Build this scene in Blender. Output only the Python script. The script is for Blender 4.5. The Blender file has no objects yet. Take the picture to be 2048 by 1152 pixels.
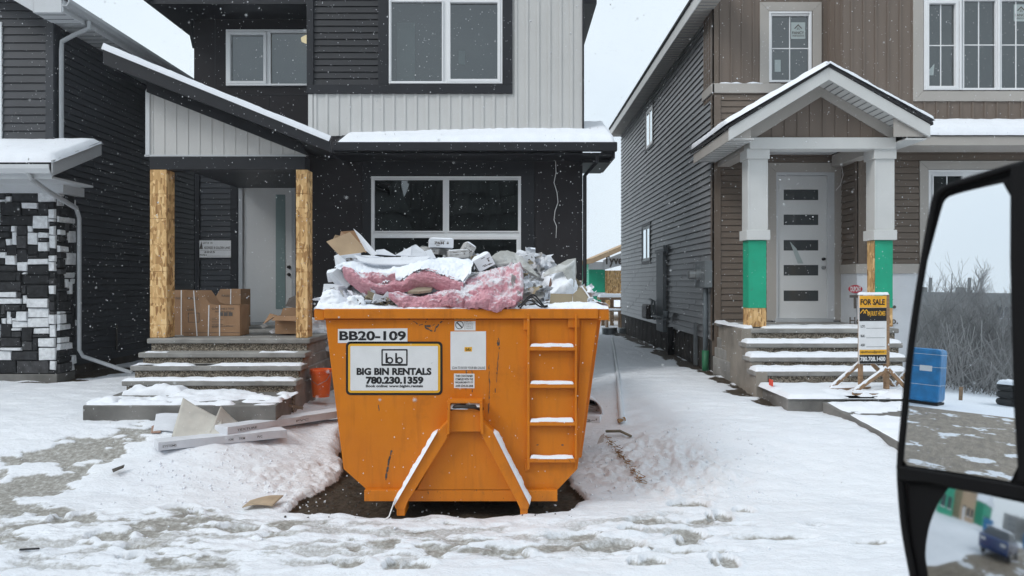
import bpy, bmesh, math, random
import numpy as np
from mathutils import Vector, Matrix, noise
R = math.radians
random.seed(7)
S = bpy.context.scene
COL = S.collection

# ---------------------------------------------------------------- camera, sky, sun, exposure
F, CX, CY, H = 1480.0, 1024.0, 565.0, 1.96      # focal length in px of the 2048 px photo, horizon row, eye height
cam = bpy.data.cameras.new('camera'); camo = bpy.data.objects.new('camera', cam); COL.objects.link(camo)
camo.location = (0, 0, H); camo.rotation_euler = (R(90), 0, 0)
cam.sensor_width = 36; cam.lens = 36*F/2048; cam.shift_y = -(576-CY)/2048
cam.clip_start = 0.05; cam.clip_end = 2000
cam.dof.use_dof = True; cam.dof.focus_distance = 8.5; cam.dof.aperture_fstop = 7.5
S.camera = camo
wd = bpy.data.worlds.new('World'); S.world = wd; wd.use_nodes = True
nt = wd.node_tree; bg = nt.nodes['Background']
sky = nt.nodes.new('ShaderNodeTexSky'); sky.sky_type = 'NISHITA'; sky.sun_disc = False
sky.sun_elevation = R(42); sky.sun_rotation = R(236); sky.dust_density = 6; sky.ozone_density = 1
mx = nt.nodes.new('ShaderNodeMix'); mx.data_type = 'RGBA'; mx.inputs[0].default_value = 0.93
nt.links.new(sky.outputs[0], mx.inputs[6]); mx.inputs[7].default_value = (7.25, 8.05, 8.65, 1)   # overcast cloud deck
cn = nt.nodes.new('ShaderNodeTexNoise'); cn.inputs['Scale'].default_value = 2.2; cn.inputs['Detail'].default_value = 5; ct = nt.nodes.new('ShaderNodeTexCoord'); nt.links.new(ct.outputs['Generated'], cn.inputs[0])
cr = nt.nodes.new('ShaderNodeValToRGB'); nt.links.new(cn.outputs[0], cr.inputs[0]); cr.color_ramp.elements[0].position = .3; cr.color_ramp.elements[1].position = .72; cr.color_ramp.elements[0].color = (.88, .91, .945, 1); cr.color_ramp.elements[1].color = (1.06, 1.05, 1.03, 1)
cm = nt.nodes.new('ShaderNodeMix'); cm.data_type = 'RGBA'; cm.blend_type = 'MULTIPLY'; cm.inputs[0].default_value = 1; nt.links.new(mx.outputs[2], cm.inputs[6]); nt.links.new(cr.outputs[0], cm.inputs[7]); nt.links.new(cm.outputs[2], bg.inputs[0]); bg.inputs[1].default_value = 0.116
sl = bpy.data.lights.new('sun', 'SUN'); sl.energy = 1.15; sl.angle = R(18); sl.color = (1, .985, .97)
so = bpy.data.objects.new('sun', sl); COL.objects.link(so)
_az = R(236); _d = Vector((math.sin(_az)*math.cos(R(42)), math.cos(_az)*math.cos(R(42)), math.sin(R(42))))
so.rotation_euler = _d.to_track_quat('Z', 'Y').to_euler()
S.view_settings.view_transform = 'Standard'; S.view_settings.look = 'None'
S.view_settings.exposure = 0.15; S.view_settings.gamma = 1
S.cycles.max_bounces = 6; S.cycles.transparent_max_bounces = 8

# ---------------------------------------------------------------- helpers
def X(x, Y): return (x-CX)/F*Y
def Z(y, Y): return H-(y-CY)/F*Y
def P(x, y, Y): return Vector((X(x, Y), Y, Z(y, Y)))
OFF = {}
def tag(o, label=None, cat=None, group=None, kind=None):
    if label: o['label'] = label
    if cat: o['category'] = cat
    if group: o['group'] = group
    if kind: o['kind'] = kind
    return o
def thing(name, label, cat, loc, group=None):
    o = bpy.data.objects.new(name, None); COL.objects.link(o); o.empty_display_size = .2
    o.location = loc; OFF[o.name] = Vector(loc)
    return tag(o, label, cat, group)
class MB:
    def __init__(s, M=None): s.v = []; s.f = []; s.m = []; s.M = M or Matrix.Identity(4)
    def add(s, pts, faces, mi=0):
        b = len(s.v); s.v += [s.M @ Vector(p) for p in pts]
        for f in faces: s.f.append([b+i for i in f]); s.m.append(mi)
    def quad(s, a, b, c, d, mi=0): s.add([a, b, c, d], [(0, 1, 2, 3)], mi)
    def poly(s, pts, mi=0): s.add(pts, [tuple(range(len(pts)))], mi)
    def box(s, x0, x1, y0, y1, z0, z1, mi=0):
        s.add([(x0,y0,z0),(x1,y0,z0),(x1,y1,z0),(x0,y1,z0),(x0,y0,z1),(x1,y0,z1),(x1,y1,z1),(x0,y1,z1)],
              [(0,3,2,1),(4,5,6,7),(0,1,5,4),(1,2,6,5),(2,3,7,6),(3,0,4,7)], mi)
    def prism(s, pts, d, mi=0):            # closed polygon pushed along vector d
        n = len(pts); d = Vector(d); q = [Vector(p) for p in pts]
        s.add(q+[p+d for p in q], [tuple(range(n-1, -1, -1)), tuple(range(n, 2*n))]+[(i, (i+1) % n, n+(i+1) % n, n+i) for i in range(n)], mi)
    def tube(s, pts, r, seg=8, mi=0, cap=True, flat=None):
        pts = [Vector(p) for p in pts]; rs = r if isinstance(r, (list, tuple)) else [r]*len(pts)
        vs = []; up = None
        for i, p in enumerate(pts):
            t = (pts[min(i+1, len(pts)-1)]-pts[max(i-1, 0)]).normalized()
            if up is None: up = Vector((0, 0, 1)) if abs(t.z) < .9 else Vector((0, 1, 0))
            a = t.cross(up)
            if a.length < 1e-4: a = t.orthogonal()
            a.normalize(); b = a.cross(t).normalized(); up = b
            for k in range(seg):
                w = 2*math.pi*(k+.5)/seg
                vs.append(p+(a*math.cos(w)*(flat or 1)+b*math.sin(w))*rs[i])
        n = len(pts); fs = []
        for i in range(n-1):
            for k in range(seg):
                fs.append((i*seg+k, i*seg+(k+1) % seg, (i+1)*seg+(k+1) % seg, (i+1)*seg+k))
        if cap: fs += [tuple(range(seg-1, -1, -1)), tuple(range((n-1)*seg, n*seg))]
        s.add(vs, fs, mi)
    def build(s, name, mats, parent=None, smooth=False, bevel=0, weld=False, sub=0, disp=None, recalc=True):
        me = bpy.data.meshes.new(name)
        if parent is not None: off = OFF[parent.name]
        else:
            A = np.array([tuple(p) for p in s.v]); lo = A.min(0); hi = A.max(0)
            off = Vector(((lo[0]+hi[0])/2, (lo[1]+hi[1])/2, lo[2]))
        me.from_pydata([tuple(p-off) for p in s.v], [], s.f)
        if not isinstance(mats, (list, tuple)): mats = [mats]
        for m in mats: me.materials.append(m)
        me.polygons.foreach_set('material_index', s.m)
        if recalc or weld:
            bm = bmesh.new(); bm.from_mesh(me)
            if weld: bmesh.ops.remove_doubles(bm, verts=bm.verts, dist=1e-4)
            bmesh.ops.recalc_face_normals(bm, faces=bm.faces); bm.to_mesh(me); bm.free()
        if smooth: me.polygons.foreach_set('use_smooth', [True]*len(me.polygons))
        o = bpy.data.objects.new(name, me); COL.objects.link(o); OFF[o.name] = off
        if parent is not None: o.parent = parent
        else: o.location = off
        if bevel:
            b = o.modifiers.new('bevel', 'BEVEL'); b.width = bevel; b.segments = 2; b.limit_method = 'ANGLE'; b.angle_limit = R(40)
        if sub:
            b = o.modifiers.new('sub', 'SUBSURF'); b.levels = sub; b.render_levels = sub
        return o
def frame(origin, u, n):
    u = Vector(u); n = Vector(n); M = Matrix.Identity(4)
    for i in range(3): M[i][0] = u[i]; M[i][1] = n[i]; M[i][2] = (0, 0, 1)[i]; M[i][3] = origin[i]
    return M
def front(Y): return frame((0, Y, 0), (1, 0, 0), (0, -1, 0))     # (x, out, z) on a wall facing the street
def sideL(x): return frame((x, 0, 0), (0, 1, 0), (-1, 0, 0))     # wall facing -X
def sideR(x): return frame((x, 0, 0), (0, 1, 0), (1, 0, 0))      # wall facing +X
def rot(c, rx=0, ry=0, rz=0): return Matrix.Translation(Vector(c)) @ Matrix.Rotation(R(rz), 4, 'Z') @ Matrix.Rotation(R(ry), 4, 'Y') @ Matrix.Rotation(R(rx), 4, 'X')

# value noise in numpy
_rng = np.random.RandomState(11); _L = _rng.rand(256, 256)
def vn(x, y, sc, sd=0):
    x = np.asarray(x)/sc+sd*17.3; y = np.asarray(y)/sc+sd*9.1
    xi = np.floor(x).astype(int); yi = np.floor(y).astype(int); fx = x-xi; fy = y-yi
    fx = fx*fx*(3-2*fx); fy = fy*fy*(3-2*fy); g = lambda a, b: _L[a & 255, b & 255]
    return (g(xi, yi)*(1-fx)+g(xi+1, yi)*fx)*(1-fy)+(g(xi, yi+1)*(1-fx)+g(xi+1, yi+1)*fx)*fy
def fbm(x, y, sc, o=4, sd=0):
    r = 0; a = .5; t = 0
    for i in range(o): r = r+a*vn(x, y, sc/2**i, sd+i); t += a; a *= .5
    return r/t
def sst(a, b, x):
    t = np.clip((x-a)/(b-a), 0, 1); return t*t*(3-2*t)

# ---------------------------------------------------------------- materials
def srgb(r, g, b):
    return tuple(((c/255+.055)/1.055)**2.4 if c > 10 else c/255/12.92 for c in (r, g, b))
def mat(name, col, rough=.7, metal=0, var=.12, vs=3.0, bump=.15, bs=60, spec=.4, stretch=None, col2=None, thr=None, ts=6, coat=0):
    m = bpy.data.materials.new(name); m.use_nodes = True; t = m.node_tree; N = t.nodes; L = t.links
    b = N['Principled BSDF']; b.inputs['Roughness'].default_value = rough; b.inputs['Metallic'].default_value = metal
    b.inputs['Specular IOR Level'].default_value = spec
    if coat: b.inputs['Coat Weight'].default_value = coat
    tc = N.new('ShaderNodeTexCoord'); mp = N.new('ShaderNodeMapping'); L.new(tc.outputs['Object'], mp.inputs[0])
    if stretch: mp.inputs['Scale'].default_value = stretch
    n1 = N.new('ShaderNodeTexNoise'); n1.inputs['Scale'].default_value = vs; n1.inputs['Detail'].default_value = 5; L.new(mp.outputs[0], n1.inputs[0])
    r = N.new('ShaderNodeValToRGB'); L.new(n1.outputs[0], r.inputs[0])
    r.color_ramp.elements[0].position = .3; r.color_ramp.elements[1].position = .7
    r.color_ramp.elements[0].color = tuple(c*(1-var) for c in col)+(1,); r.color_ramp.elements[1].color = tuple(min(1, c*(1+var)) for c in col)+(1,)
    out = r.outputs[0]
    if col2:
        n3 = N.new('ShaderNodeTexNoise'); n3.inputs['Scale'].default_value = ts; n3.inputs['Detail'].default_value = 6; n3.inputs['Roughness'].default_value = .65; L.new(mp.outputs[0], n3.inputs[0])
        r2 = N.new('ShaderNodeValToRGB'); L.new(n3.outputs[0], r2.inputs[0]); r2.color_ramp.elements[0].position = thr; r2.color_ramp.elements[1].position = thr+.04
        mi = N.new('ShaderNodeMix'); mi.data_type = 'RGBA'; L.new(r2.outputs[0], mi.inputs[0]); L.new(out, mi.inputs[6]); mi.inputs[7].default_value = col2+(1,); out = mi.outputs[2]
    L.new(out, b.inputs['Base Color'])
    if bump:
        n2 = N.new('ShaderNodeTexNoise'); n2.inputs['Scale'].default_value = bs; n2.inputs['Detail'].default_value = 4; L.new(mp.outputs[0], n2.inputs[0])
        bp = N.new('ShaderNodeBump'); bp.inputs['Strength'].default_value = bump; bp.inputs['Distance'].default_value = .01
        L.new(n2.outputs[0], bp.inputs['Height']); L.new(bp.outputs[0], b.inputs['Normal'])
    return m
snow = mat('snow', (.84, .87, .92), .65, var=.03, vs=5, bump=.5, bs=35, spec=.25)
char_lap = mat('charcoal_vinyl_siding', (.042, .046, .054), .5, var=.15, vs=2, bump=.1, bs=120)
char_side = mat('charcoal_vinyl_side_siding', (.046, .050, .058), .45, var=.15, vs=1.2, bump=.1, bs=120)
black_trim = mat('black_metal_trim', (.014, .015, .019), .45, var=.15, bump=.05)
black_panel = mat('black_stucco_panel', (.021, .019, .0215), .8, var=.15, vs=1.5, bump=.35, bs=160)
black_siding = mat('black_vinyl_siding', (.022, .023, .027), .5, var=.12, bump=.08)
white_panel = mat('light_grey_batten_siding', (.56, .555, .54), .55, var=.04, vs=1.5, bump=.05)
white_frame = mat('white_vinyl_frame', (.78, .79, .80), .4, var=.03, bump=0)
alu = mat('pale_grey_aluminium', (.46, .48, .50), .45, var=.06, bump=.04)
alu_white = mat('white_aluminium_trim', (.60, .62, .64), .45, var=.04, bump=.04)
greige = mat('greige_painted_trim', (.42, .395, .365), .6, var=.05, vs=2, bump=.08)
pale_trim = mat('pale_column_trim', (.62, .63, .62), .55, var=.04, bump=.05)
brown_lap = mat('brown_vinyl_siding', (.150, .117, .092), .5, var=.1, vs=1.5, bump=.1)
brown_bat = mat('brown_batten_siding', (.170, .134, .109), .55, var=.08, vs=1.5, bump=.1, stretch=(4, 4, .6))
grey_side = mat('grey_side_siding', (.165, .165, .170), .36, var=.12, vs=1.2, bump=.08)
dark_found = mat('dark_parged_foundation', (.075, .066, .058), .9, var=.35, vs=3, bump=.4, bs=25)
concrete = mat('concrete', (.27, .265, .25), .85, var=.25, vs=4, bump=.3, bs=60)
concrete_wet = mat('damp_concrete', (.17, .165, .155), .75, var=.35, vs=3, bump=.35, bs=50)
room_m = mat('room_wall', (.19, .20, .205), .9, var=.05, bump=0)
room_d = mat('dark_room_wall', (.06, .06, .06), .9, var=.1, bump=0)
cream_door = mat('pale_grey_door_paint', (.66, .67, .67), .4, var=.03, bump=.03)
wood = mat('raw_lumber', (.30, .19, .11), .8, var=.25, vs=5, stretch=(1, 1, 8), bump=.3)
grey_wood = mat('weathered_lumber', (.28, .23, .17), .85, var=.3, vs=6, bump=.3)
cardb = mat('brown_cardboard', (.33, .20, .115), .85, var=.12, vs=5, bump=.12, bs=40)
cardb_l = mat('tan_cardboard', (.46, .33, .21), .85, var=.12, vs=5, bump=.12, bs=40)
cardb_g = mat('khaki_cardboard', (.30, .25, .17), .85, var=.1, vs=5, bump=.1, bs=40)
cardb_w = mat('white_carton', (.66, .68, .72), .7, var=.08, vs=8, bump=.12, bs=40)
cardb_g2 = mat('damp_grey_carton', (.40, .39, .38), .8, var=.3, vs=14, bump=.3, bs=40)
strap = mat('white_strap', (.8, .8, .8), .4, var=.02, bump=0)
ink = mat('black_ink', (.012, .012, .014), .5, var=.1, bump=0)
ink_soft = mat('faded_ink', (.10, .085, .075), .7, var=.1, bump=0)
ink_red = mat('red_ink', (.45, .03, .05), .6, var=.1, bump=0)
ink_yel = mat('yellow_ink', (.80, .42, .03), .5, var=.05, bump=0)
sticker = mat('white_sticker', (.76, .77, .78), .35, var=.04, vs=8, bump=.03)
def bin_paint(name, worn):
    m = bpy.data.materials.new(name); m.use_nodes = True; t = m.node_tree; N = t.nodes; L = t.links; b = N['Principled BSDF']; b.inputs['Specular IOR Level'].default_value = .4
    tc = N.new('ShaderNodeTexCoord')
    def no(sc, st, de=6, ro=.6):
        mp = N.new('ShaderNodeMapping'); mp.inputs['Scale'].default_value = st; L.new(tc.outputs['Object'], mp.inputs[0]); n = N.new('ShaderNodeTexNoise'); n.inputs['Scale'].default_value = sc; n.inputs['Detail'].default_value = de; n.inputs['Roughness'].default_value = ro; L.new(mp.outputs[0], n.inputs[0]); return n.outputs[0]
    def ra(src, p0, p1, c0, c1):
        r = N.new('ShaderNodeValToRGB'); L.new(src, r.inputs[0]); e = r.color_ramp.elements; e[0].position = p0; e[1].position = p1; e[0].color = c0+(1,); e[1].color = c1+(1,); return r.outputs[0]
    def mi(f, a, c):
        x = N.new('ShaderNodeMix'); x.data_type = 'RGBA'; L.new(f, x.inputs[0]); L.new(a, x.inputs[6]); x.inputs[7].default_value = c+(1,); return x.outputs[2]
    base = ra(no(1.3, (1, 1, 1)), .3, .7, (.60, .17, .005), (.69, .215, .008))
    g_ = lambda v: (v, v, v)
    c = mi(ra(no(5, (3, 3, .35), 7), .52, .80, g_(0), g_(.42)), base, (.30, .085, .012))        # run-down grime
    c = mi(ra(no(2.2, (1, 1, 1), 8, .7), .56, .70, g_(0), g_(.5)), c, (.36, .11, .012))
    c = mi(ra(no(26, (1, 1, .7), 8, .75), .70 if not worn else .60, .74 if not worn else .64, g_(0), g_(.9)), c, (.09, .045, .025))   # rust chips
    L.new(c, b.inputs['Base Color']); r = ra(no(4, (1, 1, .5)), .3, .7, g_(.34), g_(.6)); L.new(r, b.inputs['Roughness'])
    b1 = N.new('ShaderNodeBump'); b1.inputs['Strength'].default_value = .6; b1.inputs['Distance'].default_value = .05; L.new(no(1.8, (1, 1, 1), 2), b1.inputs['Height'])
    b2 = N.new('ShaderNodeBump'); b2.inputs['Strength'].default_value = .15; b2.inputs['Distance'].default_value = .005; L.new(no(40, (1, 1, 1), 4), b2.inputs['Height']); L.new(b1.outputs[0], b2.inputs['Normal']); L.new(b2.outputs[0], b.inputs['Normal']); return m
orange = bin_paint('orange_bin_paint', False)
orange_worn = bin_paint('scuffed_orange_paint', True)
steel_dark = mat('dark_worn_steel', (.06, .05, .045), .5, metal=.6, var=.4, vs=12, bump=.3)
scratch_m = mat('scratched_to_steel', (.07, .065, .06), .6, var=.5, vs=30, bump=.3)
galv = mat('galvanised_steel', (.40, .42, .43), .38, metal=.8, var=.15, vs=6, bump=.1)
grey_box = mat('grey_meter_paint', (.17, .19, .20), .5, var=.1, bump=.05)
pipe_g = mat('grey_conduit', (.16, .19, .21), .5, var=.1, bump=.05)
green_pvc = mat('green_pipe', (.03, .16, .08), .5, var=.2, bump=.05)
green_sh = mat('green_sheathing', (.014, .36, .21), .55, var=.1, vs=4, bump=.08, col2=(.03, .30, .19), thr=.62, ts=12)
bucket_m = mat('red_orange_plastic', (.80, .15, .03), .35, var=.08, vs=12, bump=.05, spec=.5, col2=(.62, .22, .16), thr=.62, ts=14)
wrap_m = mat('white_house_wrap', (.66, .69, .73), .5, var=.05, vs=3, bump=.5, bs=5)
black_pl = mat('black_plastic', (.006, .006, .007), .6, var=.1, bump=.05, spec=.15)
cable_m = mat('black_cable', (.012, .012, .013), .5, var=.1, bump=0)
blue_m = mat('blue_wrap', (.015, .20, .46), .4, var=.25, vs=3, bump=1, bs=4)
bark = mat('grey_bark', (.10, .095, .09), .9, var=.3, bump=.3)
brush_m = mat('frosted_twigs', (.27, .26, .25), .9, var=.5, vs=.5, bump=.3)
far_wall = mat('grey_apartment_wall', (.22, .22, .21), .9, var=.08, bump=.1)
far_win = mat('dark_window_glass', (.05, .06, .07), .2, var=.1, bump=0)
shingle = mat('asphalt_shingle', (.03, .03, .032), .9, var=.3, vs=40, bump=.5)
straw = mat('straw', (.34, .20, .09), .9, var=.3, bump=.2)
car_blue = mat('dark_blue_car_paint', (.015, .045, .16), .25, var=.05, bump=0, coat=.6)
tyre_m = mat('tyre_rubber', (.02, .02, .02), .85, var=.1, bump=.1)
red_tape = mat('red_marking_tape', (.8, .08, .04), .5, var=.05, bump=0)
sign_or = mat('sign_orange', (.85, .42, .03), .45, var=.15, vs=6, bump=0)
warm_lamp = mat('warm_lamp', (.9, .8, .6), .5, bump=0)
warm_lamp.node_tree.nodes['Principled BSDF'].inputs['Emission Color'].default_value = (1, .75, .4, 1)
warm_lamp.node_tree.nodes['Principled BSDF'].inputs['Emission Strength'].default_value = 1.2
sticker_dull = mat('pale_paper_behind_glass', (.40, .46, .46), .8, var=.05, bump=0)
teal_glass = mat('frosted_door_glass', (.22, .30, .30), .25, var=.08, bump=0, spec=.6)
dark_lite = mat('dark_door_glass', (.055, .062, .066), .12, var=.05, bump=0, spec=.7)

def glass_mat(name, refl, tint):
    m = bpy.data.materials.new(name); m.use_nodes = True; t = m.node_tree; N = t.nodes; L = t.links
    N.remove(N['Principled BSDF']); o = N['Material Output']
    g = N.new('ShaderNodeBsdfGlossy'); g.inputs['Roughness'].default_value = .012; g.inputs[0].default_value = (.93, .98, 1, 1)
    n = N.new('ShaderNodeTexNoise'); n.inputs['Scale'].default_value = 1.1; bp = N.new('ShaderNodeBump'); bp.inputs['Strength'].default_value = .18; bp.inputs['Distance'].default_value = .006
    tc = N.new('ShaderNodeTexCoord'); L.new(tc.outputs['Object'], n.inputs[0]); L.new(n.outputs[0], bp.inputs['Height']); L.new(bp.outputs[0], g.inputs['Normal'])
    tr = N.new('ShaderNodeBsdfTransparent'); tr.inputs[0].default_value = tint+(1,)
    lw = N.new('ShaderNodeFresnel'); lw.inputs[0].default_value = 1.5
    ma = N.new('ShaderNodeMath'); ma.operation = 'ADD'; ma.inputs[1].default_value = refl-.04; L.new(lw.outputs[0], ma.inputs[0])
    mi = N.new('ShaderNodeMixShader'); L.new(ma.outputs[0], mi.inputs[0]); L.new(tr.outputs[0], mi.inputs[1]); L.new(g.outputs[0], mi.inputs[2]); L.new(mi.outputs[0], o.inputs[0])
    return m
glass = glass_mat('window_glass', .13, (.45, .50, .49))
glass_d = glass_mat('dark_window_pane', .15, (.25, .28, .28))

def osb_mat():
    m = bpy.data.materials.new('oriented_strand_board'); m.use_nodes = True; t = m.node_tree; N = t.nodes; L = t.links; b = N['Principled BSDF']; b.inputs['Roughness'].default_value = .75
    tc = N.new('ShaderNodeTexCoord'); nz = N.new('ShaderNodeTexNoise'); nz.inputs['Scale'].default_value = 5; L.new(tc.outputs['Object'], nz.inputs[0])
    outs = []
    for ang, sd in ((60, 0), (-50, 3), (100, 7)):
        mp = N.new('ShaderNodeMapping'); mp.inputs['Rotation'].default_value = (0, R(ang), R(ang*.4)); mp.inputs['Scale'].default_value = (34, 20, 8); mp.inputs['Location'].default_value = (sd, sd, sd)
        L.new(tc.outputs['Object'], mp.inputs[0]); v = N.new('ShaderNodeTexVoronoi'); v.inputs['Scale'].default_value = 1; L.new(mp.outputs[0], v.inputs[0]); outs.append(v)
    sel = N.new('ShaderNodeTexVoronoi'); sel.inputs['Scale'].default_value = 9; L.new(tc.outputs['Object'], sel.inputs[0])
    sp = N.new('ShaderNodeSeparateColor'); L.new(sel.outputs['Color'], sp.inputs[0])
    g1 = N.new('ShaderNodeMath'); g1.operation = 'GREATER_THAN'; g1.inputs[1].default_value = .38; L.new(sp.outputs[0], g1.inputs[0])
    g2 = N.new('ShaderNodeMath'); g2.operation = 'GREATER_THAN'; g2.inputs[1].default_value = .55; L.new(sp.outputs[1], g2.inputs[0])
    m1 = N.new('ShaderNodeMix'); m1.data_type = 'RGBA'; L.new(g1.outputs[0], m1.inputs[0]); L.new(outs[0].outputs['Color'], m1.inputs[6]); L.new(outs[1].outputs['Color'], m1.inputs[7])
    m2 = N.new('ShaderNodeMix'); m2.data_type = 'RGBA'; L.new(g2.outputs[0], m2.inputs[0]); L.new(m1.outputs[2], m2.inputs[6]); L.new(outs[2].outputs['Color'], m2.inputs[7])
    bw = N.new('ShaderNodeSeparateColor'); L.new(m2.outputs[2], bw.inputs[0])
    r = N.new('ShaderNodeValToRGB'); L.new(bw.outputs[0], r.inputs[0]); e = r.color_ramp.elements
    e[0].position = 0; e[0].color = (.30, .15, .05, 1); e[1].position = 1; e[1].color = (.85, .60, .30, 1)
    a = e.new(.35); a.color = (.56, .33, .13, 1); a = e.new(.7); a.color = (.70, .45, .20, 1)
    L.new(r.outputs[0], b.inputs['Base Color'])
    bp = N.new('ShaderNodeBump'); bp.inputs['Strength'].default_value = .3; bp.inputs['Distance'].default_value = .004; L.new(bw.outputs[1], bp.inputs['Height']); L.new(bp.outputs[0], b.inputs['Normal'])
    return m
osb = osb_mat()
def agg_mat():
    m = mat('exposed_aggregate_concrete', (.20, .175, .14), .85, var=.2, vs=5, bump=0); t = m.node_tree; N = t.nodes; L = t.links; b = N['Principled BSDF']
    tc = N.new('ShaderNodeTexCoord'); v = N.new('ShaderNodeTexVoronoi'); v.inputs['Scale'].default_value = 75; L.new(tc.outputs['Object'], v.inputs[0])
    sp = N.new('ShaderNodeSeparateColor'); L.new(v.outputs['Color'], sp.inputs[0]); r = N.new('ShaderNodeValToRGB'); L.new(sp.outputs[0], r.inputs[0])
    e = r.color_ramp.elements; e[0].color = (.05, .042, .033, 1); e[1].color = (.42, .37, .30, 1); a = e.new(.5); a.color = (.17, .145, .11, 1)
    L.new(r.outputs[0], b.inputs['Base Color']); bp = N.new('ShaderNodeBump'); bp.inputs['Strength'].default_value = .6; bp.inputs['Distance'].default_value = .006; bp.invert = True
    L.new(v.outputs['Distance'], bp.inputs['Height']); L.new(bp.outputs[0], b.inputs['Normal']); return m
aggregate = agg_mat()
def pink_mat(name, amt, thr):
    m = bpy.data.materials.new(name); m.use_nodes = True; t = m.node_tree; N = t.nodes; L = t.links; b = N['Principled BSDF']; b.inputs['Roughness'].default_value = .95; b.inputs['Specular IOR Level'].default_value = .1
    tc = N.new('ShaderNodeTexCoord'); mp = N.new('ShaderNodeMapping'); mp.inputs['Scale'].default_value = (1, 1, 3.2); L.new(tc.outputs['Object'], mp.inputs[0])
    n = N.new('ShaderNodeTexNoise'); n.inputs['Scale'].default_value = 17; n.inputs['Detail'].default_value = 10; n.inputs['Roughness'].default_value = .82; n.inputs['Distortion'].default_value = .8; L.new(mp.outputs[0], n.inputs[0])
    r = N.new('ShaderNodeValToRGB'); L.new(n.outputs[0], r.inputs[0]); e = r.color_ramp.elements; e[0].position = .3; e[0].color = (.52, .19, .24, 1); e[1].position = .72; e[1].color = (.95, .58, .64, 1)
    n2 = N.new('ShaderNodeTexNoise'); n2.inputs['Scale'].default_value = 6; n2.inputs['Detail'].default_value = 9; n2.inputs['Roughness'].default_value = .72; L.new(tc.outputs['Object'], n2.inputs[0])
    ge = N.new('ShaderNodeNewGeometry'); sx = N.new('ShaderNodeSeparateXYZ'); L.new(ge.outputs['Normal'], sx.inputs[0])
    ad = N.new('ShaderNodeMath'); ad.operation = 'MULTIPLY_ADD'; ad.inputs[1].default_value = amt; L.new(sx.outputs[2], ad.inputs[0]); L.new(n2.outputs[0], ad.inputs[2])
    r2 = N.new('ShaderNodeValToRGB'); L.new(ad.outputs[0], r2.inputs[0]); r2.color_ramp.elements[0].position = thr; r2.color_ramp.elements[1].position = thr+.15
    mi = N.new('ShaderNodeMix'); mi.data_type = 'RGBA'; L.new(r2.outputs[0], mi.inputs[0]); L.new(r.outputs[0], mi.inputs[6]); mi.inputs[7].default_value = (.86, .85, .89, 1)
    L.new(mi.outputs[2], b.inputs['Base Color'])
    bp = N.new('ShaderNodeBump'); bp.inputs['Strength'].default_value = 1; bp.inputs['Distance'].default_value = .018; L.new(n.outputs[0], bp.inputs['Height']); L.new(bp.outputs[0], b.inputs['Normal'])
    return m
pink = pink_mat('pink_insulation', .25, .70); pink_s = pink_mat('snowy_pink_insulation', .20, .55)
def plastic_mat():
    m = bpy.data.materials.new('clear_poly_film'); m.use_nodes = True; t = m.node_tree; N = t.nodes; L = t.links; b = N['Principled BSDF']; o = N['Material Output']
    b.inputs['Base Color'].default_value = (.50, .50, .47, 1); b.inputs['Roughness'].default_value = .28
    tc = N.new('ShaderNodeTexCoord'); n = N.new('ShaderNodeTexNoise'); n.inputs['Scale'].default_value = 9; n.inputs['Distortion'].default_value = 2; L.new(tc.outputs['Object'], n.inputs[0])
    bp = N.new('ShaderNodeBump'); bp.inputs['Strength'].default_value = .8; bp.inputs['Distance'].default_value = .02; L.new(n.outputs[0], bp.inputs['Height']); L.new(bp.outputs[0], b.inputs['Normal'])
    tr = N.new('ShaderNodeBsdfTransparent'); mi = N.new('ShaderNodeMixShader'); mi.inputs[0].default_value = .72; L.new(tr.outputs[0], mi.inputs[1]); L.new(b.outputs[0], mi.inputs[2]); L.new(mi.outputs[0], o.inputs[0]); return m
film = plastic_mat()

# ---------------------------------------------------------------- wall surfaces
def _segs(a, b, cuts):
    out = [(a, b)]
    for c, d in cuts:
        n = []
        for s, t in out:
            if d <= s or c >= t: n.append((s, t)); continue
            if c > s: n.append((s, c))
            if d < t: n.append((d, t))
        out = n
    return [(s, t) for s, t in out if t-s > 1e-4]
def lap(mb, u0, u1, v0, v1, course=.115, d=.016, holes=(), mi=0):
    a = v0
    while a < v1-1e-4:
        b = min(a+course, v1); cs = sorted({a, b} | {h for H_ in holes for h in (H_[2], H_[3]) if a < h < b})
        prof = lambda v: d*(1-(v-a)/course)+.001
        for i, (s, t) in enumerate(zip(cs[:-1], cs[1:])):
            m = (s+t)/2
            last = t > b-1e-6 and b-a > .05 and t-s > .03; tt_ = t-.012 if last else t
            for p, q in _segs(u0, u1, [(h[0], h[1]) for h in holes if h[2] < m < h[3]]):
                mb.quad((p, prof(s), s), (q, prof(s), s), (q, prof(tt_), tt_), (p, prof(tt_), tt_), mi)
                if last: mb.quad((p, prof(tt_), tt_), (q, prof(tt_), tt_), (q, -.010, tt_), (p, -.010, tt_), mi); mb.quad((p, -.010, tt_), (q, -.010, tt_), (q, -.010, t), (p, -.010, t), mi); mb.quad((p, -.010, t), (q, -.010, t), (q, .002, t), (p, .002, t), mi)
                if i == 0: mb.quad((p, .001, s), (q, .001, s), (q, prof(s), s), (p, prof(s), s), mi)
        if u1-u0 > 1.5 and b-a > .09:
            k_ = u0+.4+3.1*((a*7.31) % 1)
            while k_ < u1-.3:
                if not any(h[0]-.05 < k_ < h[1]+.05 and h[2]-.1 < a < h[3]+.1 for h in holes): mb.quad((k_, prof(a)+.0035, a+.002), (k_+.03, prof(a)+.001, a+.002), (k_+.03, prof(b-.014)+.001, b-.014), (k_, prof(b-.014)+.0035, b-.014), mi); mb.quad((k_, prof(a), a+.002), (k_, prof(a)+.0035, a+.002), (k_, prof(b-.014)+.0035, b-.014), (k_, prof(b-.014), b-.014), mi)
                k_ += 3.1
        a = b
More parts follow.
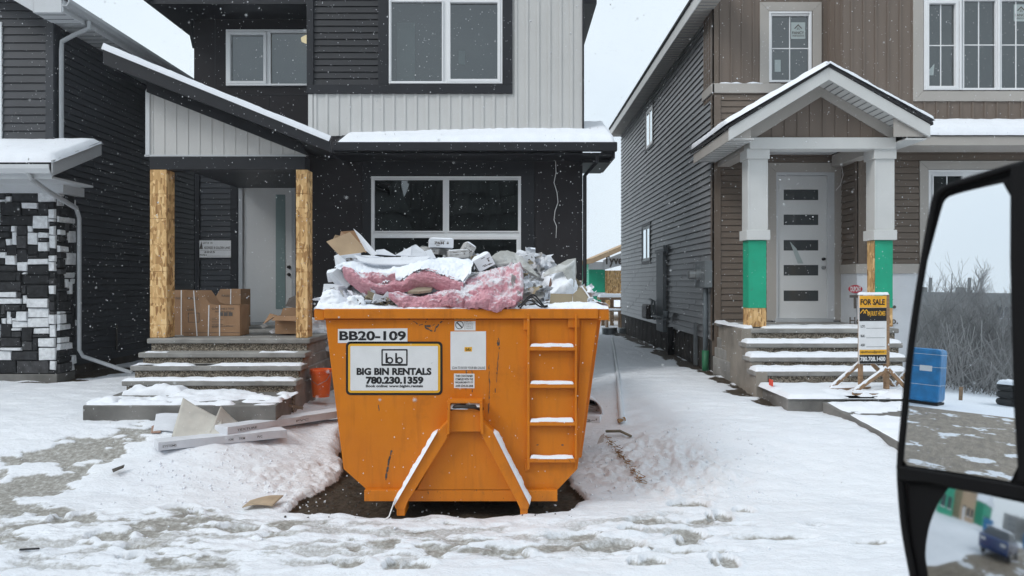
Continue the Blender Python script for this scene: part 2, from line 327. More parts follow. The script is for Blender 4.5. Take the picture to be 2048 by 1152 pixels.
def battens(mb, u0, u1, v0, v1, pitch=.16, w=.035, d=.014, holes=(), topfn=None, off=.0, mi=0):
    cuts = {u0, u1} | {h for H_ in holes for h in (H_[0], H_[1]) if u0 < h < u1}
    ribs = []; k = u0+off+pitch*.5
    while k+w < u1: ribs.append((k, k+w)); cuts |= {k, k+w}; k += pitch
    cs = sorted(cuts); tf = topfn or (lambda u: v1)
    for s, t in zip(cs[:-1], cs[1:]):
        m = (s+t)/2; rib = any(r[0]-1e-6 < m < r[1]+1e-6 for r in ribs); D = d if rib else .001
        if topfn:
            ts, tt = tf(s), tf(t)
            if max(ts, tt) <= v0+1e-4: continue
            ts = max(ts, v0); tt = max(tt, v0)
            mb.quad((s, D, v0), (t, D, v0), (t, D, tt), (s, D, ts), mi)
            if rib: mb.quad((s, 0, v0), (s, D, v0), (s, D, ts), (s, 0, ts), mi); mb.quad((t, 0, v0), (t, D, v0), (t, D, tt), (t, 0, tt), mi)
            continue
        for p, q in _segs(v0, v1, [(h[2], h[3]) for h in holes if h[0] < m < h[1]]):
            mb.quad((s, D, p), (t, D, p), (t, D, q), (s, D, q), mi)
            if rib:
                for e in (s, t): mb.quad((e, 0, p), (e, D, p), (e, D, q), (e, 0, q), mi)
def plain(mb, u0, u1, v0, v1, holes=(), d=0, mi=0):
    cs = sorted({v0, v1} | {h for H_ in holes for h in (H_[2], H_[3]) if v0 < h < v1})
    for s, t in zip(cs[:-1], cs[1:]):
        m = (s+t)/2
        for p, q in _segs(u0, u1, [(h[0], h[1]) for h in holes if h[2] < m < h[3]]): mb.quad((p, d, s), (q, d, s), (q, d, t), (p, d, t), mi)
def window(M, parent, hole, sashes, fw=.045, gm=None, rm=None, depth=.6, sash=(), muntin=None, name='window', dd=.035, pd=-.02):
    """hole=(u0,u1,v0,v1); sashes=list of glass rects; sash=indices with a thicker opening sash"""
    u0, u1, v0, v1 = hole; f = MB(M)
    xs = sorted({u0, u1}); 
    f.box(u0, u1, -.06, dd, v0, v0+fw); f.box(u0, u1, -.06, dd, v1-fw, v1); f.box(u0, u0+fw, -.06, dd, v0+fw, v1-fw); f.box(u1-fw, u1, -.06, dd, v0+fw, v1-fw)
    w = f.build(name, white_frame, parent, bevel=.004)
    fr = MB(M)
    for i, (a, b, c, e) in enumerate(sashes):
        t = .05 if i in sash else .02; o_ = dd+.006 if i in sash else max(dd-.012, pd+.004)
        a0, b0, c0, e0 = a-t, b+t, c-t, e+t
        fr.box(a0, b0, -.05, o_, c0, c); fr.box(a0, b0, -.05, o_, e, e0); fr.box(a0, a, -.05, o_, c, e); fr.box(b, b0, -.05, o_, c, e)
        if muntin:
            for k in range(1, muntin[0]): x = a+(b-a)*k/muntin[0]; fr.box(x-.009, x+.009, -.028, -.012, c, e)
            for k in range(1, muntin[1]): z = c+(e-c)*muntin[2][k-1]; fr.box(a, b, -.029, -.011, z-.009, z+.009)
    # mullions: fill the frame between panes
    inner = [(a, b) for a, b, c, e in sashes]
    sb = MB(M); vs_ = (u0+fw, u1-fw, v0+fw, v1-fw)
    plain(sb, vs_[0], vs_[1], vs_[2], vs_[3], [s_ for s_ in sashes], d=-.004)
    fr.v += sb.v and []; b0 = len(fr.v); fr.v += sb.v; fr.f += [[i+b0 for i in q] for q in sb.f]; fr.m += sb.m
    fr.build('sash', white_frame, w, bevel=.003, recalc=False)
    g = MB(M)
    for a, b, c, e in sashes: g.quad((a, pd, c), (b, pd, c), (b, pd, e), (a, pd, e))
    g.build('pane', gm or glass, w)
    r = MB(M); e = .5
    a, b, c, d_ = u0-e, u1+e, v0-e, v1+.25
    r.quad((a, -depth, c), (b, -depth, c), (b, -depth, d_), (a, -depth, d_)); r.quad((a, -.1, c), (a, -depth, c), (a, -depth, d_), (a, -.1, d_)); r.quad((b, -.1, c), (b, -depth, c), (b, -depth, d_), (b, -.1, d_))
    r.quad((a, -.1, c), (b, -.1, c), (b, -depth, c), (a, -depth, c)); r.quad((a, -.1, d_), (b, -.1, d_), (b, -depth, d_), (a, -depth, d_))
    plain(r, a, b, c, d_, [(u0, u1, v0, v1)], d=-.1)
    r.build('room_lining', rm or room_m, w, recalc=False)
    return w
def bar(M, parent, name, m, u0, u1, v0, v1, d0=0, d1=.022, bevel=.004):
    f = MB(M); f.box(u0, u1, d0, d1, v0, v1); return f.build(name, m, parent, bevel=bevel)
def text(s, parent, m, M, u0, u1, v0, v1, d=.004, bold=.0, name='lettering', shear=0, arc=0, space=1.0):
    c = bpy.data.curves.new('t', 'FONT'); c.body = s; c.offset = bold; c.shear = shear; c.resolution_u = 4; c.space_character = space
    o = bpy.data.objects.new('t', c); COL.objects.link(o); dg = bpy.context.evaluated_depsgraph_get(); me = bpy.data.meshes.new_from_object(o.evaluated_get(dg))
    bpy.data.objects.remove(o); bpy.data.curves.remove(c)
    n = len(me.vertices); A = np.zeros(n*3); me.vertices.foreach_get('co', A); A = A.reshape(-1, 3)
    lo = A.min(0); hi = A.max(0); U = u0+(A[:, 0]-lo[0])/(hi[0]-lo[0])*(u1-u0); V = v0+(A[:, 1]-lo[1])/(hi[1]-lo[1])*(v1-v0)
    if arc: V = V+arc*np.sin((U-u0)/(u1-u0)*math.pi)
    off = OFF[parent.name]; me.vertices.foreach_set('co', np.array([tuple(M @ Vector((a, d, b))-off) for a, b in zip(U, V)]).ravel())
    me.name = name; me.materials.clear(); me.materials.append(m)
    o = bpy.data.objects.new(name, me); COL.objects.link(o); o.parent = parent; OFF[o.name] = off
    return o
def snow_pad(parent, p0, pu, pv, th=.05, nu=40, nv=8, sd=0, rag=.012, name='snow_cover', m=None, edge=.12, lump=.35, holes=None):
    """lumpy layer of snow on the parallelogram p0, p0+pu, p0+pu+pv, p0+pv"""
    p0, pu, pv = Vector(p0), Vector(pu), Vector(pv); n = pu.cross(pv).normalized()
    if n.z < 0: n = -n
    lu, lv = pu.length, pv.length; b = MB(); pts = []
    for j in range(nv+1):
        for i in range(nu+1):
            s, t = i/nu, j/nv
            e = min(s*lu, (1-s)*lu, t*lv, (1-t)*lv)
            k = min(1, e/(min(lu, lv)*edge+1e-6)); hgt = th*math.sqrt(max(0, 1-(1-k)**2))
            q = p0+pu*s+pv*t; nz = noise.noise(q*6+Vector((sd, sd, sd))); nz2 = noise.noise(q*22+Vector((sd, 0, sd)))
            hgt *= 1+lump*nz+lump*.35*nz2
            if holes: hgt *= 1-holes(q)
            if k < .01:
                q = q+(pu.normalized()*noise.noise(q*9+Vector((0, sd, 3)))+pv.normalized()*noise.noise(q*9+Vector((7, 2, sd))))*rag
            pts.append(q+n*(hgt if k > .01 else -.004))
    fs = [(j*(nu+1)+i, j*(nu+1)+i+1, (j+1)*(nu+1)+i+1, (j+1)*(nu+1)+i) for j in range(nv) for i in range(nu)]
    b.add(pts, fs); return b.build(name, m or snow, parent, smooth=True, recalc=False)

# ---------------------------------------------------------------- terrain
def base_h(x, y):
    z = .38*sst(6.5, 8.35, y)+.0*x
    return z
def ground_px(x, y):                       # where a photo pixel meets the sloping ground
    Y = 5.0
    for _ in range(60): Y = .5*Y+.5*(H-float(base_h(0, Y)))*F/(y-CY)
    return X(x, Y), Y
def axis(parts):
    o = []
    for a, b, s in parts: o += list(np.arange(a, b-1e-6, s))
    o.append(parts[-1][1]); return np.array(o)
gx = axis([(-400, -40, 40), (-40, -10, 1.5), (-10, -5.5, .06), (-5.5, 5.5, .018), (5.5, 8, .06), (8, 40, 1.6), (40, 400, 40)])
gy = axis([(-400, -30, 40), (-30, 3, 1.5), (3, 4.8, .2), (4.8, 8.6, .0155), (8.6, 13.5, .035), (13.5, 30, .25), (30, 60, 2), (60, 400, 34)])
GX, GY = np.meshgrid(gx, gy)
def inside(poly, x, y):
    c = np.zeros(x.shape, bool); n = len(poly)
    for i in range(n):
        x1, y1 = poly[i]; x2, y2 = poly[(i+1) % n]
        k = ((y1 > y) != (y2 > y)) & (x < (x2-x1)*(y-y1)/(y2-y1+1e-12)+x1); c ^= k
    return c
def pdist(poly, x, y):                      # signed distance (inside positive)
    d = np.full(x.shape, 1e9); n = len(poly)
    for i in range(n):
        x1, y1 = poly[i]; x2, y2 = poly[(i+1) % n]; dx, dy = x2-x1, y2-y1
        t = np.clip(((x-x1)*dx+(y-y1)*dy)/(dx*dx+dy*dy+1e-12), 0, 1); d = np.minimum(d, np.hypot(x-x1-t*dx, y-y1-t*dy))
    return np.where(inside(poly, x, y), d, -d)
def g(*pts): return [ground_px(a, b) for a, b in pts]
w1 = (fbm(GX, GY, .5, 4, 21)-.5); w2 = (fbm(GX, GY, .5, 4, 27)-.5)
QX = GX+w1*.35; QY = GY+w2*.30
fine = fbm(GX, GY*1.6, .22, 5, 5); mid = .62*fbm(GX*.42, GY*1.5, .30, 5, 9)+.38*fbm(GX*.8, GY*1.6, .10, 4, 14)
Zg = base_h(GX, GY)
# bare dirt under the bin, cut into the bank
DIRT = [(-2.05, 6.28), (-1.55, 6.22), (-.35, 6.13), (.12, 6.22), (.50, 6.28), (.62, 6.7), (.60, 11.6), (-1.95, 11.6), (-1.93, 8.4), (-1.80, 7.2)]
dd_ = pdist(DIRT, GX+w1*.35, GY+w2*.2); dirt = sst(-.02, .05, dd_)
lane = 0
lo_ = .82-.40*sst(8.0, 9.0, GY)
Zg = Zg*(1-lo_*sst(-1.5, -.05, dd_+w1*.3))*(1-sst(-.12, .10, dd_))-.04*dirt
# snow relief
relief = .06*(fbm(GX, GY, 1.6, 4, 1)-.5)+.030*(fine-.5)+.038*(fbm(GX*.5, GY*1.3, .15, 4, 77)-.5)
near = sst(4.0, 5.0, GY)*sst(30, 12, GY)*sst(14, 8, np.abs(GX))
rough = np.zeros_like(GX)
for pl, a in ((g((470, 930), (580, 895), (690, 872), (690, 1000), (600, 1028), (510, 975)), .8), (g((1170, 870), (1290, 850), (1420, 900), (1500, 960), (1440, 1020), (1300, 1000), (1190, 960)), 1.0)):
    rough = np.maximum(rough, a*sst(-.15, .2, pdist(pl, QX, QY)))
relief = relief+rough*(.085*(np.abs(fbm(GX, GY, .17, 4, 31)-.5)*2-.12)+.05*(fbm(GX, GY, .07, 2, 33)-.4))
relief = relief+.010*(np.abs(fbm(GX*.5, GY*1.4, .25, 3, 41)-.5)*2)*near
# slush / bare pavement: soft regions cut by noise
bare = np.zeros_like(GX)
def region(poly, amt, soft=.3, thr=.5, w=.10, n=None):
    global bare
    k = sst(-soft, soft, pdist(poly, QX, QY))*amt
    f = mid if n is None else n
    bare = np.maximum(bare, sst(1-thr-w, 1-thr+w, (f-.5)*2.3+.5*k+.06-.6*(k < .02)))
region(g((-150, 1000), (-20, 935), (110, 905), (235, 858), (300, 838), (345, 846), (318, 872), (210, 925), (150, 965), (60, 1015), (-60, 1050)), 1.0, .16, .56)
region(g((-200, 1010), (90, 1005), (190, 1040), (200, 1075), (60, 1090), (-150, 1100)), .85, .3, .50)
region(g((120, 1055), (330, 1040), (620, 1040), (640, 1085), (480, 1100), (260, 1150), (160, 1130)), .8, .30, .47)
region(g((620, 1058), (760, 1052), (960, 1050), (1010, 1085), (840, 1105), (640, 1095)), .95, .25, .50)
region(g((820, 1085), (1120, 1075), (1290, 1040), (1340, 1060), (1230, 1100), (1010, 1130), (860, 1120)), .95, .25, .49)
region(g((250, 1110), (420, 1100), (520, 1140), (430, 1175), (240, 1170)), .9, .22, .51)
region(g((1330, 1000), (1490, 1010), (1400, 1045), (1340, 1030)), .8, .2, .47)
wet = sst(-.3, .2, pdist(g((-200, 1015), (300, 1030), (700, 1035), (1100, 1050), (1400, 1020), (1500, 1050), (1350, 1110), (1000, 1125), (500, 1150), (200, 1165), (-200, 1130)), QX, QY))
wn = fbm(GX*.5, GY*1.5, .16, 5, 88)
bare = np.maximum(bare, wet*.64*sst(.45, .58, wn)); relief = relief+wet*.045*(np.abs(fbm(GX*.6, GY*1.4, .14, 4, 91)-.5)*2-.2)
prints = [(690, 1131, 42, 17, 25), (820, 1138, 44, 17, 22), (1300, 1130, 36, 14, -22), (1450, 1127, 26, 18, 10), (1440, 1040, 24, 15, 10), (1372, 1072, 38, 12, -8), (1378, 1088, 24, 9, -8), (1295, 1049, 40, 11, -16),
          (1262, 1064, 22, 8, -5), (1545, 1081, 92, 7, -1), (1395, 1106, 88, 8, 2), (1730, 1093, 60, 6, -2), (1490, 1028, 20, 8, -12), (1375, 1014, 40, 9, 8), (1228, 1096, 60, 13, -20), (205, 1080, 30, 10, -25), (250, 1101, 26, 9, -30),
          (262, 1120, 24, 9, -20), (355, 1022, 34, 9, 10), (385, 1032, 16, 7, 10), (1625, 1057, 26, 4, 4), (232, 1082, 30, 12, -30), (150, 1042, 42, 14, -20), (1150, 1075, 52, 9, -3), (1010, 1112, 50, 8, -6), (560, 1072, 44, 8, 2), (480, 1060, 40, 8, -6)]
dep = np.zeros_like(GX)
for px, py, a, b, an in prints:
    cx, cy = ground_px(px, py); sx = a/F*cy; sy = b*cy*cy/(H*F)*.85; th = R(-an)*.9
    ux = (GX-cx)+w1*.05; uy = (GY-cy)+w2*.08
    c_, s_ = math.cos(th*.45), math.sin(th*.45)
    e = np.hypot((ux*c_+uy*s_)/sx, (-ux*s_+uy*c_)/sy)
    wob = (fine-.5)*.3
    if b >= 14 or (a < 30 and b >= 9):
        lx = (ux*c_+uy*s_)/sx; ly = (-ux*s_+uy*c_)/sy; e = np.minimum(np.hypot((lx-.28)/.78, ly/(.95-.12*lx)), np.hypot((lx+.82)/.36, ly/.72))
        relief = relief+.004*np.sin(lx*16)*(e < 1)
    dep = np.maximum(dep, sst(1.12, .92, e+wob)); bare = np.maximum(bare, sst(1.06, .90, e+wob)*.95)
    relief = relief+.012*np.exp(-((e-1.25)/.22)**2)*(e < 2.2)
# wall feet are blown clear of snow
foot = np.zeros_like(GX)
foot = np.maximum(foot, sst(.35, .05, np.abs(GX-3.35)+w1*.7)*sst(8.9, 9.6, GY)*sst(26, 23, GY)*sst(.2, .5, fbm(GX, GY, .3, 4, 51)+.15))
foot = np.maximum(foot, sst(.16, .0, np.abs(GY-11.55)+w2*.35)*sst(-7.0, -7.2, GX))
foot = np.maximum(foot, sst(.55, .1, np.abs(GX+7.2)+w1*1.2)*sst(11.5, 11.8, GY)*sst(14.5, 13.0, GY))
crust = .026*near
Zg = Zg+relief*(1-.8*dirt)+crust*(1-dirt)*(1-.9*bare)*(1-.92*dep)*(1-.8*foot)-.012*dep
Zg = Zg+dirt*.05*(fbm(GX, GY, .12, 5, 61)-.5)+bare*.012*(fine-.5)
rd = sst(.15, -.15, pdist([(-28.5, -7), (41, -7), (41, 3.9), (-28.5, 3.9)], GX, GY)*-1)
Zg = Zg-.10*rd*sst(4.6, 3.9, GY)
def ground_z(x, y):
    j = min(len(gy)-1, int(np.searchsorted(gy, y))); i = min(len(gx)-1, int(np.searchsorted(gx, x))); return float(Zg[j, i])
def ground_px(x, y):
    Y = 5.0
    for _ in range(80): Y = .6*Y+.4*(H-ground_z(X(x, Y), Y))*F/(y-CY)
    return X(x, Y), Y
me = bpy.data.meshes.new('ground'); ny, nx = GX.shape
co = np.stack([GX.ravel(), GY.ravel(), Zg.ravel()], 1).astype(np.float32)
ii = (np.arange(ny-1)[:, None]*nx+np.arange(nx-1)[None, :]).ravel()
fa = np.stack([ii, ii+1, ii+nx+1, ii+nx], 1).astype(np.int32)
me.vertices.add(len(co)); me.vertices.foreach_set('co', co.ravel()); me.loops.add(fa.size); me.loops.foreach_set('vertex_index', fa.ravel())
me.polygons.add(len(fa)); me.polygons.foreach_set('loop_start', np.arange(len(fa), dtype=np.int32)*4)
me.update(calc_edges=True); me.polygons.foreach_set('use_smooth', [True]*len(fa))
for nm, arr in (('slush', bare), ('dirt', np.maximum(dirt, foot)), ('churned', rough)):
    at = me.attributes.new(nm, 'FLOAT', 'POINT'); at.data.foreach_set('value', arr.ravel().astype(np.float32))
gm = bpy.data.materials.new('snowy_ground'); gm.use_nodes = True; t = gm.node_tree; N = t.nodes; L = t.links; b = N['Principled BSDF']
tc = N.new('ShaderNodeTexCoord')
def nnode(sc, de=6, ro=.6, sx=None):
    n = N.new('ShaderNodeTexNoise'); n.inputs['Scale'].default_value = sc; n.inputs['Detail'].default_value = de; n.inputs['Roughness'].default_value = ro
    if sx: mp = N.new('ShaderNodeMapping'); mp.inputs['Scale'].default_value = sx; L.new(tc.outputs['Object'], mp.inputs[0]); L.new(mp.outputs[0], n.inputs[0])
    else: L.new(tc.outputs['Object'], n.inputs[0])
    return n
def ramp(src, stops):
    r = N.new('ShaderNodeValToRGB'); L.new(src, r.inputs[0]); e = r.color_ramp.elements
    e[0].position, e[0].color = stops[0][0], stops[0][1]+(1,); e[1].position, e[1].color = stops[-1][0], stops[-1][1]+(1,)
    for p, c in stops[1:-1]: a = e.new(p); a.color = c+(1,)
    return r.outputs[0]
def mixc(f, a, b_):
    m = N.new('ShaderNodeMix'); m.data_type = 'RGBA'; L.new(f, m.inputs[0]); L.new(a, m.inputs[6]); L.new(b_, m.inputs[7]); return m.outputs[2]
def attr(nm): a = N.new('ShaderNodeAttribute'); a.attribute_name = nm; return a.outputs['Fac']
def mth(op, a, b_, c=None):
    m = N.new('ShaderNodeMath'); m.operation = op
    for i, q in enumerate((a, b_, c)):
        if q is None: continue
        if isinstance(q, (int, float)): m.inputs[i].default_value = q
        else: L.new(q, m.inputs[i])
    return m.outputs[0]
sn = ramp(nnode(1.1).outputs[0], [(.3, (.80, .83, .88)), (.7, (.86, .885, .925))])
snd = ramp(nnode(9).outputs[0], [(.35, (.66, .64, .63)), (.6, (.86, .87, .90))])
sn = mixc(mth('MULTIPLY', attr('churned'), .55), sn, snd)
sl_ = ramp(nnode(24, 8, .7).outputs[0], [(.28, (.15, .135, .11)), (.5, (.30, .285, .25)), (.70, (.60, .60, .59))])
di = ramp(nnode(30, 8, .75).outputs[0], [(.3, (.022, .016, .010)), (.55, (.065, .048, .032)), (.75, (.15, .115, .08))])
edge = mth('MULTIPLY', mth('SUBTRACT', nnode(38, 6, .7).outputs[0], .5), .9)
fs_ = N.new('ShaderNodeMapRange'); fs_.inputs[1].default_value = .22; fs_.inputs[2].default_value = .95; L.new(mth('ADD', attr('slush'), edge), fs_.inputs[0])
fs_.interpolation_type = 'SMOOTHSTEP'; fs2 = mth('MULTIPLY', fs_.outputs[0], .92)
fd_ = N.new('ShaderNodeMapRange'); fd_.inputs[1].default_value = .42; fd_.inputs[2].default_value = .58; L.new(mth('ADD', attr('dirt'), edge), fd_.inputs[0])
c = mixc(fd_.outputs[0], mixc(fs2, sn, sl_), di); L.new(c, b.inputs['Base Color']); b.inputs['Roughness'].default_value = .6; b.inputs['Specular IOR Level'].default_value = .3
bp = N.new('ShaderNodeBump'); bp.inputs['Strength'].default_value = .9; bp.inputs['Distance'].default_value = .018; L.new(nnode(26, 7, .65, (1, 1.8, 1)).outputs[0], bp.inputs['Height'])
bp2 = N.new('ShaderNodeBump'); bp2.inputs['Strength'].default_value = .35; bp2.inputs['Distance'].default_value = .03; L.new(nnode(5, 5, .6, (1, 2, 1)).outputs[0], bp2.inputs['Height']); L.new(bp.outputs[0], bp2.inputs['Normal']); L.new(bp2.outputs[0], b.inputs['Normal'])
me.materials.append(gm); go = bpy.data.objects.new('ground', me); COL.objects.link(go); tag(go, kind='structure')
road_m = bpy.data.materials.new('muddy_road'); road_m.use_nodes = True; t = road_m.node_tree; N = t.nodes; L = t.links; b = N['Principled BSDF']; tc = N.new('ShaderNodeTexCoord')
rr = ramp(nnode(3.5, 9, .7, (.35, 1.6, 1)).outputs[0], [(.3, (.095, .070, .046)), (.5, (.19, .148, .100)), (.7, (.30, .25, .19))])
rs = ramp(nnode(.8, 8, .62, (.8, 1.5, 1)).outputs[0], [(.57, (0, 0, 0)), (.61, (1, 1, 1))]); rc = N.new('ShaderNodeRGB'); rc.outputs[0].default_value = (.74, .77, .82, 1)
L.new(mixc(rs, rr, rc.outputs[0]), b.inputs['Base Color']); bp = N.new('ShaderNodeBump'); bp.inputs['Strength'].default_value = 1; bp.inputs['Distance'].default_value = .05; L.new(nnode(7, 8, .7, (.5, 1.5, 1)).outputs[0], bp.inputs['Height']); L.new(bp.outputs[0], b.inputs['Normal'])
mb = MB(); pts = [(-28, -6.5)]; top = []
rx = np.linspace(-28, 41, 60)
a_ = [(x, 3.85+.15*math.sin(x*1.3)+.1*math.sin(x*3.1), -.02) for x in rx]; b_ = [(x, -6.5+.4*math.sin(x*.7), -.02) for x in rx]
for i in range(59): mb.quad(a_[i], a_[i+1], b_[i+1], b_[i])
r_ = mb.build('road', road_m); tag(r_, kind='structure')

# ---------------------------------------------------------------- middle house
mh = thing('house', 'black house with light grey batten panel and a shed roofed porch behind the orange bin', 'house', (-2.3, 12.3, .38))
YA, YB = 13.6, 12.3; FA, FB = front(YA), front(YB)
XL, XR = X(388, YA), X(1165, YB); xc = X(617, YB)
wl = (X(743, YB), X(1042, YB), Z(585, YB), Z(353, YB))                 # big lower window
wu = (X(778, YB), X(1005, YB), Z(168, YB), Z(-20, YB))                # upper window in the black surround
wa = (X(453, YA), X(617, YA)+.25, Z(172, YA), Z(60, YA))                # upper left window
m = MB(FB); plain(m, xc, XR, .3, Z(268, YB)+.15, [wl]); m.quad((xc, 0, .3), (xc, -1.3, .3), (xc, -1.3, 7.4), (xc, 0, 7.4)); m.quad((XR, 0, .3), (XR, -11, .3), (XR, -11, 7.4), (XR, 0, 7.4))
m.build('stucco_wall', black_panel, mh, recalc=False)
m = MB(FA); plain(m, XL, xc, Z(330, YA), 7.4, [wa]); m.quad((XL, 0, .3), (XL, -10, .3), (XL, -10, 7.4), (XL, 0, 7.4)); m.quad((XL, -10, .3), (XR, -10, .3), (XR, -10, 7.4), (XL, -10, 7.4))
m.build('stucco_wall', black_panel, mh, recalc=False)
f = MB(FB); f.box(xc+.01, XR-.01, -.05, .03, .25, Z(703, YB)); f.build('foundation', concrete, mh)
# smooth panel joints and trim on the lower wall
for a, b, c, d in ((628, 742, 565, 318), (1043, 1068, 565, 318)): bar(FB, mh, 'trim_board', black_trim, X(a, YB) if a > 700 else X(725, YB), X(b, YB), Z(c, YB), Z(d, YB), 0, .02)
bar(FB, mh, 'trim_board', black_trim, X(725, YB), X(1068, YB), Z(350, YB), Z(322, YB), .0, .021)
bar(FB, mh, 'frieze_board', black_trim, X(660, YB), XR, Z(318, YB), Z(308, YB)+.12, .0, .04)
W1 = window(FB, mh, wl, [(X(749, YB), X(886, YB), Z(462, YB), Z(360, YB)), (X(898, YB), X(1036, YB), Z(462, YB), Z(360, YB)), (X(749, YB), X(886, YB), Z(578, YB), Z(476, YB)), (X(901, YB), X(1033, YB), Z(576, YB), Z(479, YB))], fw=.03, gm=glass_d, rm=room_d, sash=(3,), depth=2.5)
# upper white batten panel around the black surround
uh = (X(610, YB), X(1025, YB), Z(188, YB), 7.5)
m = MB(FB); m2 = MB(FB)
battens(m, xc, XR, Z(272, YB), 7.4, .185, .045, .016, [uh]); m.quad((XR, .0, 4.4), (XR, .02, 4.4), (XR, .02, 7.4), (XR, 0, 7.4))
m.build('batten_panel', white_panel, mh, recalc=False)
bar(FB, mh, 'corner_trim', white_panel, xc, xc+.075, Z(272, YB), Z(189, YB), .0, .024)
bar(FB, mh, 'corner_trim', black_trim, XR-.005, XR+.025, Z(262, YB), 7.4, -.03, .028)
bar(FB, mh, 'surround_board', black_trim, xc-.02, X(1025, YB), Z(188, YB), Z(170, YB), -.02, .045)
bar(FB, mh, 'surround_board', black_trim, X(1006, YB), X(1025, YB), Z(170, YB)+.002, 7.4, -.02, .045)
bar(FB, mh, 'surround_board', black_trim, X(757, YB), X(777, YB), Z(170, YB)+.002, 7.4, -.02, .045)
bar(FB, mh, 'surround_board', black_trim, xc-.02, X(628, YB), Z(170, YB)+.002, 7.4, -.02, .045)
m = MB(FB); lap(m, X(628, YB), X(757, YB), Z(170, YB), 7.4, .109, .018); m.quad((X(757, YB), -.02, 5.2), (X(1006, YB), -.02, 5.2), (X(1006, YB), -.02, wu[2]), (X(757, YB), -.02, wu[2]))
m.build('lap_siding', black_siding, mh, recalc=False)
W2 = window(FB, mh, wu, [(X(783, YB), X(884, YB), Z(163, YB), Z(4, YB)), (X(901, YB), X(995, YB), Z(159, YB), Z(6, YB))], fw=.03, sash=(1,))
m = MB(FB); m.box(X(917, YB), X(930, YB), -.026, -.023, Z(128, YB), Z(101, YB)); m.build('paper_note', sticker_dull, W2)
m = MB(FB); m.box(X(785, YB), X(822, YB), -.5, -.48, Z(168, YB), Z(25, YB)); m.build('door_leaf_inside', sticker_dull, W2)
W3 = window(FA, mh, wa, [(X(462, YA), X(528, YA), Z(163, YA), Z(70, YA)), (X(542, YA), X(640, YA), Z(168, YA), Z(66, YA))], fw=.035, sash=(0,))
lf = MB(); c = P(615, 77, YA+.35); lf.tube([c+Vector((0, 0, .05)), c+Vector((0, 0, .0)), c+Vector((0, 0, -.06)), c+Vector((0, 0, -.09))], [.05, .12, .11, .04], 16); lf.build('ceiling_lamp', warm_lamp, W3, smooth=True)
m = MB(FA)
for xx in (430, ): m.box(X(xx, YA)-.006, X(xx, YA)+.006, 0, .005, 4.9, 7.4)
m.box(XL, xc, 0, .006, Z(190, YA), Z(190, YA)+.012); m.box(X(538, YA), X(538, YA)+.01, 0, .006, Z(245, YA), Z(191, YA)); m.build('joint_strip', black_trim, mh)
m = MB(FA); lap(m, XL+.02, X(470, YA), 1.1, Z(340, YA), .1, .018); m.build('lap_siding', char_lap, mh, recalc=False)
m = MB(FA); plain(m, X(468, YA), xc, 1.1, Z(325, YA), [(X(478, YA), X(592, YA), 1.1, Z(365, YA))], d=.004); m.build('stucco_wall', black_panel, mh, recalc=False)
bar(FA, mh, 'corner_trim', black_trim, X(393, YA), X(401, YA), 1.15, Z(340, YA), -.06, .05)
bar(FA, mh, 'trim_board', black_trim, X(462, YA), X(477, YA), 1.15, Z(352, YA), 0, .035)
# front door
zb = Z(648, YA)
dr = MB(FA); dr.box(X(485, YA)+.01, X(583, YA), -.06, -.02, zb+.03, Z(372, YA)); door = dr.build('front_door', cream_door, mh, bevel=.004)
fr = MB(FA); fr.box(X(478, YA), X(486, YA), -.08, .03, zb, Z(365, YA)); fr.box(X(584, YA), X(592, YA), -.08, .03, zb, Z(365, YA)); fr.box(X(486, YA), X(584, YA), -.08, .03, Z(373, YA), Z(365, YA)); fr.box(X(486, YA), X(584, YA), -.08, .06, zb-.05, zb+.025)
fr.build('door_frame', alu, door, bevel=.004)
m = MB(FA); m.box(X(551, YA), X(570, YA), -.03, -.012, Z(618, YA), Z(389, YA)); m.build('glass_strip', teal_glass, door)
for yy, r0 in ((534, .033), (549, .03)):
    m = MB(FA); m.tube([(X(580, YA)-.02, -.02, Z(yy, YA)), (X(580, YA)-.02, .0, Z(yy, YA)), (X(580, YA)-.02, .03, Z(yy, YA)), (X(580, YA)-.02, .05, Z(yy, YA))], [r0, r0, r0*.7, r0*.8], 14); m.build('knob' if yy > 540 else 'deadbolt', steel_dark, door, smooth=True)
# porch roof: shed slope seen from its low front rake
YP = 9.9; A = P(205, 94, YP); B = P(660, 279, YP); t0 = Vector((0, 0, .045))
A2 = P(206, 128, YP); B2 = P(662, 305, YP)
sh = MB(); up = Vector((0, 3.75, 0))
bx = X(655, 12.28); bz = A.z+(B.z-A.z)*(bx-A.x)/(B.x-A.x)
Bb = Vector((bx, 12.28, bz)); Ab = A+Vector((0, 12.28-YP, 0)); d9 = Vector((0, 0, -.07)); f9 = Vector((0, .02, -.02))
sh.add([A+f9, B+f9, Bb+Vector((0, 0, -.02)), Ab+Vector((0, 0, -.02)), A+f9+d9, B+f9+d9, Bb+Vector((0, 0, -.02))+d9, Ab+Vector((0, 0, -.02))+d9], [(0, 1, 2, 3), (7, 6, 5, 4), (0, 4, 5, 1), (1, 5, 6, 2), (2, 6, 7, 3), (3, 7, 4, 0)]); proof = sh.build('porch_roof', shingle, mh)
m = MB(); m.prism([A, B, B2, A2], (0, .05, 0)); m.prism([A+Vector((0, .05, 0)), A2+Vector((0, .05, 0)), A2+Vector((.03, .05, -.0)), A+Vector((.03, .05, 0))], (0, 2.3, 0)); m.build('fascia', black_trim, proof, bevel=.006)
m = MB(); s9 = Vector((0, .05, .03)); m.poly([A2+s9, B2+s9, Vector((bx, 12.28, bz-.15)), A2+Vector((0, 12.28-YP, .03))]); m.build('soffit', black_trim, proof)
d_ = (B-A); n_ = Vector((-d_.z, 0, d_.x)).normalized(); m = MB(); prof = []
K = 60
for i in range(K+1): q = A+d_*(i/K)-n_*.004; prof.append(q+n_*(.055+.012*noise.noise(q*3)+.006*noise.noise(q*14)))
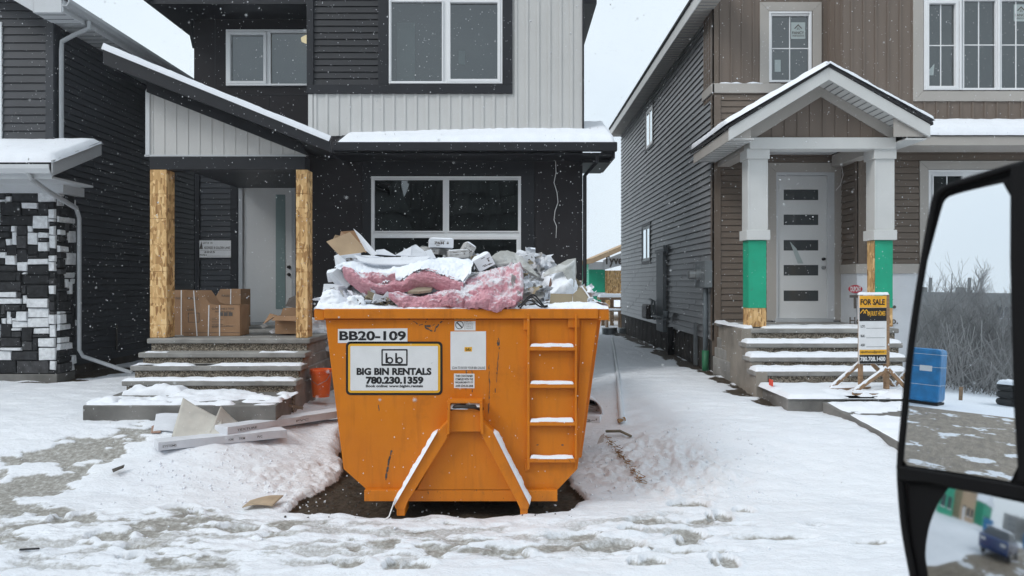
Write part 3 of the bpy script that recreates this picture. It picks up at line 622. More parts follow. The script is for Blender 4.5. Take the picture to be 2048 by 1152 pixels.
for i in range(K): m.add([A+d_*(i/K)-n_*.03, A+d_*((i+1)/K)-n_*.03, prof[i+1], prof[i], A+d_*(i/K)*.8-n_*.03+up*.62, A+d_*((i+1)/K)*.8-n_*.03+up*.62, A+(prof[i+1]-A)*.8+up*.62, A+(prof[i]-A)*.8+up*.62], [(0, 1, 2, 3), (3, 2, 6, 7)])
for q in m.v: q.y -= .015
m.build('snow_cover', snow, proof, smooth=True)
YT = 10.35; FT = front(YT); TA = (X(292, YT), Z(178, YT)); TB = (X(618, YT), Z(312, YT))
m = MB(FT); sl0 = (TB[1]-TA[1])/(TB[0]-TA[0]); battens(m, TA[0], TB[0], Z(312, YT), 0, .165, .016, .008, topfn=lambda u: TA[1]+(u-TA[0])*sl0)
m.build('porch_gable_panel', white_panel, mh, recalc=False)
m = MB(FT); m.box(X(292, YT), X(292, YT)+.06, 0, .02, Z(312, YT), TA[1]-.03); m.box(X(290, YT), X(612, YT), 0, .02, Z(312, YT)-.01, Z(312, YT)+.015); m.build('corner_trim', alu_white, mh, bevel=.003)
m = MB(); m.prism([P(293, 160, YT-.03), P(600, 284, YT-.03), P(617, 312, YT-.03), P(293, 184, YT-.03)], (0, .028, 0)); m.build('frieze_board', black_trim, mh)
m = MB(); m.box(X(299, 10.3), X(610, 10.3), 10.3, 10.56, Z(339, 10.3), Z(313, 10.3)); m.build('porch_beam', black_trim, mh, bevel=.006)
m = MB(); m.box(X(299, 10.3)+.02, xc-.02, 10.5, 13.58, Z(313, 10.3)-.02, Z(313, 10.3)+.02); m.build('porch_ceiling', black_siding, mh)
def osb_post(x0, x1, joints):
    Y0 = 10.3; m = MB(); zt = Z(339, 10.3); z0 = 1.19; js = [z0]+sorted(Z(j, Y0) for j in joints)+[zt]
    for a, b in zip(js[:-1], js[1:]): m.box(X(x0, Y0), X(x1, Y0), Y0, Y0+.25, a+.003, b-.003)
    m.box(X(x0, Y0)+.008, X(x1, Y0)-.008, Y0+.008, Y0+.24, z0, zt); return m.build('porch_post', osb, mh, bevel=.002)
osb_post(300, 333, (388, 437, 490, 543, 560, 596, 650)); osb_post(592, 615, (387, 416, 436, 497, 544, 572, 618, 661))
# skirt roof above the big window
YE = 11.65; x0, x1 = X(668, YE), X(1233, YE); ze = Z(284, YE); zr = ze+.78
sk = MB(); sk.prism([(x0-.02, YE, ze-.03), (x0-.02, YB+.9, ze+.6), (x0-.02, YB+.9, ze+.4), (x0-.02, YE, ze-.1)], (x1-x0+.0, 0, 0)); skirt = sk.build('skirt_roof', shingle, mh)
m = MB(); m.box(x0, x1, YE-.1, YE, Z(304, YE), Z(286, YE)); m.build('gutter', black_trim, skirt, bevel=.012)
m = MB(); m.box(x0-.02, x1-.03, YE+.001, YB-.0, Z(309, YE), Z(309, YE)+.03); m.prism([(x1-.06, YE+.02, Z(316, YE)), (x1-.06, YB+.9, Z(316, YE)), (x1-.06, YB+.9, ze+.42), (x1-.06, YE+.02, ze-.04)], (.04, 0, 0))
m.box(X(1168, YE), x1-.06, YB-.3, YB+.9, Z(318, YE)-.0, Z(318, YE)+.05); m.build('soffit', black_trim, skirt, bevel=.004)
m = MB(); q0 = Vector((x0+.06, YE-.07, ze-.02)); q1 = Vector((x1-.02, YE-.07, ze-.02)); sl1 = Vector((0, 1.55, .60))
snow_pad(skirt, q0, q1-q0, sl1, .09, 110, 14, 3, .01, edge=.05, lump=.2, holes=lambda q: .75*max(0, min(1, (x0+2.6-q.x)/2.6)))
m = MB(); m.tube([(X(1171, YB)+.12, YE+.02, Z(306, YE)-.02), (X(1171, YB)+.12, YE+.04, Z(312, YE)-.08), (XR+.035, YB-.02, Z(352, YB)), (XR+.035, YB-.02, .5)], .036, 4); m.build('downspout', black_trim, mh)
# main roof eave on the left
m = MB(); m.box(XL-.42, XR+.3, 12.85, 24, 6.80, 7.0); m.prism([(XL-.42, 12.8, 7.0), (XR+.3, 12.8, 7.0), ((XL+XR)/2, 12.8, 9.2)], (0, 11.2, 0)); rf = m.build('roof', black_trim, mh)
m = MB(); m.box(XL-.53, XL-.42, 12.8, 24, 6.84, 7.0); m.tube([(XL-.06, 13.65, 6.8), (XL-.06, 13.66, 6.5), (XL-.03, 13.7, 6.3)], .04, 6); m.build('gutter', black_trim, rf)
# ---- concrete steps and landing slab of the middle house
def stairs(name, label, xs, zs, ys, Yback, side, zg=.3, m_t=None):
    st = thing(name, label, 'steps', ((xs[0][0]+xs[0][1])/2, ys[0], zg))
    c = MB(); r = MB()
    for i, ((a, b), z, y) in enumerate(zip(xs, zs, ys)):
        z_lo = zs[i-1] if i else zg
        c.box(a-.03+(.12 if side and i == len(ys)-1 else 0), b+.03, y-.035, (ys[i+1] if i+1 < len(ys) else Yback)+.02, z-.068, z)
        r.box(a+.02, b-.02, y, y+.06, z_lo-.01, z-.069)
        c.box(a+.01+(.14 if side else 0), b-.01, y+.061, Yback, zg, z-.0685)
    c.build('tread', concrete, st, bevel=.014); r.build('riser', aggregate, st)
    return st
ys = [9.38, 9.65, 9.93, 10.2]; zs = [Z(761, 9.38), Z(731, 9.65), Z(705, 9.93), Z(677, 10.2)]
xs = [(X(250, ys[0]), X(590, ys[0])), (X(267, ys[1]), X(600, ys[1])), (X(283, ys[2]), X(608, ys[2])), (X(300, ys[3]), X(617, ys[3]))]
st1 = stairs('concrete_steps', 'bare grey concrete steps with pebbled risers leading to the porch with strand board posts', xs, zs, ys, 13.55, 0)
def half(q): return .0
for i, (a, b, th) in enumerate(((0, 1, .03), (0, 1, .022))):
    y = ys[i]; snow_pad(st1, (xs[i][0]-.03, y-.03, zs[i]), (xs[i][1]-xs[i][0]+.05, 0, 0), (0, .22, 0), th, 90, 8, 5+i, .015, edge=.25, lump=.5, holes=lambda q: max(0, min(1, (noise.noise(q*2.2+Vector((3, 1, 2)))-.05)*5)))
snow_pad(st1, (xs[2][1]-.6, ys[2]-.02, zs[2]), (.5, 0, 0), (0, .12, 0), .012, 30, 6, 9, .02, lump=.9); snow_pad(st1, (xs[2][0]+.05, ys[2]-.02, zs[2]), (.3, 0, 0), (0, .10, 0), .009, 30, 6, 10, .02, lump=.9)
m = MB(); a, b = X(165, 8.35), -2.66; zt = Z(811, 8.35)
m.prism([(a, 8.35, zt), (b, 8.35, zt), (X(580, 9.38)+.02, 9.40, zt), (X(250, 9.38)-.05, 9.40, zt)], (0, 0, -.42)); slab1 = m.build('landing_slab', concrete_wet, bevel=.012)
tag(slab1, 'wide dark concrete landing slab with trampled snow at the foot of the bare left steps', 'slab')
snow_pad(slab1, (a+.02, 8.37, zt), (b-a-.05, 0, 0), (0, 1.0, 0), .045, 130, 40, 12, .03, edge=.08, lump=.7, holes=lambda q: max(0, min(1.3, (noise.noise(Vector((q.x*1.2, q.y*3.2, 4)))+.6*noise.noise(Vector((q.x*3.7, q.y*8, 2)))+.10)*5)))
snow_pad(slab1, (X(250, 9.2), 9.1, zt), (.75, .0, 0), (0, .26, 0), .10, 40, 14, 15, .03, lump=.45, edge=.5)
snow_pad(slab1, (X(178, 8.5), 8.4, zt), (.35, .0, 0), (0, .22, 0), .06, 24, 10, 16, .03, lump=.45, edge=.5)

# ---------------------------------------------------------------- left house
lh = thing('house', 'charcoal sided house at the left edge with black and white stone cladding', 'house', (-9.5, 12, .38))
LX = -7.45; LY = 12.0; FL = front(LY); SR = sideR(LX)
lw_ = (LX-2.5, X(6, LY), Z(300, LY), Z(45, LY))
m = MB(FL); lap(m, -13, LX-.08, 3.9, 6.9, .130, .018, [lw_]); m.build('lap_siding', char_lap, lh, recalc=False)
window(FL, lh, lw_, [(lw_[0]+.1, lw_[1]-.05, lw_[2]+.07, lw_[3]-.05)], fw=.045)
m = MB(SR); lap(m, 12.02, 24, .55, 6.25, .115, .018); m.build('lap_siding', char_side, lh, recalc=False)
m = MB(SR); plain(m, 12.0, 24, .2, .60, d=-.02); m.build('foundation', dark_found, lh)
m = MB(FL); m.box(LX-.10, LX+.03, .0, .03, 3.9, 6.2); m.box(LX+.0, LX+.03, -.16, .0, .6, 6.2); m.build('corner_trim', char_lap, lh, bevel=.004)
zs0 = 6.16; ex = -6.97
m = MB(); m.box(LX+.002, ex, 11.5, 24, zs0, zs0+.03); m.box(-13, LX, 11.5, LY, 6.95, 6.98); so_ = m.build('soffit', alu_white, lh)
m = MB();
for k in range(60): m.box(LX+.002, ex-.02, 11.6+k*.2, 11.615+k*.2, zs0-.006, zs0+.001)
m.build('soffit_groove', grey_box, so_)
m = MB(); m.box(ex-.02, ex, 11.5, 24, zs0+.03, zs0+.20); m.box(LX+.02, ex-.021, 11.48, 11.5, zs0-.01, zs0+.22)
m.prism([(LX+.03, 11.48, zs0+.0), (LX+.03, 11.48, zs0+.24), (-12, 11.48, zs0+2.9), (-12, 11.48, zs0+2.66)], (0, .03, 0)); m.build('fascia', alu_white, lh, bevel=.003)
gp = [(0, 0), (.085, 0), (.12, .06), (.12, .115), (.10, .115), (.10, .07), (.075, .015), (.0, .015)]
m = MB(); m.prism([(ex+a, 11.45, zs0+.08+b) for a, b in gp], (0, 12.5, 0)); m.build('gutter', alu, lh)
m = MB(); m.prism([(ex+.02, 11.46, zs0+.2), (ex+.02, 11.46, zs0+.26), (-11, 11.46, zs0+2.75), (-11, 11.46, zs0+2.62)], (0, 12.5, 0)); m.build('roof', shingle, lh)
m = MB(); m.tube([(ex+.05, 12.1, zs0+.09), (ex+.05, 12.1, zs0-.05), (ex-.18, 12.08, zs0-.16), (LX+.11, 12.07, zs0-.27), (LX+.10, 12.07, zs0-.42), (LX+.10, 12.07, 4.25)], .045, 8, flat=.75); m.build('downspout', alu, lh)
# small lower roof over the stone
rxr = -6.75; zf = Z(325, 10.9); zbk = Z(286, 12.17)
m = MB(); m.prism([(-13, 10.9, zf), (-13, 12.17, zbk), (-13, 12.17, zbk-.14), (-13, 10.9, zf-.14)], (13+rxr-.03, 0, 0)); lr = m.build('lower_roof', shingle, lh)
m = MB(); m.prism([(rxr-.028, 10.88, zf+.03), (rxr-.028, 12.17, zbk+.03), (rxr-.028, 12.17, zbk-.20), (rxr-.028, 10.88, zf-.20)], (.03, 0, 0)); m.build('rake_board', alu, lr, bevel=.004)
m = MB(); m.prism([(-13, 10.78+.12-a, zf-.17+b*1.1) for a, b in gp], (13+rxr, 0, 0)); m.box(-13, rxr-.03, 10.901, 10.93, zf-.24, zf-.02); m.build('gutter', alu_white, lr)
m = MB(); m.box(-13, rxr-.04, 10.93, 12.0, zf-.23, zf-.20); m.box(-13, -7.05, 11.62, 11.7, zf-.36, zf-.22); m.box(-7.16, -7.05, 11.7, 12.2, zf-.36, zf-.22); m.build('soffit', alu_white, lr)
snow_pad(lr, (-13, 10.86, zf+.0), (13+rxr+.02, 0, 0), (0, 1.3, zbk-zf), .10, 90, 14, 21, .012, edge=.10, lump=.12)
# stone cladding
st_dark = [mat('dark_stone_a', (.016, .017, .019), .8, var=.5, vs=14, bump=.7, bs=35), mat('dark_stone_b', (.030, .031, .034), .8, var=.5, vs=14, bump=.7, bs=35), mat('dark_stone_c', (.055, .055, .058), .8, var=.4, vs=14, bump=.7, bs=35),
           mat('white_stone', (.72, .74, .76), .8, var=.16, vs=18, bump=.6, bs=35)]
def stones(mb, u0, u1, v0, v1, corner, rs):
    v = v0; rw = random.Random(rs); h = .052
    rows = int((v1-v0)/h)+1; cols = int((u1-u0)/.085)+1
    grid = [[0]*cols for _ in range(rows)]
    for r in range(rows):
        for c in range(cols):
            if grid[r][c]: continue
            hh = rw.choice((1, 2, 2, 3, 3, 4)); ww = rw.choice((2, 3, 4)) if hh == 1 else rw.choice((3, 3, 4, 5)) if hh == 2 else rw.choice((2, 3, 4, 5, 6))
            white = rw.random() < (.60 if not (c and grid[r][c-1] == 3) else .34)
            if white and rw.random() < .18: ww = 1; hh = rw.choice((1, 2))
            w2_ = 0
            while w2_ < ww and c+w2_ < cols and not grid[r][c+w2_]: w2_ += 1
            while hh > 1 and (r+hh > rows or any(grid[r+hh-1][c+k] for k in range(w2_))): hh -= 1
            for a in range(hh):
                for k in range(w2_): grid[r+a][c+k] = 3 if white else 1
            a = u0+c*.085; b = min(u1, a+w2_*.085); c0 = v0+r*h; c1 = min(v1, c0+hh*h)
            if b-a < .02 or c1-c0 < .02: continue
            mi = 3 if white else rw.choice((0, 0, 1, 1, 1, 2)); e = .002+rw.random()*.005; d = .018+rw.random()*.040
            j = lambda: rw.uniform(-.006, .006)
            p = [(a+e+j(), 0, c0+e+j()), (b-e+j(), 0, c0+e+j()), (b-e+j(), 0, c1-e+j()), (a+e+j(), 0, c1-e+j())]; q = [(x+(.008 if i in (0, 3) else -.008), d+j(), z+(.008 if i < 2 else -.008)) for i, (x, y, z) in enumerate(p)]
            mb.add(p+q, [(4, 5, 6, 7), (0, 1, 5, 4), (1, 2, 6, 5), (2, 3, 7, 6), (3, 0, 4, 7)], mi)
zt = zf-.30
m = MB(front(11.7)); stones(m, -13, -7.2, .52, zt, 1, 3); m.quad((-13, .004, .5), (-7.2, .004, .5), (-7.2, .004, zt), (-13, .004, zt), 0)
m.M = sideR(-7.2); stones(m, 11.7, 12.15, .52, zt, 1, 5); m.quad((11.7, .004, .5), (12.15, .004, .5), (12.15, .004, zt), (11.7, .004, zt), 0); m.quad((12.15, .004, .5), (12.15, -.3, .5), (12.15, -.3, zt), (12.15, .004, zt), 0)
m.build('stone_cladding', st_dark, lh, bevel=.004, recalc=False)
m = MB(); m.box(-13, -7.17, 11.66, 12.15, .3, .515); m.build('foundation', concrete_wet, lh, bevel=.01)
m = MB(); m.tube([(X(57, 10.85), 10.84, zf-.16), (X(60, 10.85), 10.86, zf-.24), (X(100, 11.3), 11.3, Z(385, 11.3)), (X(152, 11.95), 11.95, Z(416, 11.95)), (-7.03, 12.02, Z(436, 12.02)), (-7.03, 12.02, Z(700, 12.02)), (-6.98, 12.04, Z(713, 12.02)), (X(264, 12.2), 12.2, .47)], .043, 8, flat=.75); m.build('downspout', alu, lh)
snow_pad(lh, (LX+.02, 11.95, Z(300, 12)-.03), (.28, 0, 0), (0, .25, 0), .09, 14, 10, 23, .02, lump=.6, edge=.5)
# gas regulator on the side wall
gmt = thing('gas_meter', 'small dark gas meter with snow on top low on the charcoal side wall', 'gas meter', P(213, 700, 13.9))
m = MB(); c = P(212, 668, 13.9); m.M = Matrix.Translation(c); m.box(-.10, .14, -.1, .1, -.12, .10); m.tube([(.0, 0, .1), (0, 0, .17), (.2, 0, .17), (.2, 0, -.3)], .02, 8); m.build('meter_body', dark_found, gmt, bevel=.03)
snow_pad(gmt, c+Vector((-.12, -.1, .11)), (.3, 0, 0), (0, .2, 0), .04, 12, 8, 25, .01)

# ---------------------------------------------------------------- right house
rh = thing('house', 'brown sided house with a gabled white column porch and green wrapped column bases', 'house', (5.5, 12.8, .4))
RX = 3.49; YC, YD = 12.8, 12.2; FC, FD = front(YC), front(YD); SL = sideL(RX)
w_a = (18.25, 19.2, Z(293, 18.7), Z(216, 18.7)); w_b = (18.6, 19.7, Z(522, 19.1), Z(452, 19.1))
zso = H+4.72
m = MB(SL); lap(m, YC+.02, 23.6, Z(680, YC), zso, .115, .025, [w_a, w_b]); m.build('lap_siding', grey_side, rh, recalc=False)
for w_, mt in ((w_a, 1), (w_b, 2)):
    c = (w_[0]+w_[1])/2; window(SL, rh, w_, [(w_[0]+.10, c-.04, w_[2]+.08, w_[3]-.08), (c+.05, w_[1]-.08, w_[2]+.08, w_[3]-.08)], fw=.05, sash=(0,), dd=.020, pd=.010, gm=glass_d, rm=room_d)
    f = MB(SL); f.box(w_[0]-.07, w_[0], 0, .03, w_[2]-.07, w_[3]+.07); f.box(w_[1], w_[1]+.07, 0, .03, w_[2]-.07, w_[3]+.07); f.box(w_[0], w_[1], 0, .03, w_[3], w_[3]+.07); f.box(w_[0], w_[1], 0, .03, w_[2]-.07, w_[2]); f.build('casing', black_siding, rh)
m = MB(SL); plain(m, YC+.0, 23.6, .1, Z(680, YC)+.02, d=-.015)
for k in range(16): m.box(YC+1.0+k*.6, YC+1.02+k*.6, -.015, -.008, .2, Z(680, YC)-.02)
m.build('foundation', dark_found, rh, recalc=False)
m = MB(SL); m.quad((23.6, 0, .1), (23.6, -8, .1), (23.6, -8, 7), (23.6, 0, 7)); m.build('rear_wall', grey_side, rh)
m = MB(SL); m.box(YC-.03, YC+.10, .0, .03, Z(682, YC), zso); m.M = FC; m.box(RX-.03, RX+.115, .0, .03, .70, Z(190, YC)); m.box(RX-.03, RX+.08, .0, .03, Z(168, YC), 7.3); m.build('corner_trim', brown_lap, rh, bevel=.004)
m = MB(SL); battens(m, YC+.1, YC+.62, Z(196, YC), zso, .16, .03, .012); m.M = Matrix.Translation((-.022, 0, 0)) @ SL; m.v = [v+Vector((-.022, 0, 0)) for v in m.v]; m.build('batten_return', brown_bat, rh, recalc=False)
# eave of the side
ex2 = 3.14
m = MB(); m.box(ex2+.02, RX-.002, 11.6, 23.8, zso+.002, zso+.03); m.build('soffit', greige, rh)
m = MB()
for k in range(80): m.box(ex2+.02, RX-.01, 11.7+k*.15, 11.708+k*.15, zso-.005, zso+.003)
m.build('soffit_groove', grey_box, rh)
m = MB(); m.box(ex2, ex2+.02, 11.6, 23.85, zso-.02, zso+.19); m.box(ex2+.02, 12, 23.8, 23.85, zso-.02, zso+.19); m.build('fascia', pale_trim, rh)
m = MB(); m.prism([(ex2-.03, 12.85, zso+.19), (ex2-.03, 12.85, zso+.24), (7.5, 12.85, zso+2.7), (12, 12.85, zso+.24), (12, 12.85, zso+.19)], (0, 10.95, 0)); m.prism([(ex2-.03, 11.6, zso+.19), (ex2-.03, 11.6, zso+.24), (RX, 11.6, zso+.44), (RX, 11.6, zso+.19)], (0, 1.249, 0)); m.build('roof', shingle, rh)
# front walls
wu1 = (X(1537, YC), X(1622, YC), Z(165, YC), Z(24, YC)); zb1 = Z(187, YC)
dh = (X(1548, YC), X(1665, YC), 1.2, Z(345, YC))
m = MB(FC); lap(m, RX, X(1700, YC)+.1, .9, Z(187, YC), .108, .017, [(X(1540, YC), X(1678, YC), .9, Z(334, YC))]); m.build('lap_siding', brown_lap, rh, recalc=False)
m = MB(FC); battens(m, RX, 5.5, Z(170, YC), 7.3, .19, .03, .016, [wu1]); m.build('batten_siding', brown_bat, rh, recalc=False)
m = MB(FC); m.box(RX-.04, X(1560, YC), 0, .05, zb1, Z(168, YC)); m.M = SL; m.box(YC-.05, YC+.62, 0, .05, zb1, Z(168, YC)-.003); m.build('band_board', greige, rh, bevel=.006)
snow_pad(rh, (RX+.05, YC-.05, Z(168, YC)), (.8, 0, 0), (0, .05, 0), .02, 40, 6, 33, .01, lump=.9, edge=.3, holes=lambda q: max(0, min(1, noise.noise(q*5)*6)))
def casing(M, Y, parent, x0, x1, y0, y1, w, bottom=True, m_=greige, d=.03):
    a, b, c, e = X(x0, Y), X(x1, Y), Z(y1, Y), Z(y0, Y); f = MB(M); w = w/F*Y
    t = [(a, 0, e), (b, 0, e), (b-w, 0, e-w), (a+w, 0, e-w)]
    def trap(q): f.prism(q, (0, d, 0))
    trap([(a, 0, e), (b, 0, e), (b-w, 0, e-w), (a+w, 0, e-w)]); g_ = .0025
    if bottom:
        trap([(a, 0, c), (a, 0, e-g_), (a+w, 0, e-w-g_), (a+w, 0, c+w+g_)]); trap([(b, 0, c), (b, 0, e-g_), (b-w, 0, e-w-g_), (b-w, 0, c+w+g_)]); trap([(a+g_, 0, c), (b-g_, 0, c), (b-w, 0, c+w), (a+w, 0, c+w)])
    else:
        trap([(a, 0, c), (a, 0, e-g_), (a+w, 0, e-w-g_), (a+w, 0, c)]); trap([(b, 0, c), (b, 0, e-g_), (b-w, 0, e-w-g_), (b-w, 0, c)])
    return f.build('casing', m_, parent, bevel=.003)
W4 = window(FC, rh, wu1, [(X(1543, YC), X(1617, YC), Z(161, YC), Z(32, YC))], fw=.035, muntin=(2, 2, (.5,))); casing(FC, YC, rh, 1519, 1642, 5, 187, 18)
def win_sticker(M, Y, W, x0, x1, y0, y1):
    m = MB(M); m.box(X(x0, Y), X(x1, Y), -.0185, -.016, Z(y1, Y), Z(y0, Y)); s_ = m.build('paper_label', sticker_dull, W)
    h = y1-y0; w = x1-x0; cx = (x0+x1)/2
    text('FANCY', s_, ink_soft, M, X(x0+2, Y), X(x1-2, Y), Z(y0+h*.72, Y), Z(y0+h*.55, Y), d=-.014, bold=.02)
    text('WINDOWS', s_, ink_soft, M, X(x0+2, Y), X(x1-2, Y), Z(y0+h*.88, Y), Z(y0+h*.77, Y), d=-.014, bold=.01)
    m = MB(M); c = Z(y0+h*.45, Y); k = (X(x1, Y)-X(x0, Y)); u = X(cx, Y)
    for s in (-1, 1):
        m.prism([(u, -.015, c+k*.40), (u, -.015, c+k*.30), (u+s*k*.2, -.015, c+k*.08), (u+s*k*.3, -.015, c+k*.08)], (0, .001, 0)); m.prism([(u+s*k*.02, -.015, c+k*.22), (u+s*k*.1, -.015, c), (u+s*k*.04, -.015, c)], (0, .001, 0))
    m.build('emblem', ink_soft, s_)
win_sticker(FC, YC, W4, 1583, 1611, 44, 77)
m = MB(FC); m.box(X(1550, YC), X(1562, YC), -.0185, -.016, Z(143, YC), Z(119, YC)); m.build('paper_note', sticker_dull, W4)
# projecting right part
x5 = 5.46; wu2 = (X(1846, YD), 9.6, Z(181, YD), 7.3)
m = MB(FD); battens(m, x5, 9.8, Z(246, YD)-.1, 7.4, .20, .03, .016, [wu2], off=.02); m.M = sideL(x5); battens(m, YD, YC, 4.6, 7.4, .20, .03, .014); m.build('batten_siding', brown_bat, rh, recalc=False)
W5 = window(FD, rh, wu2, [(X(1856, YD), X(1909, YD), Z(173, YD), Z(8, YD)), (X(1927, YD), X(1990, YD), Z(177, YD), Z(2, YD)), (X(2002, YD), X(2064, YD), Z(177, YD), Z(2, YD)), (X(2080, YD), 9.4, Z(177, YD), Z(2, YD))], fw=.035, sash=(0,), muntin=(2, 2, (.5,)))
for xx in (1919, 1996): bar(FD, W5, 'mullion', white_frame, X(xx-3, YD), X(xx+1, YD), wu2[2], wu2[3], 0, .05)
m = MB(FD); w = 20/F*YD; a = X(1825, YD); c = Z(203, YD)
m.prism([(a, 0, c), (a, 0, 7.35), (a+w, 0, 7.35), (a+w, 0, c+w)], (0, .03, 0)); m.prism([(a+.003, 0, c), (9.8, 0, c), (9.8, 0, c+w), (a+w+.003, 0, c+w)], (0, .03, 0)); m.build('casing', greige, rh, bevel=.003)
win_sticker(FD, YD, W5, 2029, 2058, 8, 42)
m = MB(FD); m.prism([(X(1856, YD)+.02, -.0185, Z(150, YD)), (X(1868, YD), -.0185, Z(150, YD)), (X(1870, YD), -.0185, Z(127, YD)), (X(1860, YD), -.0185, Z(138, YD))], (0, .002, 0)); m.build('paper_note', sticker_dull, W5)
# skirt roof on the right
yq = 11.6; m = MB(); xs0 = X(1797, yq)
m.prism([(xs0, yq, Z(270, yq)), (xs0, YD, Z(243, YD)), (xs0, YD, Z(243, YD)-.1), (xs0, yq, Z(276, yq))], (10-xs0, 0, 0)); sk2 = m.build('skirt_roof', shingle, rh)
m = MB(); m.prism([(X(1797, yq), yq-.02, Z(291, yq)), (X(1860, yq), yq-.02, Z(273, yq)), (10, yq-.02, Z(273, yq)), (10, yq-.02, Z(291, yq))], (0, .02, 0)); m.box(xs0, 10, yq+.001, YD, Z(292, yq)+.005, Z(292, yq)+.03); m.build('fascia', greige, sk2, bevel=.004)
snow_pad(sk2, (xs0, yq-.05, Z(271, yq)), (9.8-xs0, 0, 0), (0, .65, Z(243, YD)-Z(271, yq)-.04), .10, 70, 10, 36, .01, edge=.10, lump=.12)
# lower right wall
x57 = 5.70; wlr = (X(1855, YD), 8.4, Z(528, YD)+.12, Z(340, YD)); 
m = MB(FD); lap(m, x57, 9.8, Z(530, YD), Z(280, YD), .108, .017, [wlr]); m.M = sideL(x57); lap(m, YD+.0, YC, Z(530, YD), Z(280, YD), .108, .017); m.build('lap_siding', brown_lap, rh, recalc=False)
m = MB(FD); m.box(x57-.03, x57+.10, 0, .026, Z(530, YD), Z(290, YD)); m.M = sideL(x57); m.box(YD-.026, YD+.08, 0, .026, Z(530, YD), Z(290, YD)); m.build('corner_trim', brown_lap, rh, bevel=.004)
W6 = window(FD, rh, wlr, [(X(1866, YD), X(1924, YD), Z(520, YD), Z(352, YD)), (X(1945, YD), 8.3, Z(520, YD), Z(352, YD))], fw=.035, gm=glass_d, rm=room_d, muntin=(2, 2, (.5,)))
m = MB(FD); w = 17/F*YD; a = X(1838, YD); e = Z(322, YD)
m.prism([(a, 0, e), (9.8, 0, e), (9.8, 0, e-w), (a+w, 0, e-w)], (0, .03, 0)); m.prism([(a, 0, Z(527, YD)), (a, 0, e-.003), (a+w, 0, e-w-.003), (a+w, 0, Z(527, YD))], (0, .03, 0)); m.build('casing', greige, rh, bevel=.003)
m = MB(FD); m.box(x57-.05, 9.8, 0, .045, Z(547, YD), Z(528, YD)); m.M = sideL(x57); m.box(YD-.04, YC-.03, 0, .045, Z(547, YD), Z(528, YD)-.002); m.build('band_board', greige, rh, bevel=.006)
m = MB(FD)
def wrapd(u, v): return .012*noise.noise(Vector((u*2, v*3, 1)))+.006*noise.noise(Vector((u*7, v*5, 3)))
NX, NZ = 60, 26; u0, u1, v0, v1 = x57-.02, 9.8, .4, Z(547, YD)
m.add([(u0+(u1-u0)*i/NX, .012+wrapd(u0+(u1-u0)*i/NX, v0+(v1-v0)*j/NZ), v0+(v1-v0)*j/NZ) for j in range(NZ+1) for i in range(NX+1)], [(j*(NX+1)+i, j*(NX+1)+i+1, (j+1)*(NX+1)+i+1, (j+1)*(NX+1)+i) for j in range(NZ) for i in range(NX)])
m.M = sideL(x57-.02); m.quad((YD, 0, .4), (YC, 0, .4), (YC, 0, v1), (YD, 0, v1))
hw = m.build('house_wrap', wrap_m, rh, smooth=True, recalc=False)
text('Tyvek.', hw, ink_soft, FD, X(1697, YD), X(1790, YD), Z(625, YD), Z(590, YD), d=.035, bold=.03)
text('HomeWrap.', hw, ink_soft, FD, X(1697, YD), X(1794, YD), Z(652, YD), Z(634, YD), d=.035, bold=.02)
m = MB(FD); m.tube([(X(1709, YD), .030, Z(578, YD)), (X(1709, YD), .032, Z(578, YD))], .09, 20, flat=1.3); 
for v in m.v: v.z = Z(578, YD)+(v.z-Z(578, YD))*.75
m.build('printed_oval', ink_red, hw); text('DUPONT', hw, sticker, FD, X(1699, YD), X(1720, YD), Z(583, YD), Z(573, YD), d=.036, bold=.02)
# door
casing(FC, YC, rh, 1533, 1687, 326, 641, 19, bottom=False, d=.02)
zb = Z(640, YC); dr = MB(FC); dr.box(X(1555, YC), X(1654, YC), -.06, -.015, zb+.03, Z(352, YC)); door2 = dr.build('front_door', cream_door, rh, bevel=.003)
fr = MB(FC); fr.box(X(1546, YC), X(1555, YC), -.08, .018, zb, Z(345, YC)); fr.box(X(1654, YC), X(1669, YC), -.08, .018, zb, Z(345, YC)); fr.box(X(1555, YC), X(1654, YC), -.08, .022, Z(351, YC), Z(345, YC)); fr.build('door_frame', alu_white, door2, bevel=.003)
fr = MB(FC); fr.box(X(1549, YC), X(1664, YC), -.08, .06, zb-.03, zb+.028); fr.build('threshold', alu, door2)
m = MB(FC); m.box(X(1551, YC), X(1668, YC), -.2, -.07, 1.2, Z(340, YC)); m.build('door_backing', room_d, door2)
for y0, y1 in ((379, 400), (429, 450), (480, 501), (530, 551), (581, 602)):
    m = MB(FC); m.box(X(1568, YC), X(1637, YC), -.02, -.012, Z(y1, YC), Z(y0, YC)); m.build('glass_lite', dark_lite, door2)
for yy, r0 in ((518, .028), (535, .032)):
    m = MB(FC); cx = X(1647, YC); m.tube([(cx, -.02, Z(yy, YC)), (cx, .0, Z(yy, YC)), (cx, .02, Z(yy, YC)), (cx, .05, Z(yy, YC))], [r0, r0, r0*.6, r0*.8], 14); m.build('knob' if yy > 530 else 'deadbolt', galv if yy > 530 else ink, door2, smooth=True)
m = MB(FC); m.prism([(X(1580, YC), -.008, Z(483, YC)), (X(1593, YC), -.008, Z(497, YC)), (X(1607, YC), -.008, Z(527, YC)), (X(1596, YC), -.008, Z(527, YC))], (0, .002, 0)); m.build('torn_film', sticker_dull, door2)
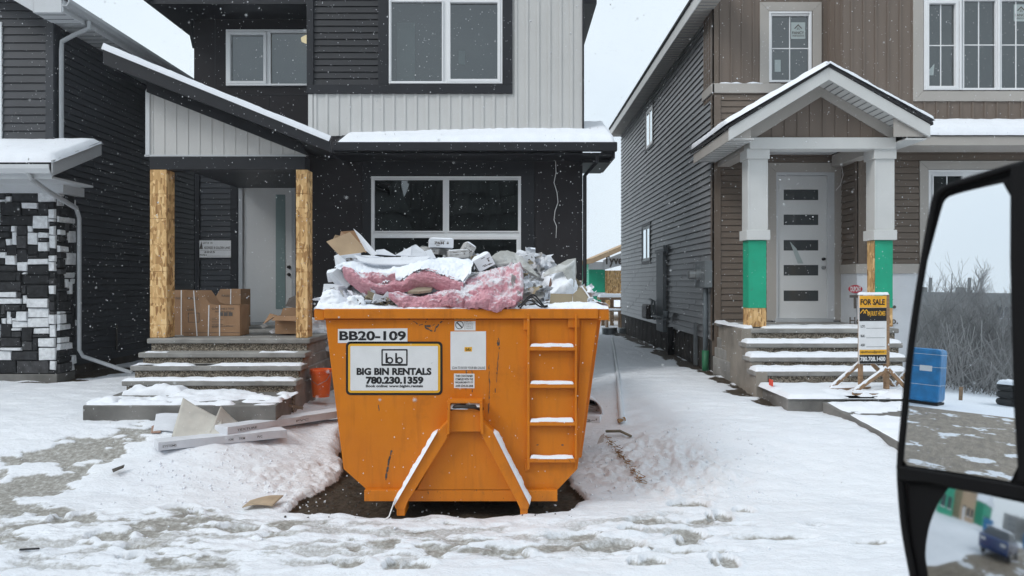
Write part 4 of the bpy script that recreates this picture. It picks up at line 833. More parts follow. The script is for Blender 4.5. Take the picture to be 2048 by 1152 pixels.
# porch gable roof
YG = 10.7; YT2 = 11.1; ap = P(1658, 131, YG); lf_ = P(1458, 253, YG); rt_ = P(1861, 246, YG); th = .185
FGm = front(YG)
def gable(yy, depth, a, l, r, t, name, mm, parent, sub=None):
    m = MB()
    for e in (l, r):
        d = (e-a).normalized(); n = Vector((-d.z, 0, d.x)); n = n if n.z > 0 else -n
        m.prism([a, e, e-Vector((0, 0, t)), a-Vector((0, 0, t))], (0, depth, 0))
    return m.build(name, mm, parent, bevel=.004)
lfo, rto = lf_, rt_
m = MB(); dz = Vector((0, 0, .05)); dy = Vector((0, 2.2, 0))
pr = [ap+dz*.6, rt_+Vector((.03, 0, .01)), rt_+Vector((.03, 0, -.03)), ap-dz*.4, lf_+Vector((-.03, 0, -.03)), lf_+Vector((-.03, 0, .01))]
m.add([p+Vector((0, -.02, 0)) for p in pr]+[p+dy for p in pr], [(0, 1, 2, 3), (0, 3, 4, 5), (0, 6, 7, 1), (0, 5, 11, 6), (2, 8, 9, 3), (3, 9, 10, 4), (6, 9, 8, 7), (6, 11, 10, 9), (1, 7, 8, 2), (5, 4, 10, 11)]); gr = m.build('porch_roof', shingle, rh)
gable(YG, .04, ap-Vector((0, 0, .02)), lf_-Vector((0, 0, .02)), rt_-Vector((0, 0, .02)), th, 'rake_board', pale_trim, gr)
for s, e in ((-1, lf_), (1, rt_)):
    m = MB(); d = e-ap; N_ = 44
    for i in range(N_+1):
        pass
    snow_pad(gr, ap+Vector((-s*.02, -.045, .035)), d+Vector((s*.07, 0, -.0)), (0, 2.1, 0), .062, 70, 30, 41+s, .006, edge=.022, lump=.25)
for x_, y_, z_ in ((lf_.x, YC, lf_.z), (rt_.x-.025, yq+.4, rt_.z)): m = MB(); m.box(x_, x_+.025, YG+.04, y_, z_-.20, z_-.03); m.build('fascia', greige, gr, bevel=.003)
for s, e, xi in ((-1, lf_, X(1502, YG+.06)), (1, rt_, X(1788, YG+.06))):
    k = abs(xi-e.x)/abs(ap.x-e.x); m = MB(); m.prism([(e.x-s*.03, YG+.06, e.z-.185), (xi, YG+.06, e.z-.185), (xi, YG+.06, e.z+(ap.z-e.z)*k-.19), (e.x-s*.03, YG+.06, e.z-.17)], (0, .02, 0)); m.build('return_board', greige, gr)
m = MB(); zz = lf_.z-.18; m.box(lf_.x+.03, 3.52, YG+.05, YC-.03, zz, zz+.02); m.box(5.72, rt_.x-.03, YG+.05, YC-.0, zz, zz+.02)
for s, e in ((-1, lf_), (1, rt_)):                      # sloping underside between the rake and the gable wall
    a = ap+Vector((0, .04, -.19)); b = e+Vector((0, .04, -.19)); m.quad(a, b, b+Vector((0, .36, 0)), a+Vector((0, .36, 0)))
m.build('soffit', pale_trim, gr, recalc=False)
m = MB()
for s, e in ((-1, lf_), (1, rt_)):
    a = ap+Vector((0, .05, -.195)); b = e+Vector((0, .05, -.195))
    for k in range(1, 18): q = a.lerp(b, k/18); m.box(q.x-.004, q.x+.004, q.y, q.y+.34, q.z-.006, q.z+.002)
for k in range(12): m.box(lf_.x+.03, 3.50, 10.9+k*.16, 10.908+k*.16, zz-.005, zz+.001)
m.build('soffit_groove', grey_box, gr)
FT2 = front(YT2); ga = (X(1641, YT2), Z(166, YT2)); gl = (X(1498, YT2), Z(272, YT2)); grr = (X(1786, YT2), Z(272, YT2))
# gable wall with sloping inner trim
gi = (X(1641, YT2), Z(194, YT2)); zl = Z(276, YT2)
m = MB(FT2); k1 = (gi[1]-zl)/(gi[0]-X(1512, YT2)); battens(m, X(1505, YT2), X(1778, YT2), zl, 0, .19, .03, .014, topfn=lambda u: gi[1]-abs(u-gi[0])*k1+.03); m.build('gable_panel', brown_bat, gr, recalc=False)
m = MB(FT2)
for s, ex_ in ((-1, X(1497, YT2)), (1, X(1790, YT2))):
    zo = Z(252, YT2); m.prism([(gi[0], .0, ga[1]+.03), (ex_, .0, zo+.03), (ex_, .0, zl+.001), (ex_-s*.10, .0, zl+.001), (gi[0], .0, gi[1])], (0, .03, 0))
m.build('frieze_board', greige, gr, bevel=.003)
m = MB(); m.box(X(1497, YT2), X(1788, YT2), YT2-.06, YT2+.22, Z(299, YT2), zl-.002); bm_ = m.build('porch_beam', pale_trim, gr, bevel=.006)
for a_, y_ in ((X(1497, YT2), YC-.02), (X(1788, YT2)-.22, YC-.05)): m = MB(); m.box(a_, a_+.22, YT2+.221, y_, Z(299, YT2), zl+.02); m.build('side_beam', greige, gr, bevel=.006)
m = MB(); m.box(X(1497, YT2)+.22, X(1788, YT2)-.22, YT2+.22, YC-.02, zl+.04, zl+.06); m.build('porch_ceiling', alu_white, gr)
def column(x0, x1, gtop):
    Yc = 11.1; w = X(x1, Yc)-X(x0, Yc); a, b = X(x0, Yc), X(x1, Yc); zf_ = 1.30
    m = MB(); m.box(a, b, Yc, Yc+w, Z(480, Yc), Z(300, Yc)); 
    c = m.build('porch_column', pale_trim, rh, bevel=.006)
    m = MB(); m.box(a-.025, b+.025, Yc-.03, Yc+w+.025, Z(318, Yc), Z(298, Yc)); m.box(a-.03, b+.03, Yc-.035, Yc+w+.03, Z(480, Yc), Z(460, Yc)); m.box(a-.006, a+.02, Yc-.006, Yc+.02, Z(459, Yc), Z(319, Yc)); m.box(b-.02, b+.006, Yc-.006, Yc+.02, Z(459, Yc), Z(319, Yc)); m.build('column_cap', pale_trim, c, bevel=.005)
    m = MB(); m.box(a+.012, b-.012, Yc+.012, Yc+.03, Z(616, Yc), Z(480, Yc)-.003); 
    if x0 < 1600: m.box(a+.012, a+.03, Yc+.03, Yc+w-.012, Z(616, Yc), Z(480, Yc)-.003)
    m.build('green_board', green_sh, c, bevel=.002)
    m = MB(); m.box(a+.014, b-.014, Yc+.012, Yc+w-.012, zf_-.005, Z(616, Yc)-.004)
    if x0 > 1600: m.box(a+.012, a+.03, Yc+.0301, Yc+w-.012, Z(616, Yc), Z(480, Yc)-.003)
    m.box(a+.04, b-.04, Yc+.05, Yc+w-.03, Z(616, Yc), Z(480, Yc)); m.build('strand_board_base', osb, c, bevel=.002)
column(1496, 1535, 0); column(1750, 1788, 0)
m = MB(); pts = [P(1683, 330, 12.72), P(1686, 350, 12.7), P(1681, 370, 12.7), P(1674, 378, 12.7), P(1672, 381, 12.7)]; m.tube(pts, .006, 5); tag(m.build('hanging_wire', strap), 'thin pale wire hanging from the gabled porch ceiling beside the white door', 'wire')
# steps of the right house
ys2 = [10.05, 10.35, 10.65, 10.95]; zs2 = [Z(742, 10.05), Z(714, 10.35), Z(686, 10.65), Z(657, 10.95)]
xs2 = [(X(1512, 10.05), X(1812, 10.05)), (X(1502, 10.35), X(1808, 10.35)), (X(1494, 10.65), X(1800, 10.65)), (X(1488, 10.95), X(1792, 10.95))]
st2 = stairs('concrete_steps', 'snow covered concrete steps rising to the gabled porch of the brown house', xs2, zs2, ys2, 12.77, 1)
m = MB(); sw = lambda y: 3.30+.094*(y-10.0); m.prism([(sw(y), y, z) for y, z in ((10.02, .2), (12.76, .2), (12.76, zs2[3]-.01), (10.93, zs2[3]-.01), (10.93, zs2[2]-.01), (10.63, zs2[2]-.01), (10.63, zs2[1]-.01), (10.33, zs2[1]-.01), (10.33, zs2[0]-.01), (10.01, zs2[0]-.01))], (.16, 0, 0)); m.build('side_wall', mat('tan_stained_concrete', (.27, .245, .21), .85, var=.25, vs=2, bump=.25), st2, bevel=.008)
for i in range(3): snow_pad(st2, (xs2[i][0]-.02, ys2[i]-.03, zs2[i]), (xs2[i][1]-xs2[i][0]+.04, 0, 0), (0, .29, 0), .058, 100, 10, 51+i, .006, edge=.28, lump=.35)
snow_pad(st2, (xs2[3][0]+.30, 10.96, zs2[3]), (1.85, 0, 0), (0, .6, 0), .03, 60, 10, 57, .03, lump=.5); snow_pad(st2, (xs2[3][0]-.0, 11.0, zs2[3]), (.16, 0, 0), (0, 1.6, 0), .035, 12, 30, 58, .02, lump=.5)
m = MB(); zt = Z(797, 8.9); 
pl = [(3.31, 8.9, zt), (7.5, 8.9, zt), (7.5, 10.06, zt), (3.395, 10.06, zt)]; m.prism(pl, (0, 0, -.5)); slab2 = m.build('landing_slab', concrete_wet, bevel=.012)
tag(slab2, 'dark concrete landing slab with a smooth snow cap under the for sale sign', 'slab')
snow_pad(slab2, (3.32, 8.88, zt), (4.0, 0, 0), (0, 1.15, 0), .05, 120, 24, 61, .006, edge=.05, lump=.25, holes=lambda q: max(0, min(1, (1-abs(q.x-4.25)/.42)*(1-(q.y-8.9)/.55)*2.2+noise.noise(q*7)*1.2))*(q.y < 9.5))
m = MB()
for xa, xb in ((4.0, 4.35), (4.5, 4.85)):
    m.prism([(xa, 8.897, zt-.02), (xb, 8.897, zt-.02), (xb-.08, 8.897, zt-.10), (xb-.14, 8.897, zt-.17), (xa+.12, 8.897, zt-.16), (xa+.05, 8.897, zt-.08)], (0, -.002, 0))
m.build('water_stain', dark_found, slab2)
m = MB(); m.box(3.36, 3.37, 9.55, 9.68, .62, .70); m.build('marking_tape', red_tape, slab2)
pth = [(3.72, 8.86), (3.80, 8.2), (3.93, 7.45), (4.0, 6.9), (8.5, 6.9), (8.5, 8.86)]
m = MB(); zz_ = [.53, .436, .329, .25, .25, .53]
tp = [(x, y, z) for (x, y), z in zip(pth, zz_)]; n_ = len(tp); m.add(tp+[(x, y, z-.35) for x, y, z in tp], [tuple(range(n_))]+[(i, (i+1) % n_, n_+(i+1) % n_, n_+i) for i in range(n_)]); wk = m.build('path', concrete_wet, bevel=.01); tag(wk, kind='structure')
sp_ = snow_pad(wk, (3.76, 8.84, .527), (4.6, 0, 0), (.24, -1.9, -.2714), .025, 110, 60, 66, .01, edge=.02, lump=.8, holes=lambda q: max(0, min(1, (noise.noise(Vector((q.x*1.0, q.y*3.5, 1)))+.5*noise.noise(Vector((q.x*3, q.y*8, 7)))-.14)*4)))
# services on the side wall: each its own thing
def yw(x): return RX*F/(x-CX)
em = thing('electricity_meter', 'grey electricity meter box with a round dial and a conduit on the siding', 'electricity meter', (RX-.1, 13.1, 1.9))
m = MB(SL); y0, y1 = yw(1428), yw(1408); m.box(y0, y1, 0, .16, Z(575, 13.1), Z(522, 13.1)); m.build('meter_box', grey_box, em, bevel=.01)
m = MB(SL); c = (y0+y1)/2; zc = Z(549, 13.2); m.tube([(c, .15, zc), (c, .25, zc), (c, .26, zc), (c, .36, zc), (c, .38, zc)], [.10, .10, .085, .085, .06], 20); m.build('meter_dial', galv, em, smooth=False)
m = MB(SL); m.tube([(13.08, .07, Z(574, 13.1)), (13.08, .07, .75)], .045, 10); m.build('conduit', pipe_g, em, smooth=True)
m = MB(SL); m.tube([(13.08, .07, .76), (13.08, .07, .3)], .062, 10); m.build('conduit_base', green_pvc, em, smooth=True)
ch = MB(SL); ch.box(yw(1334), yw(1320), 0, .09, Z(665, 16.6), Z(503, 17)); ch.box(yw(1336)-.05, yw(1318), .0, .10, Z(505, 17), Z(498, 17)); ch.tube([(yw(1336), .06, Z(500, 16.5)), (yw(1336), .06, Z(490, 16.5))], .05, 8); o = ch.build('vent_cover', grey_box, bevel=.008); tag(o, 'tall narrow grey duct cover running up the side wall siding', 'duct cover')
gm_ = thing('gas_meter', 'grey gas meter with bent pipes beside the tall duct cover', 'gas meter', (RX-.15, 17.2, 1.2))
m = MB(SL); a = 17.6; m.tube([(a, .1, Z(640, a)), (a, .1, Z(603, a)), (a+.0, .22, Z(598, a)), (a-.3, .22, Z(600, a)), (a-.3, .22, Z(632, a))], .028, 8); m.tube([(a-.3, .2, Z(630, a)), (a-1.2, .2, Z(632, a))], .03, 8); m.tube([(16.2, .12, Z(636, 16.2)), (16.2, .12, Z(622, 16.2))], .06, 8); m.build('gas_pipe', grey_box, gm_, smooth=True)
m = MB(SL); m.box(a+.1, a+.75, .08, .28, Z(635, a)-.05, Z(610, a)); m.build('meter_body', steel_dark, gm_, bevel=.04)
m = MB(SL); m.tube([(16.0, .05, Z(653, 16.2)), (16.0, .05, .3)], .075, 8); o = m.build('standpipe', black_pl, smooth=True); tag(o, 'short black pipe standing at the foot of the side wall under the duct cover', 'pipe')
m = MB(SL); m.box(13.9, 14.0, .0, .06, .4, Z(645, 14)); o = m.build('cable_riser', grey_box, bevel=.006); tag(o, 'thin grey vertical strip low on the side wall between meter and duct', 'cable cover')
# hanging wire on the black wall
m = MB(); pts = [P(x, y, YB-.03-.02*math.sin(y*.05)) for x, y in ((1111, 318), (1112, 345), (1108, 365), (1114, 385), (1116, 405), (1110, 422), (1108, 440), (1113, 452), (1112, 476))]; m.tube(pts, .0065, 6); tag(m.build('hanging_wire', strap, smooth=True), 'wavy white wire hanging on the black wall right of the big window', 'wire')
# ---------------------------------------------------------------- unfinished house behind the gap
uh_ = thing('unfinished_house', 'unfinished house with green sheathing and bare strand board seen through the gap', 'house', (4.6, 30, .4)); Yh = 30
m = MB(); m.box(X(1178, Yh), X(1210, Yh), Yh, Yh+6, Z(640, Yh), Z(528, Yh)); m.build('green_wall', green_sh, uh_)
m = MB(); m.box(X(1210, Yh)+.005, 9, Yh-.02, Yh+6, Z(595, Yh), Z(541, Yh)); m.box(X(1210, Yh)+.005, X(1222, Yh), Yh+.01, Yh+6, Z(660, Yh), Z(595, Yh)); m.build('strand_board_wall', osb, uh_)
m = MB(); m.prism([(X(1206, Yh), Yh-.05, Z(540, Yh)), (X(1206, Yh), Yh-.05, Z(520, Yh)), (X(1245, Yh), Yh-.05, Z(505, Yh)), (8, Yh-.05, Z(460, Yh)), (8, Yh-.05, Z(530, Yh)), (X(1245, Yh), Yh-.05, Z(530, Yh))], (0, .04, 0)); m.box(X(1177, Yh), X(1207, Yh), Yh-.05, Yh-.01, Z(539, Yh), Z(524, Yh)); m.box(X(1177, Yh), X(1212, Yh), Yh-.05, Yh-.01, Z(592, Yh), Z(585, Yh)); hw2 = m.build('house_wrap', wrap_m, uh_)
text('Tyvek', hw2, ink_soft, front(Yh-.06), X(1207, Yh), X(1256, Yh), Z(534, Yh), Z(512, Yh), d=.01, bold=.03)
m = MB(); m.prism([P(1165, 521, 29.2), P(1186, 516, 29.2), P(1300, 468, 29.2), P(1300, 477, 29.2), P(1186, 526, 29.2), P(1165, 528, 29.2)], (0, 7, 0)); m.build('roof', cardb_l, uh_)
tr = MB(); zt_ = Z(600, 27); tr.box(X(1200, 27), X(1262, 27), 27, 28, zt_, zt_+.10)
for x in (1204, 1222, 1243): tr.box(X(x, 27), X(x, 27)+.12, 27.1, 27.3, .3, zt_-.002)
tr.box(X(1200, 27), X(1262, 27), 27.05, 27.1, Z(618, 27), Z(614, 27)); dk = tr.build('lumber_platform', wood, bevel=.01); tag(dk, 'raw lumber platform with snow on it at the far end of the side yard', 'platform'); snow_pad(dk, (X(1200, 27), 27, zt_+.1), (1.1, 0, 0), (0, 1, 0), .12, 20, 8, 70)
tr = MB(); tr.box(X(1208, 25.5), X(1248, 25.5), 25.5, 26, .95, 1.0); tr.box(X(1214, 25.5), X(1217, 25.5), 25.5, 26, .35, .949); tr.box(X(1240, 25.5), X(1244, 25.5), 25.5, 26, .35, .949); pd = tr.build('sawhorse', wood, bevel=.006); tag(pd, 'low wooden sawhorse behind the corrugated window well at the end of the side yard', 'sawhorse')
snow_pad(pd, (X(1208, 25.5), 25.5, 1.0), (.68, 0, 0), (0, .5, 0), .05, 20, 8, 71)
for k, (x0, x1, lab) in enumerate(((1204, 1234, 'left corrugated metal window well lying at the end of the side yard'), (1236, 1264, 'right corrugated metal window well lying against the grey house foundation'))):
    Yw = 22.6+k*.4; a, b = X(x0, Yw), X(x1, Yw); m = MB(); c = (a+b)/2; r = (b-a)/2; nn = 18; rows = 22; z0_, z1_ = .36, Z(655, Yw)
    pts = [(c-r*math.cos(math.pi*i/nn)*(1+.05*(j % 2)), Yw-.5*r*2*math.sin(math.pi*i/nn)*(1+.05*(j % 2)), z0_+(z1_-z0_)*j/rows) for j in range(rows+1) for i in range(nn+1)]
    m.add(pts, [(j*(nn+1)+i, j*(nn+1)+i+1, (j+1)*(nn+1)+i+1, (j+1)*(nn+1)+i) for j in range(rows) for i in range(nn)]); o = m.build('window_well', galv, smooth=False, recalc=False); s_ = o.modifiers.new('s', 'SOLIDIFY'); s_.thickness = .01; tag(o, lab, 'window well', group='window wells in the side yard')

# ---------------------------------------------------------------- orange roll-off bin
YF = 6.3; FF = front(YF)
def q(x, y, d=0): return Vector((X(x, YF), YF-d, Z(y, YF)))
bn = thing('roll_off_bin', 'overfilled orange steel roll-off bin with hook frame and ladder on its end', 'bin', (X(923, YF), YF, .0))
out = [(650, 634), (1196, 634), (1155, 938), (1115, 980), (734, 980), (687, 938)]
m = MB(); m.prism([q(*p) for p in out], (0, .06, 0)); body = m.build('end_panel', orange, bn, bevel=.004)
m = MB()
pts = [(650, 634), (687, 938), (734, 980), (1115, 980), (1155, 938), (1196, 634)]
for a, b in zip(pts[:-1], pts[1:]): m.prism([q(*a)+Vector((0, .06, 0)), q(*b)+Vector((0, .06, 0)), q(*b)+Vector((0, 4.9, 0)), q(*a)+Vector((0, 4.9, 0))], (0, 0, .0) if False else (.004 if a[0] < 900 else -.004, 0, .002))
m.prism([q(*p)+Vector((0, 4.9, 0)) for p in out], (0, .06, 0)); m.build('side_shell', orange, bn)
m = MB(); zr = Z(617, YF)
for s, x0, x1 in ((-1, 631, 650), (1, 1196, 1217)): m.box(X(x0, YF), X(x1, YF), YF-.03, YF+5.0, Z(640, YF), zr)
for k in range(9):
    yy = YF+.4+k*.55; m.prism([(X(650, YF)-.002, yy, Z(640, YF)), (X(632, YF), yy, Z(640, YF)), (X(668, YF)-.02, yy, Z(938, YF)), (X(688, YF)-.002, yy, Z(938, YF))], (0, .08, 0)); m.prism([(X(1196, YF)+.002, yy, Z(640, YF)), (X(1214, YF), yy, Z(640, YF)), (X(1172, YF), yy, Z(938, YF)), (X(1154, YF)+.002, yy, Z(938, YF))], (0, .08, 0))
m.build('side_rail', orange, bn, bevel=.006)
for a_, b_, o_ in ((-.045, .08, .001), (4.88, 5.0, .0)): m = MB(); m.box(X(650, YF)+o_, X(1196, YF)-o_, YF+a_, YF+b_, Z(637, YF), zr-.001); m.build('top_rail', orange, bn, bevel=.008)
m = MB(FF); m.box(X(731, YF), X(1114, YF), .0, .055, Z(999, YF), Z(977, YF)); m.build('bottom_plate', orange_worn, bn, bevel=.004)
m = MB()
for x in (790, 1058): m.box(X(x, YF), X(x, YF)+.08, YF+.1, YF+4.9, .03, Z(982, YF))
m.box(X(812, YF), X(1046, YF), YF+.9, YF+1.0, .06, Z(985, YF)); m.build('skid', steel_dark, bn)
# weld line panel right of the ladder, angled edge
m = MB(FF); m.prism([(X(1163, YF), 0, Z(640, YF)), (X(1166, YF), 0, Z(640, YF)), (X(1152, YF), 0, Z(938, YF)), (X(1149, YF), 0, Z(938, YF))], (0, .012, 0)); m.box(X(655, YF), X(1190, YF), .0, .010, Z(642, YF), Z(639.5, YF)); m.build('weld_seam', orange, bn)
# ladder
ld = MB(FF)
for x0, x1 in ((1054, 1059), (1149, 1153)): ld.box(X(x0, YF), X(x1, YF), 0, .055, Z(936 if x0 < 1100 else 915, YF), Z(628, YF))
ladder = ld.build('ladder_rail', orange, bn, bevel=.003)
for i, y in enumerate((692, 766, 841, 914)):
    m = MB(FF); m.box(X(1059, YF), X(1149, YF), .0, .055, Z(y+3.5, YF), Z(y, YF)); m.box(X(1059, YF), X(1149, YF), .050, .055, Z(y+8, YF), Z(y+3.4, YF)); m.build('rung', orange_worn if i in (3,) else orange, ladder, bevel=.002)
    snow_pad(ladder, (X(1060, YF), YF-.056, Z(y, YF)), (X(1147, YF)-X(1060, YF), 0, 0), (0, .056, 0), .026, 40, 8, 80+i, .003, edge=.5, lump=.5)
m = MB(FF); m.box(X(1047, YF), X(1056, YF), 0, .03, Z(660, YF), Z(628, YF)); m.box(X(1136, YF), X(1158, YF), 0, .03, Z(655, YF), Z(628, YF)); m.box(X(1049, YF), X(1056, YF), 0, .02, Z(941, YF), Z(918, YF)); m.build('ladder_bracket', orange, ladder, bevel=.006)
# hook frame
hk = MB(); 
def fp(pts, d0, d1, mm=hk): mm.prism([q(x, y, d0) for x, y in pts], (0, -(d1-d0), 0))
fp([(899, 800), (904, 800), (902, 860), (897, 862)], 0, .17); fp([(961, 800), (966, 800), (969, 862), (963, 860)], 0, .17)
fp([(897, 796), (966, 796), (966, 801), (897, 801)], 0, .15)
fp([(899, 812), (965, 812), (967, 858), (898, 858)], .10, .115); fp([(898, 858), (967, 858), (1033, 976), (835, 976)], .04, .055)
hkb = hk.build('hook_housing', orange, bn, bevel=.004)
hk2 = MB(); 
hk2.tube([q(899, 815, .10), q(915, 808, .13), q(950, 808, .13), q(966, 815, .10)], .018, 10); hk2.build('hook_bar', steel_dark, hkb, smooth=True)
for k, leg in enumerate(([(898, 836), (878, 856), (794, 1000), (797, 1008), (815, 1008), (820, 994), (898, 868)], [(966, 836), (988, 856), (1058, 998), (1056, 1008), (1040, 1008), (1034, 994), (966, 866)])):
    m = MB(); m.prism([q(x, y, .0) for x, y in leg], (0, -.15, 0)); l_ = m.build('frame_leg', orange, bn, bevel=.006)
    m = MB(); x0, x1 = ((797, 816) if k == 0 else (1039, 1056)); m.box(X(x0, YF)+.005, X(x1, YF)-.005, YF-.14, YF+.10, .015, Z(1008, YF)+.01); m.build('foot', orange_worn, l_, bevel=.008)
    a = q(*( (878, 856) if k == 0 else (988, 856)), .165); b = q(*((794, 1000) if k == 0 else (1059, 998)), .165); sx = -1 if k == 0 else 1
    N_ = 60; sm = MB(); pts = []
    d = (b-a); nn = Vector((-d.z, 0, d.x)).normalized(); nn = nn if nn.z > 0 else -nn
    for i in range(N_+1):
        c = a+d*i/N_; r = .030*(1+.35*noise.noise(c*14+Vector((k, 0, 0)))+.2*noise.noise(c*40)); e = min(i, N_-i)/3; r *= min(1, math.sqrt(e+.02))
        for j in range(9):
            w = math.pi*j/8; yy = -.0+.16*j/8; pts.append(c+nn*(r*math.sin(w)**.6-.002)+Vector((0, yy, 0))-Vector((0, .012*math.sin(w/2+.8), 0)))
    sm.add(pts, [(i*9+j, i*9+j+1, (i+1)*9+j+1, (i+1)*9+j) for i in range(N_) for j in range(8)]); sm.build('snow_cover', snow, l_, smooth=True, recalc=False)
snow_pad(hkb, q(902, 812, .14), (X(938, YF)-X(902, YF), 0, 0), (0, .10, 0), .045, 24, 8, 90, .004, edge=.5, lump=.7); snow_pad(hkb, q(932, 808, .14), (X(964, YF)-X(932, YF), 0, 0), (0, .10, 0), .035, 24, 8, 91, .004, edge=.5, lump=.6)
m = MB(); m.tube([q(797, 985, .17), q(790, 1005, .17), q(786, 1018, .2), q(775, 1024, .25)], .006, 6); tag(m.build('plastic_strip', strap), 'thin pale plastic strip caught on the foot of the bin frame', 'strip')
# scratches
def scratch(pts, w, name='paint_scratch'):
    m = MB(FF); rr = random.Random(int(pts[0][0]))
    P_ = []
    for (a, b), (c, d) in zip(pts[:-1], pts[1:]):
        n = max(2, int(math.hypot(c-a, d-b)/4))
        for i in range(n): P_.append((a+(c-a)*i/n+rr.uniform(-.8, .8), b+(d-b)*i/n+rr.uniform(-.8, .8)))
    for (a, b), (c, d) in zip(P_[:-1], P_[1:]):
        if rr.random() < .15: continue
        ww = w*rr.uniform(.25, 1.3); L_ = math.hypot(c-a, d-b)+1e-6; nx_, ny_ = -(d-b)/L_*ww, (c-a)/L_*ww
        m.prism([(X(a-nx_, YF), .0, Z(b-ny_, YF)), (X(a+nx_, YF), .0, Z(b+ny_, YF)), (X(c+nx_, YF), .0, Z(d+ny_, YF)), (X(c-nx_, YF), .0, Z(d-ny_, YF))], (0, .0015, 0))
    return m.build(name, scratch_m, bn)
for s_, w in (([(692, 628), (682, 628), (681, 642)], .9), ([(770, 627), (806, 630), (838, 650), (850, 648)], .9), ([(860, 630), (852, 642), (850, 655), (868, 665)], 1.3), ([(893, 628), (886, 640), (872, 655), (868, 668)], 1.4), ([(852, 652), (866, 652), (872, 645)], 1.6), ([(884, 636), (896, 632), (905, 628)], 1.0),
              ([(996, 676), (999, 690), (996, 720), (993, 760), (990, 790)], .8), ([(994, 680), (998, 700)], 1.8), ([(978, 730), (979, 778), (977, 830)], .8), ([(932, 740), (932, 785)], .7), ([(944, 740), (944, 788)], .7), ([(757, 810), (759, 826)], .8), ([(784, 900), (776, 930), (770, 965)], 1.6), ([(1075, 888), (1077, 893)], 2.5), ([(1124, 884), (1126, 896)], 2.5), ([(860, 990), (880, 985), (905, 990)], 2.2), ([(922, 975), (930, 990), (940, 988)], 3), ([(960, 964), (985, 968)], 2), ([(858, 964), (890, 967), (925, 962)], 1.6)): scratch(s_, w)
# stickers
def stick(x0, x1, y0, y1, mm=sticker, name='sticker', d=.003, skew=0):
    m = MB(FF); m.prism([(X(x0, YF), .0, Z(y1, YF)), (X(x1, YF), .0, Z(y1+skew, YF)), (X(x1, YF), .0, Z(y0+skew, YF)), (X(x0, YF), .0, Z(y0, YF))], (0, d, 0)); return m.build(name, mm, bn)
def T(s, par, x0, x1, y0, y1, mm=ink, d=.0045, bold=.02, **k): return text(s, par, mm, FF, X(x0, YF), X(x1, YF), Z(y1, YF), Z(y0, YF), d=d, bold=bold, **k)
s1 = stick(676, 815, 658, 686, skew=-1.5, name='number_sticker'); T('BB20-109', s1, 679, 812, 662, 681, bold=.032)
m = MB(FF)
def rrect(mb, x0, x1, y0, y1, r, d0, d1, mi=0):
    pts = []
    for cx, cy, a0 in ((x1-r, y0+r, 0), (x0+r, y0+r, 90), (x0+r, y1-r, 180), (x1-r, y1-r, 270)):
        for k in range(7): a = R(a0+15*k); pts.append((X(cx+r*math.cos(a), YF), d0, Z(cy-r*math.sin(a), YF)))
    mb.prism(pts, (0, d1-d0, 0), mi)
rrect(m, 692, 885, 683, 790, 9, 0, .003); big = m.build('company_sign', ink, bn)
m = MB(FF); rrect(m, 696.5, 880.5, 687.5, 785.5, 6, .0031, .0045); m.build('gold_border', ink_yel, big)
m = MB(FF); rrect(m, 701, 876, 692, 781, 2, .0046, .006); m.build('sign_face', sticker, big)
m = MB(FF); rrect(m, 763, 815.5, 698, 731.5, 2, .0061, .0068); m.build('logo_frame', ink, big)
m = MB(FF); rrect(m, 766, 812.5, 701, 728.8, 1, .0069, .0074); m.build('logo_ground', sticker, big)
m = MB(FF)
for c in (779.8, 799.2):
    m.box(X(c-8.5, YF), X(c-4.9, YF), .0075, .0082, Z(726, YF), Z(706, YF))
    pts = [(X(c+7*math.cos(a), YF), .0078, Z(720.5-6.8*math.sin(a), YF)) for a in [2*math.pi*k/20 for k in range(21)]]
    for a, b in zip(pts[:-1], pts[1:]):
        cc = Vector((X(c, YF), .0078, Z(720.5, YF))); a = Vector(a); b = Vector(b); m.prism([a, b, cc+(b-cc)*.55, cc+(a-cc)*.55], (0, .0006, 0))
m.box(X(766, YF), X(812, YF), .0074, .0080, Z(729.4, YF), Z(727.5, YF)); m.build('logo_letters', ink, big)
T('BIG BIN RENTALS', big, 713.5, 863, 735.5, 750, d=.0070, bold=.05); T('780.230.1359', big, 732, 847, 753, 768, d=.0070, bold=.055); T('Book online: www.bigbin.rentals', big, 732, 846, 769, 776, d=.0070, bold=.035)
s3 = stick(909, 951, 632, 661, name='caution_sticker'); m = MB(FF); m.box(X(909.5, YF), X(950.5, YF), .0031, .0036, Z(639, YF), Z(632.5, YF)); m.build('yellow_header', ink_yel, s3)
T('CAUTION', s3, 918, 949, 633.5, 638, d=.0042, bold=.03)
m = MB(FF); m.prism([(X(912, YF), .0037, Z(638, YF)), (X(917, YF), .0037, Z(638, YF)), (X(914.5, YF), .0037, Z(633.5, YF))], (0, .0006, 0))
ca = Vector((X(919, YF), .0036, Z(650, YF))); r = X(8.2+CX, YF)
for k in range(24):
    a, b = 2*math.pi*k/24, 2*math.pi*(k+1)/24; f_ = lambda t, s: ca+Vector((math.cos(t)*r*s, 0, math.sin(t)*r*s)); m.prism([f_(a, 1), f_(b, 1), f_(b, .85), f_(a, .85)], (0, .0006, 0))
m.prism([f_(2.2, .95), f_(2.5, .95), f_(5.34, .95), f_(5.64, .95)], (0, .0008, 0)); m.box(X(929.6, YF), X(930, YF), .0031, .0036, Z(660, YF), Z(640, YF)); m.build('no_entry_symbol', ink, s3)
for i, s_ in enumerate(('KEEP OFF', 'Do not climb on', 'or play in this', 'container at', 'any time')): T(s_, s3, 932, 932+(14 if i else 11), 641.5+i*3.6, 643.8+i*3.6, d=.0036, bold=.0)
s4 = stick(901, 972, 663, 740, skew=-.5, name='booking_sticker'); T('SCAN TO BOOK YOUR BIN ONLINE', s4, 904, 970, 733, 738, bold=.0)
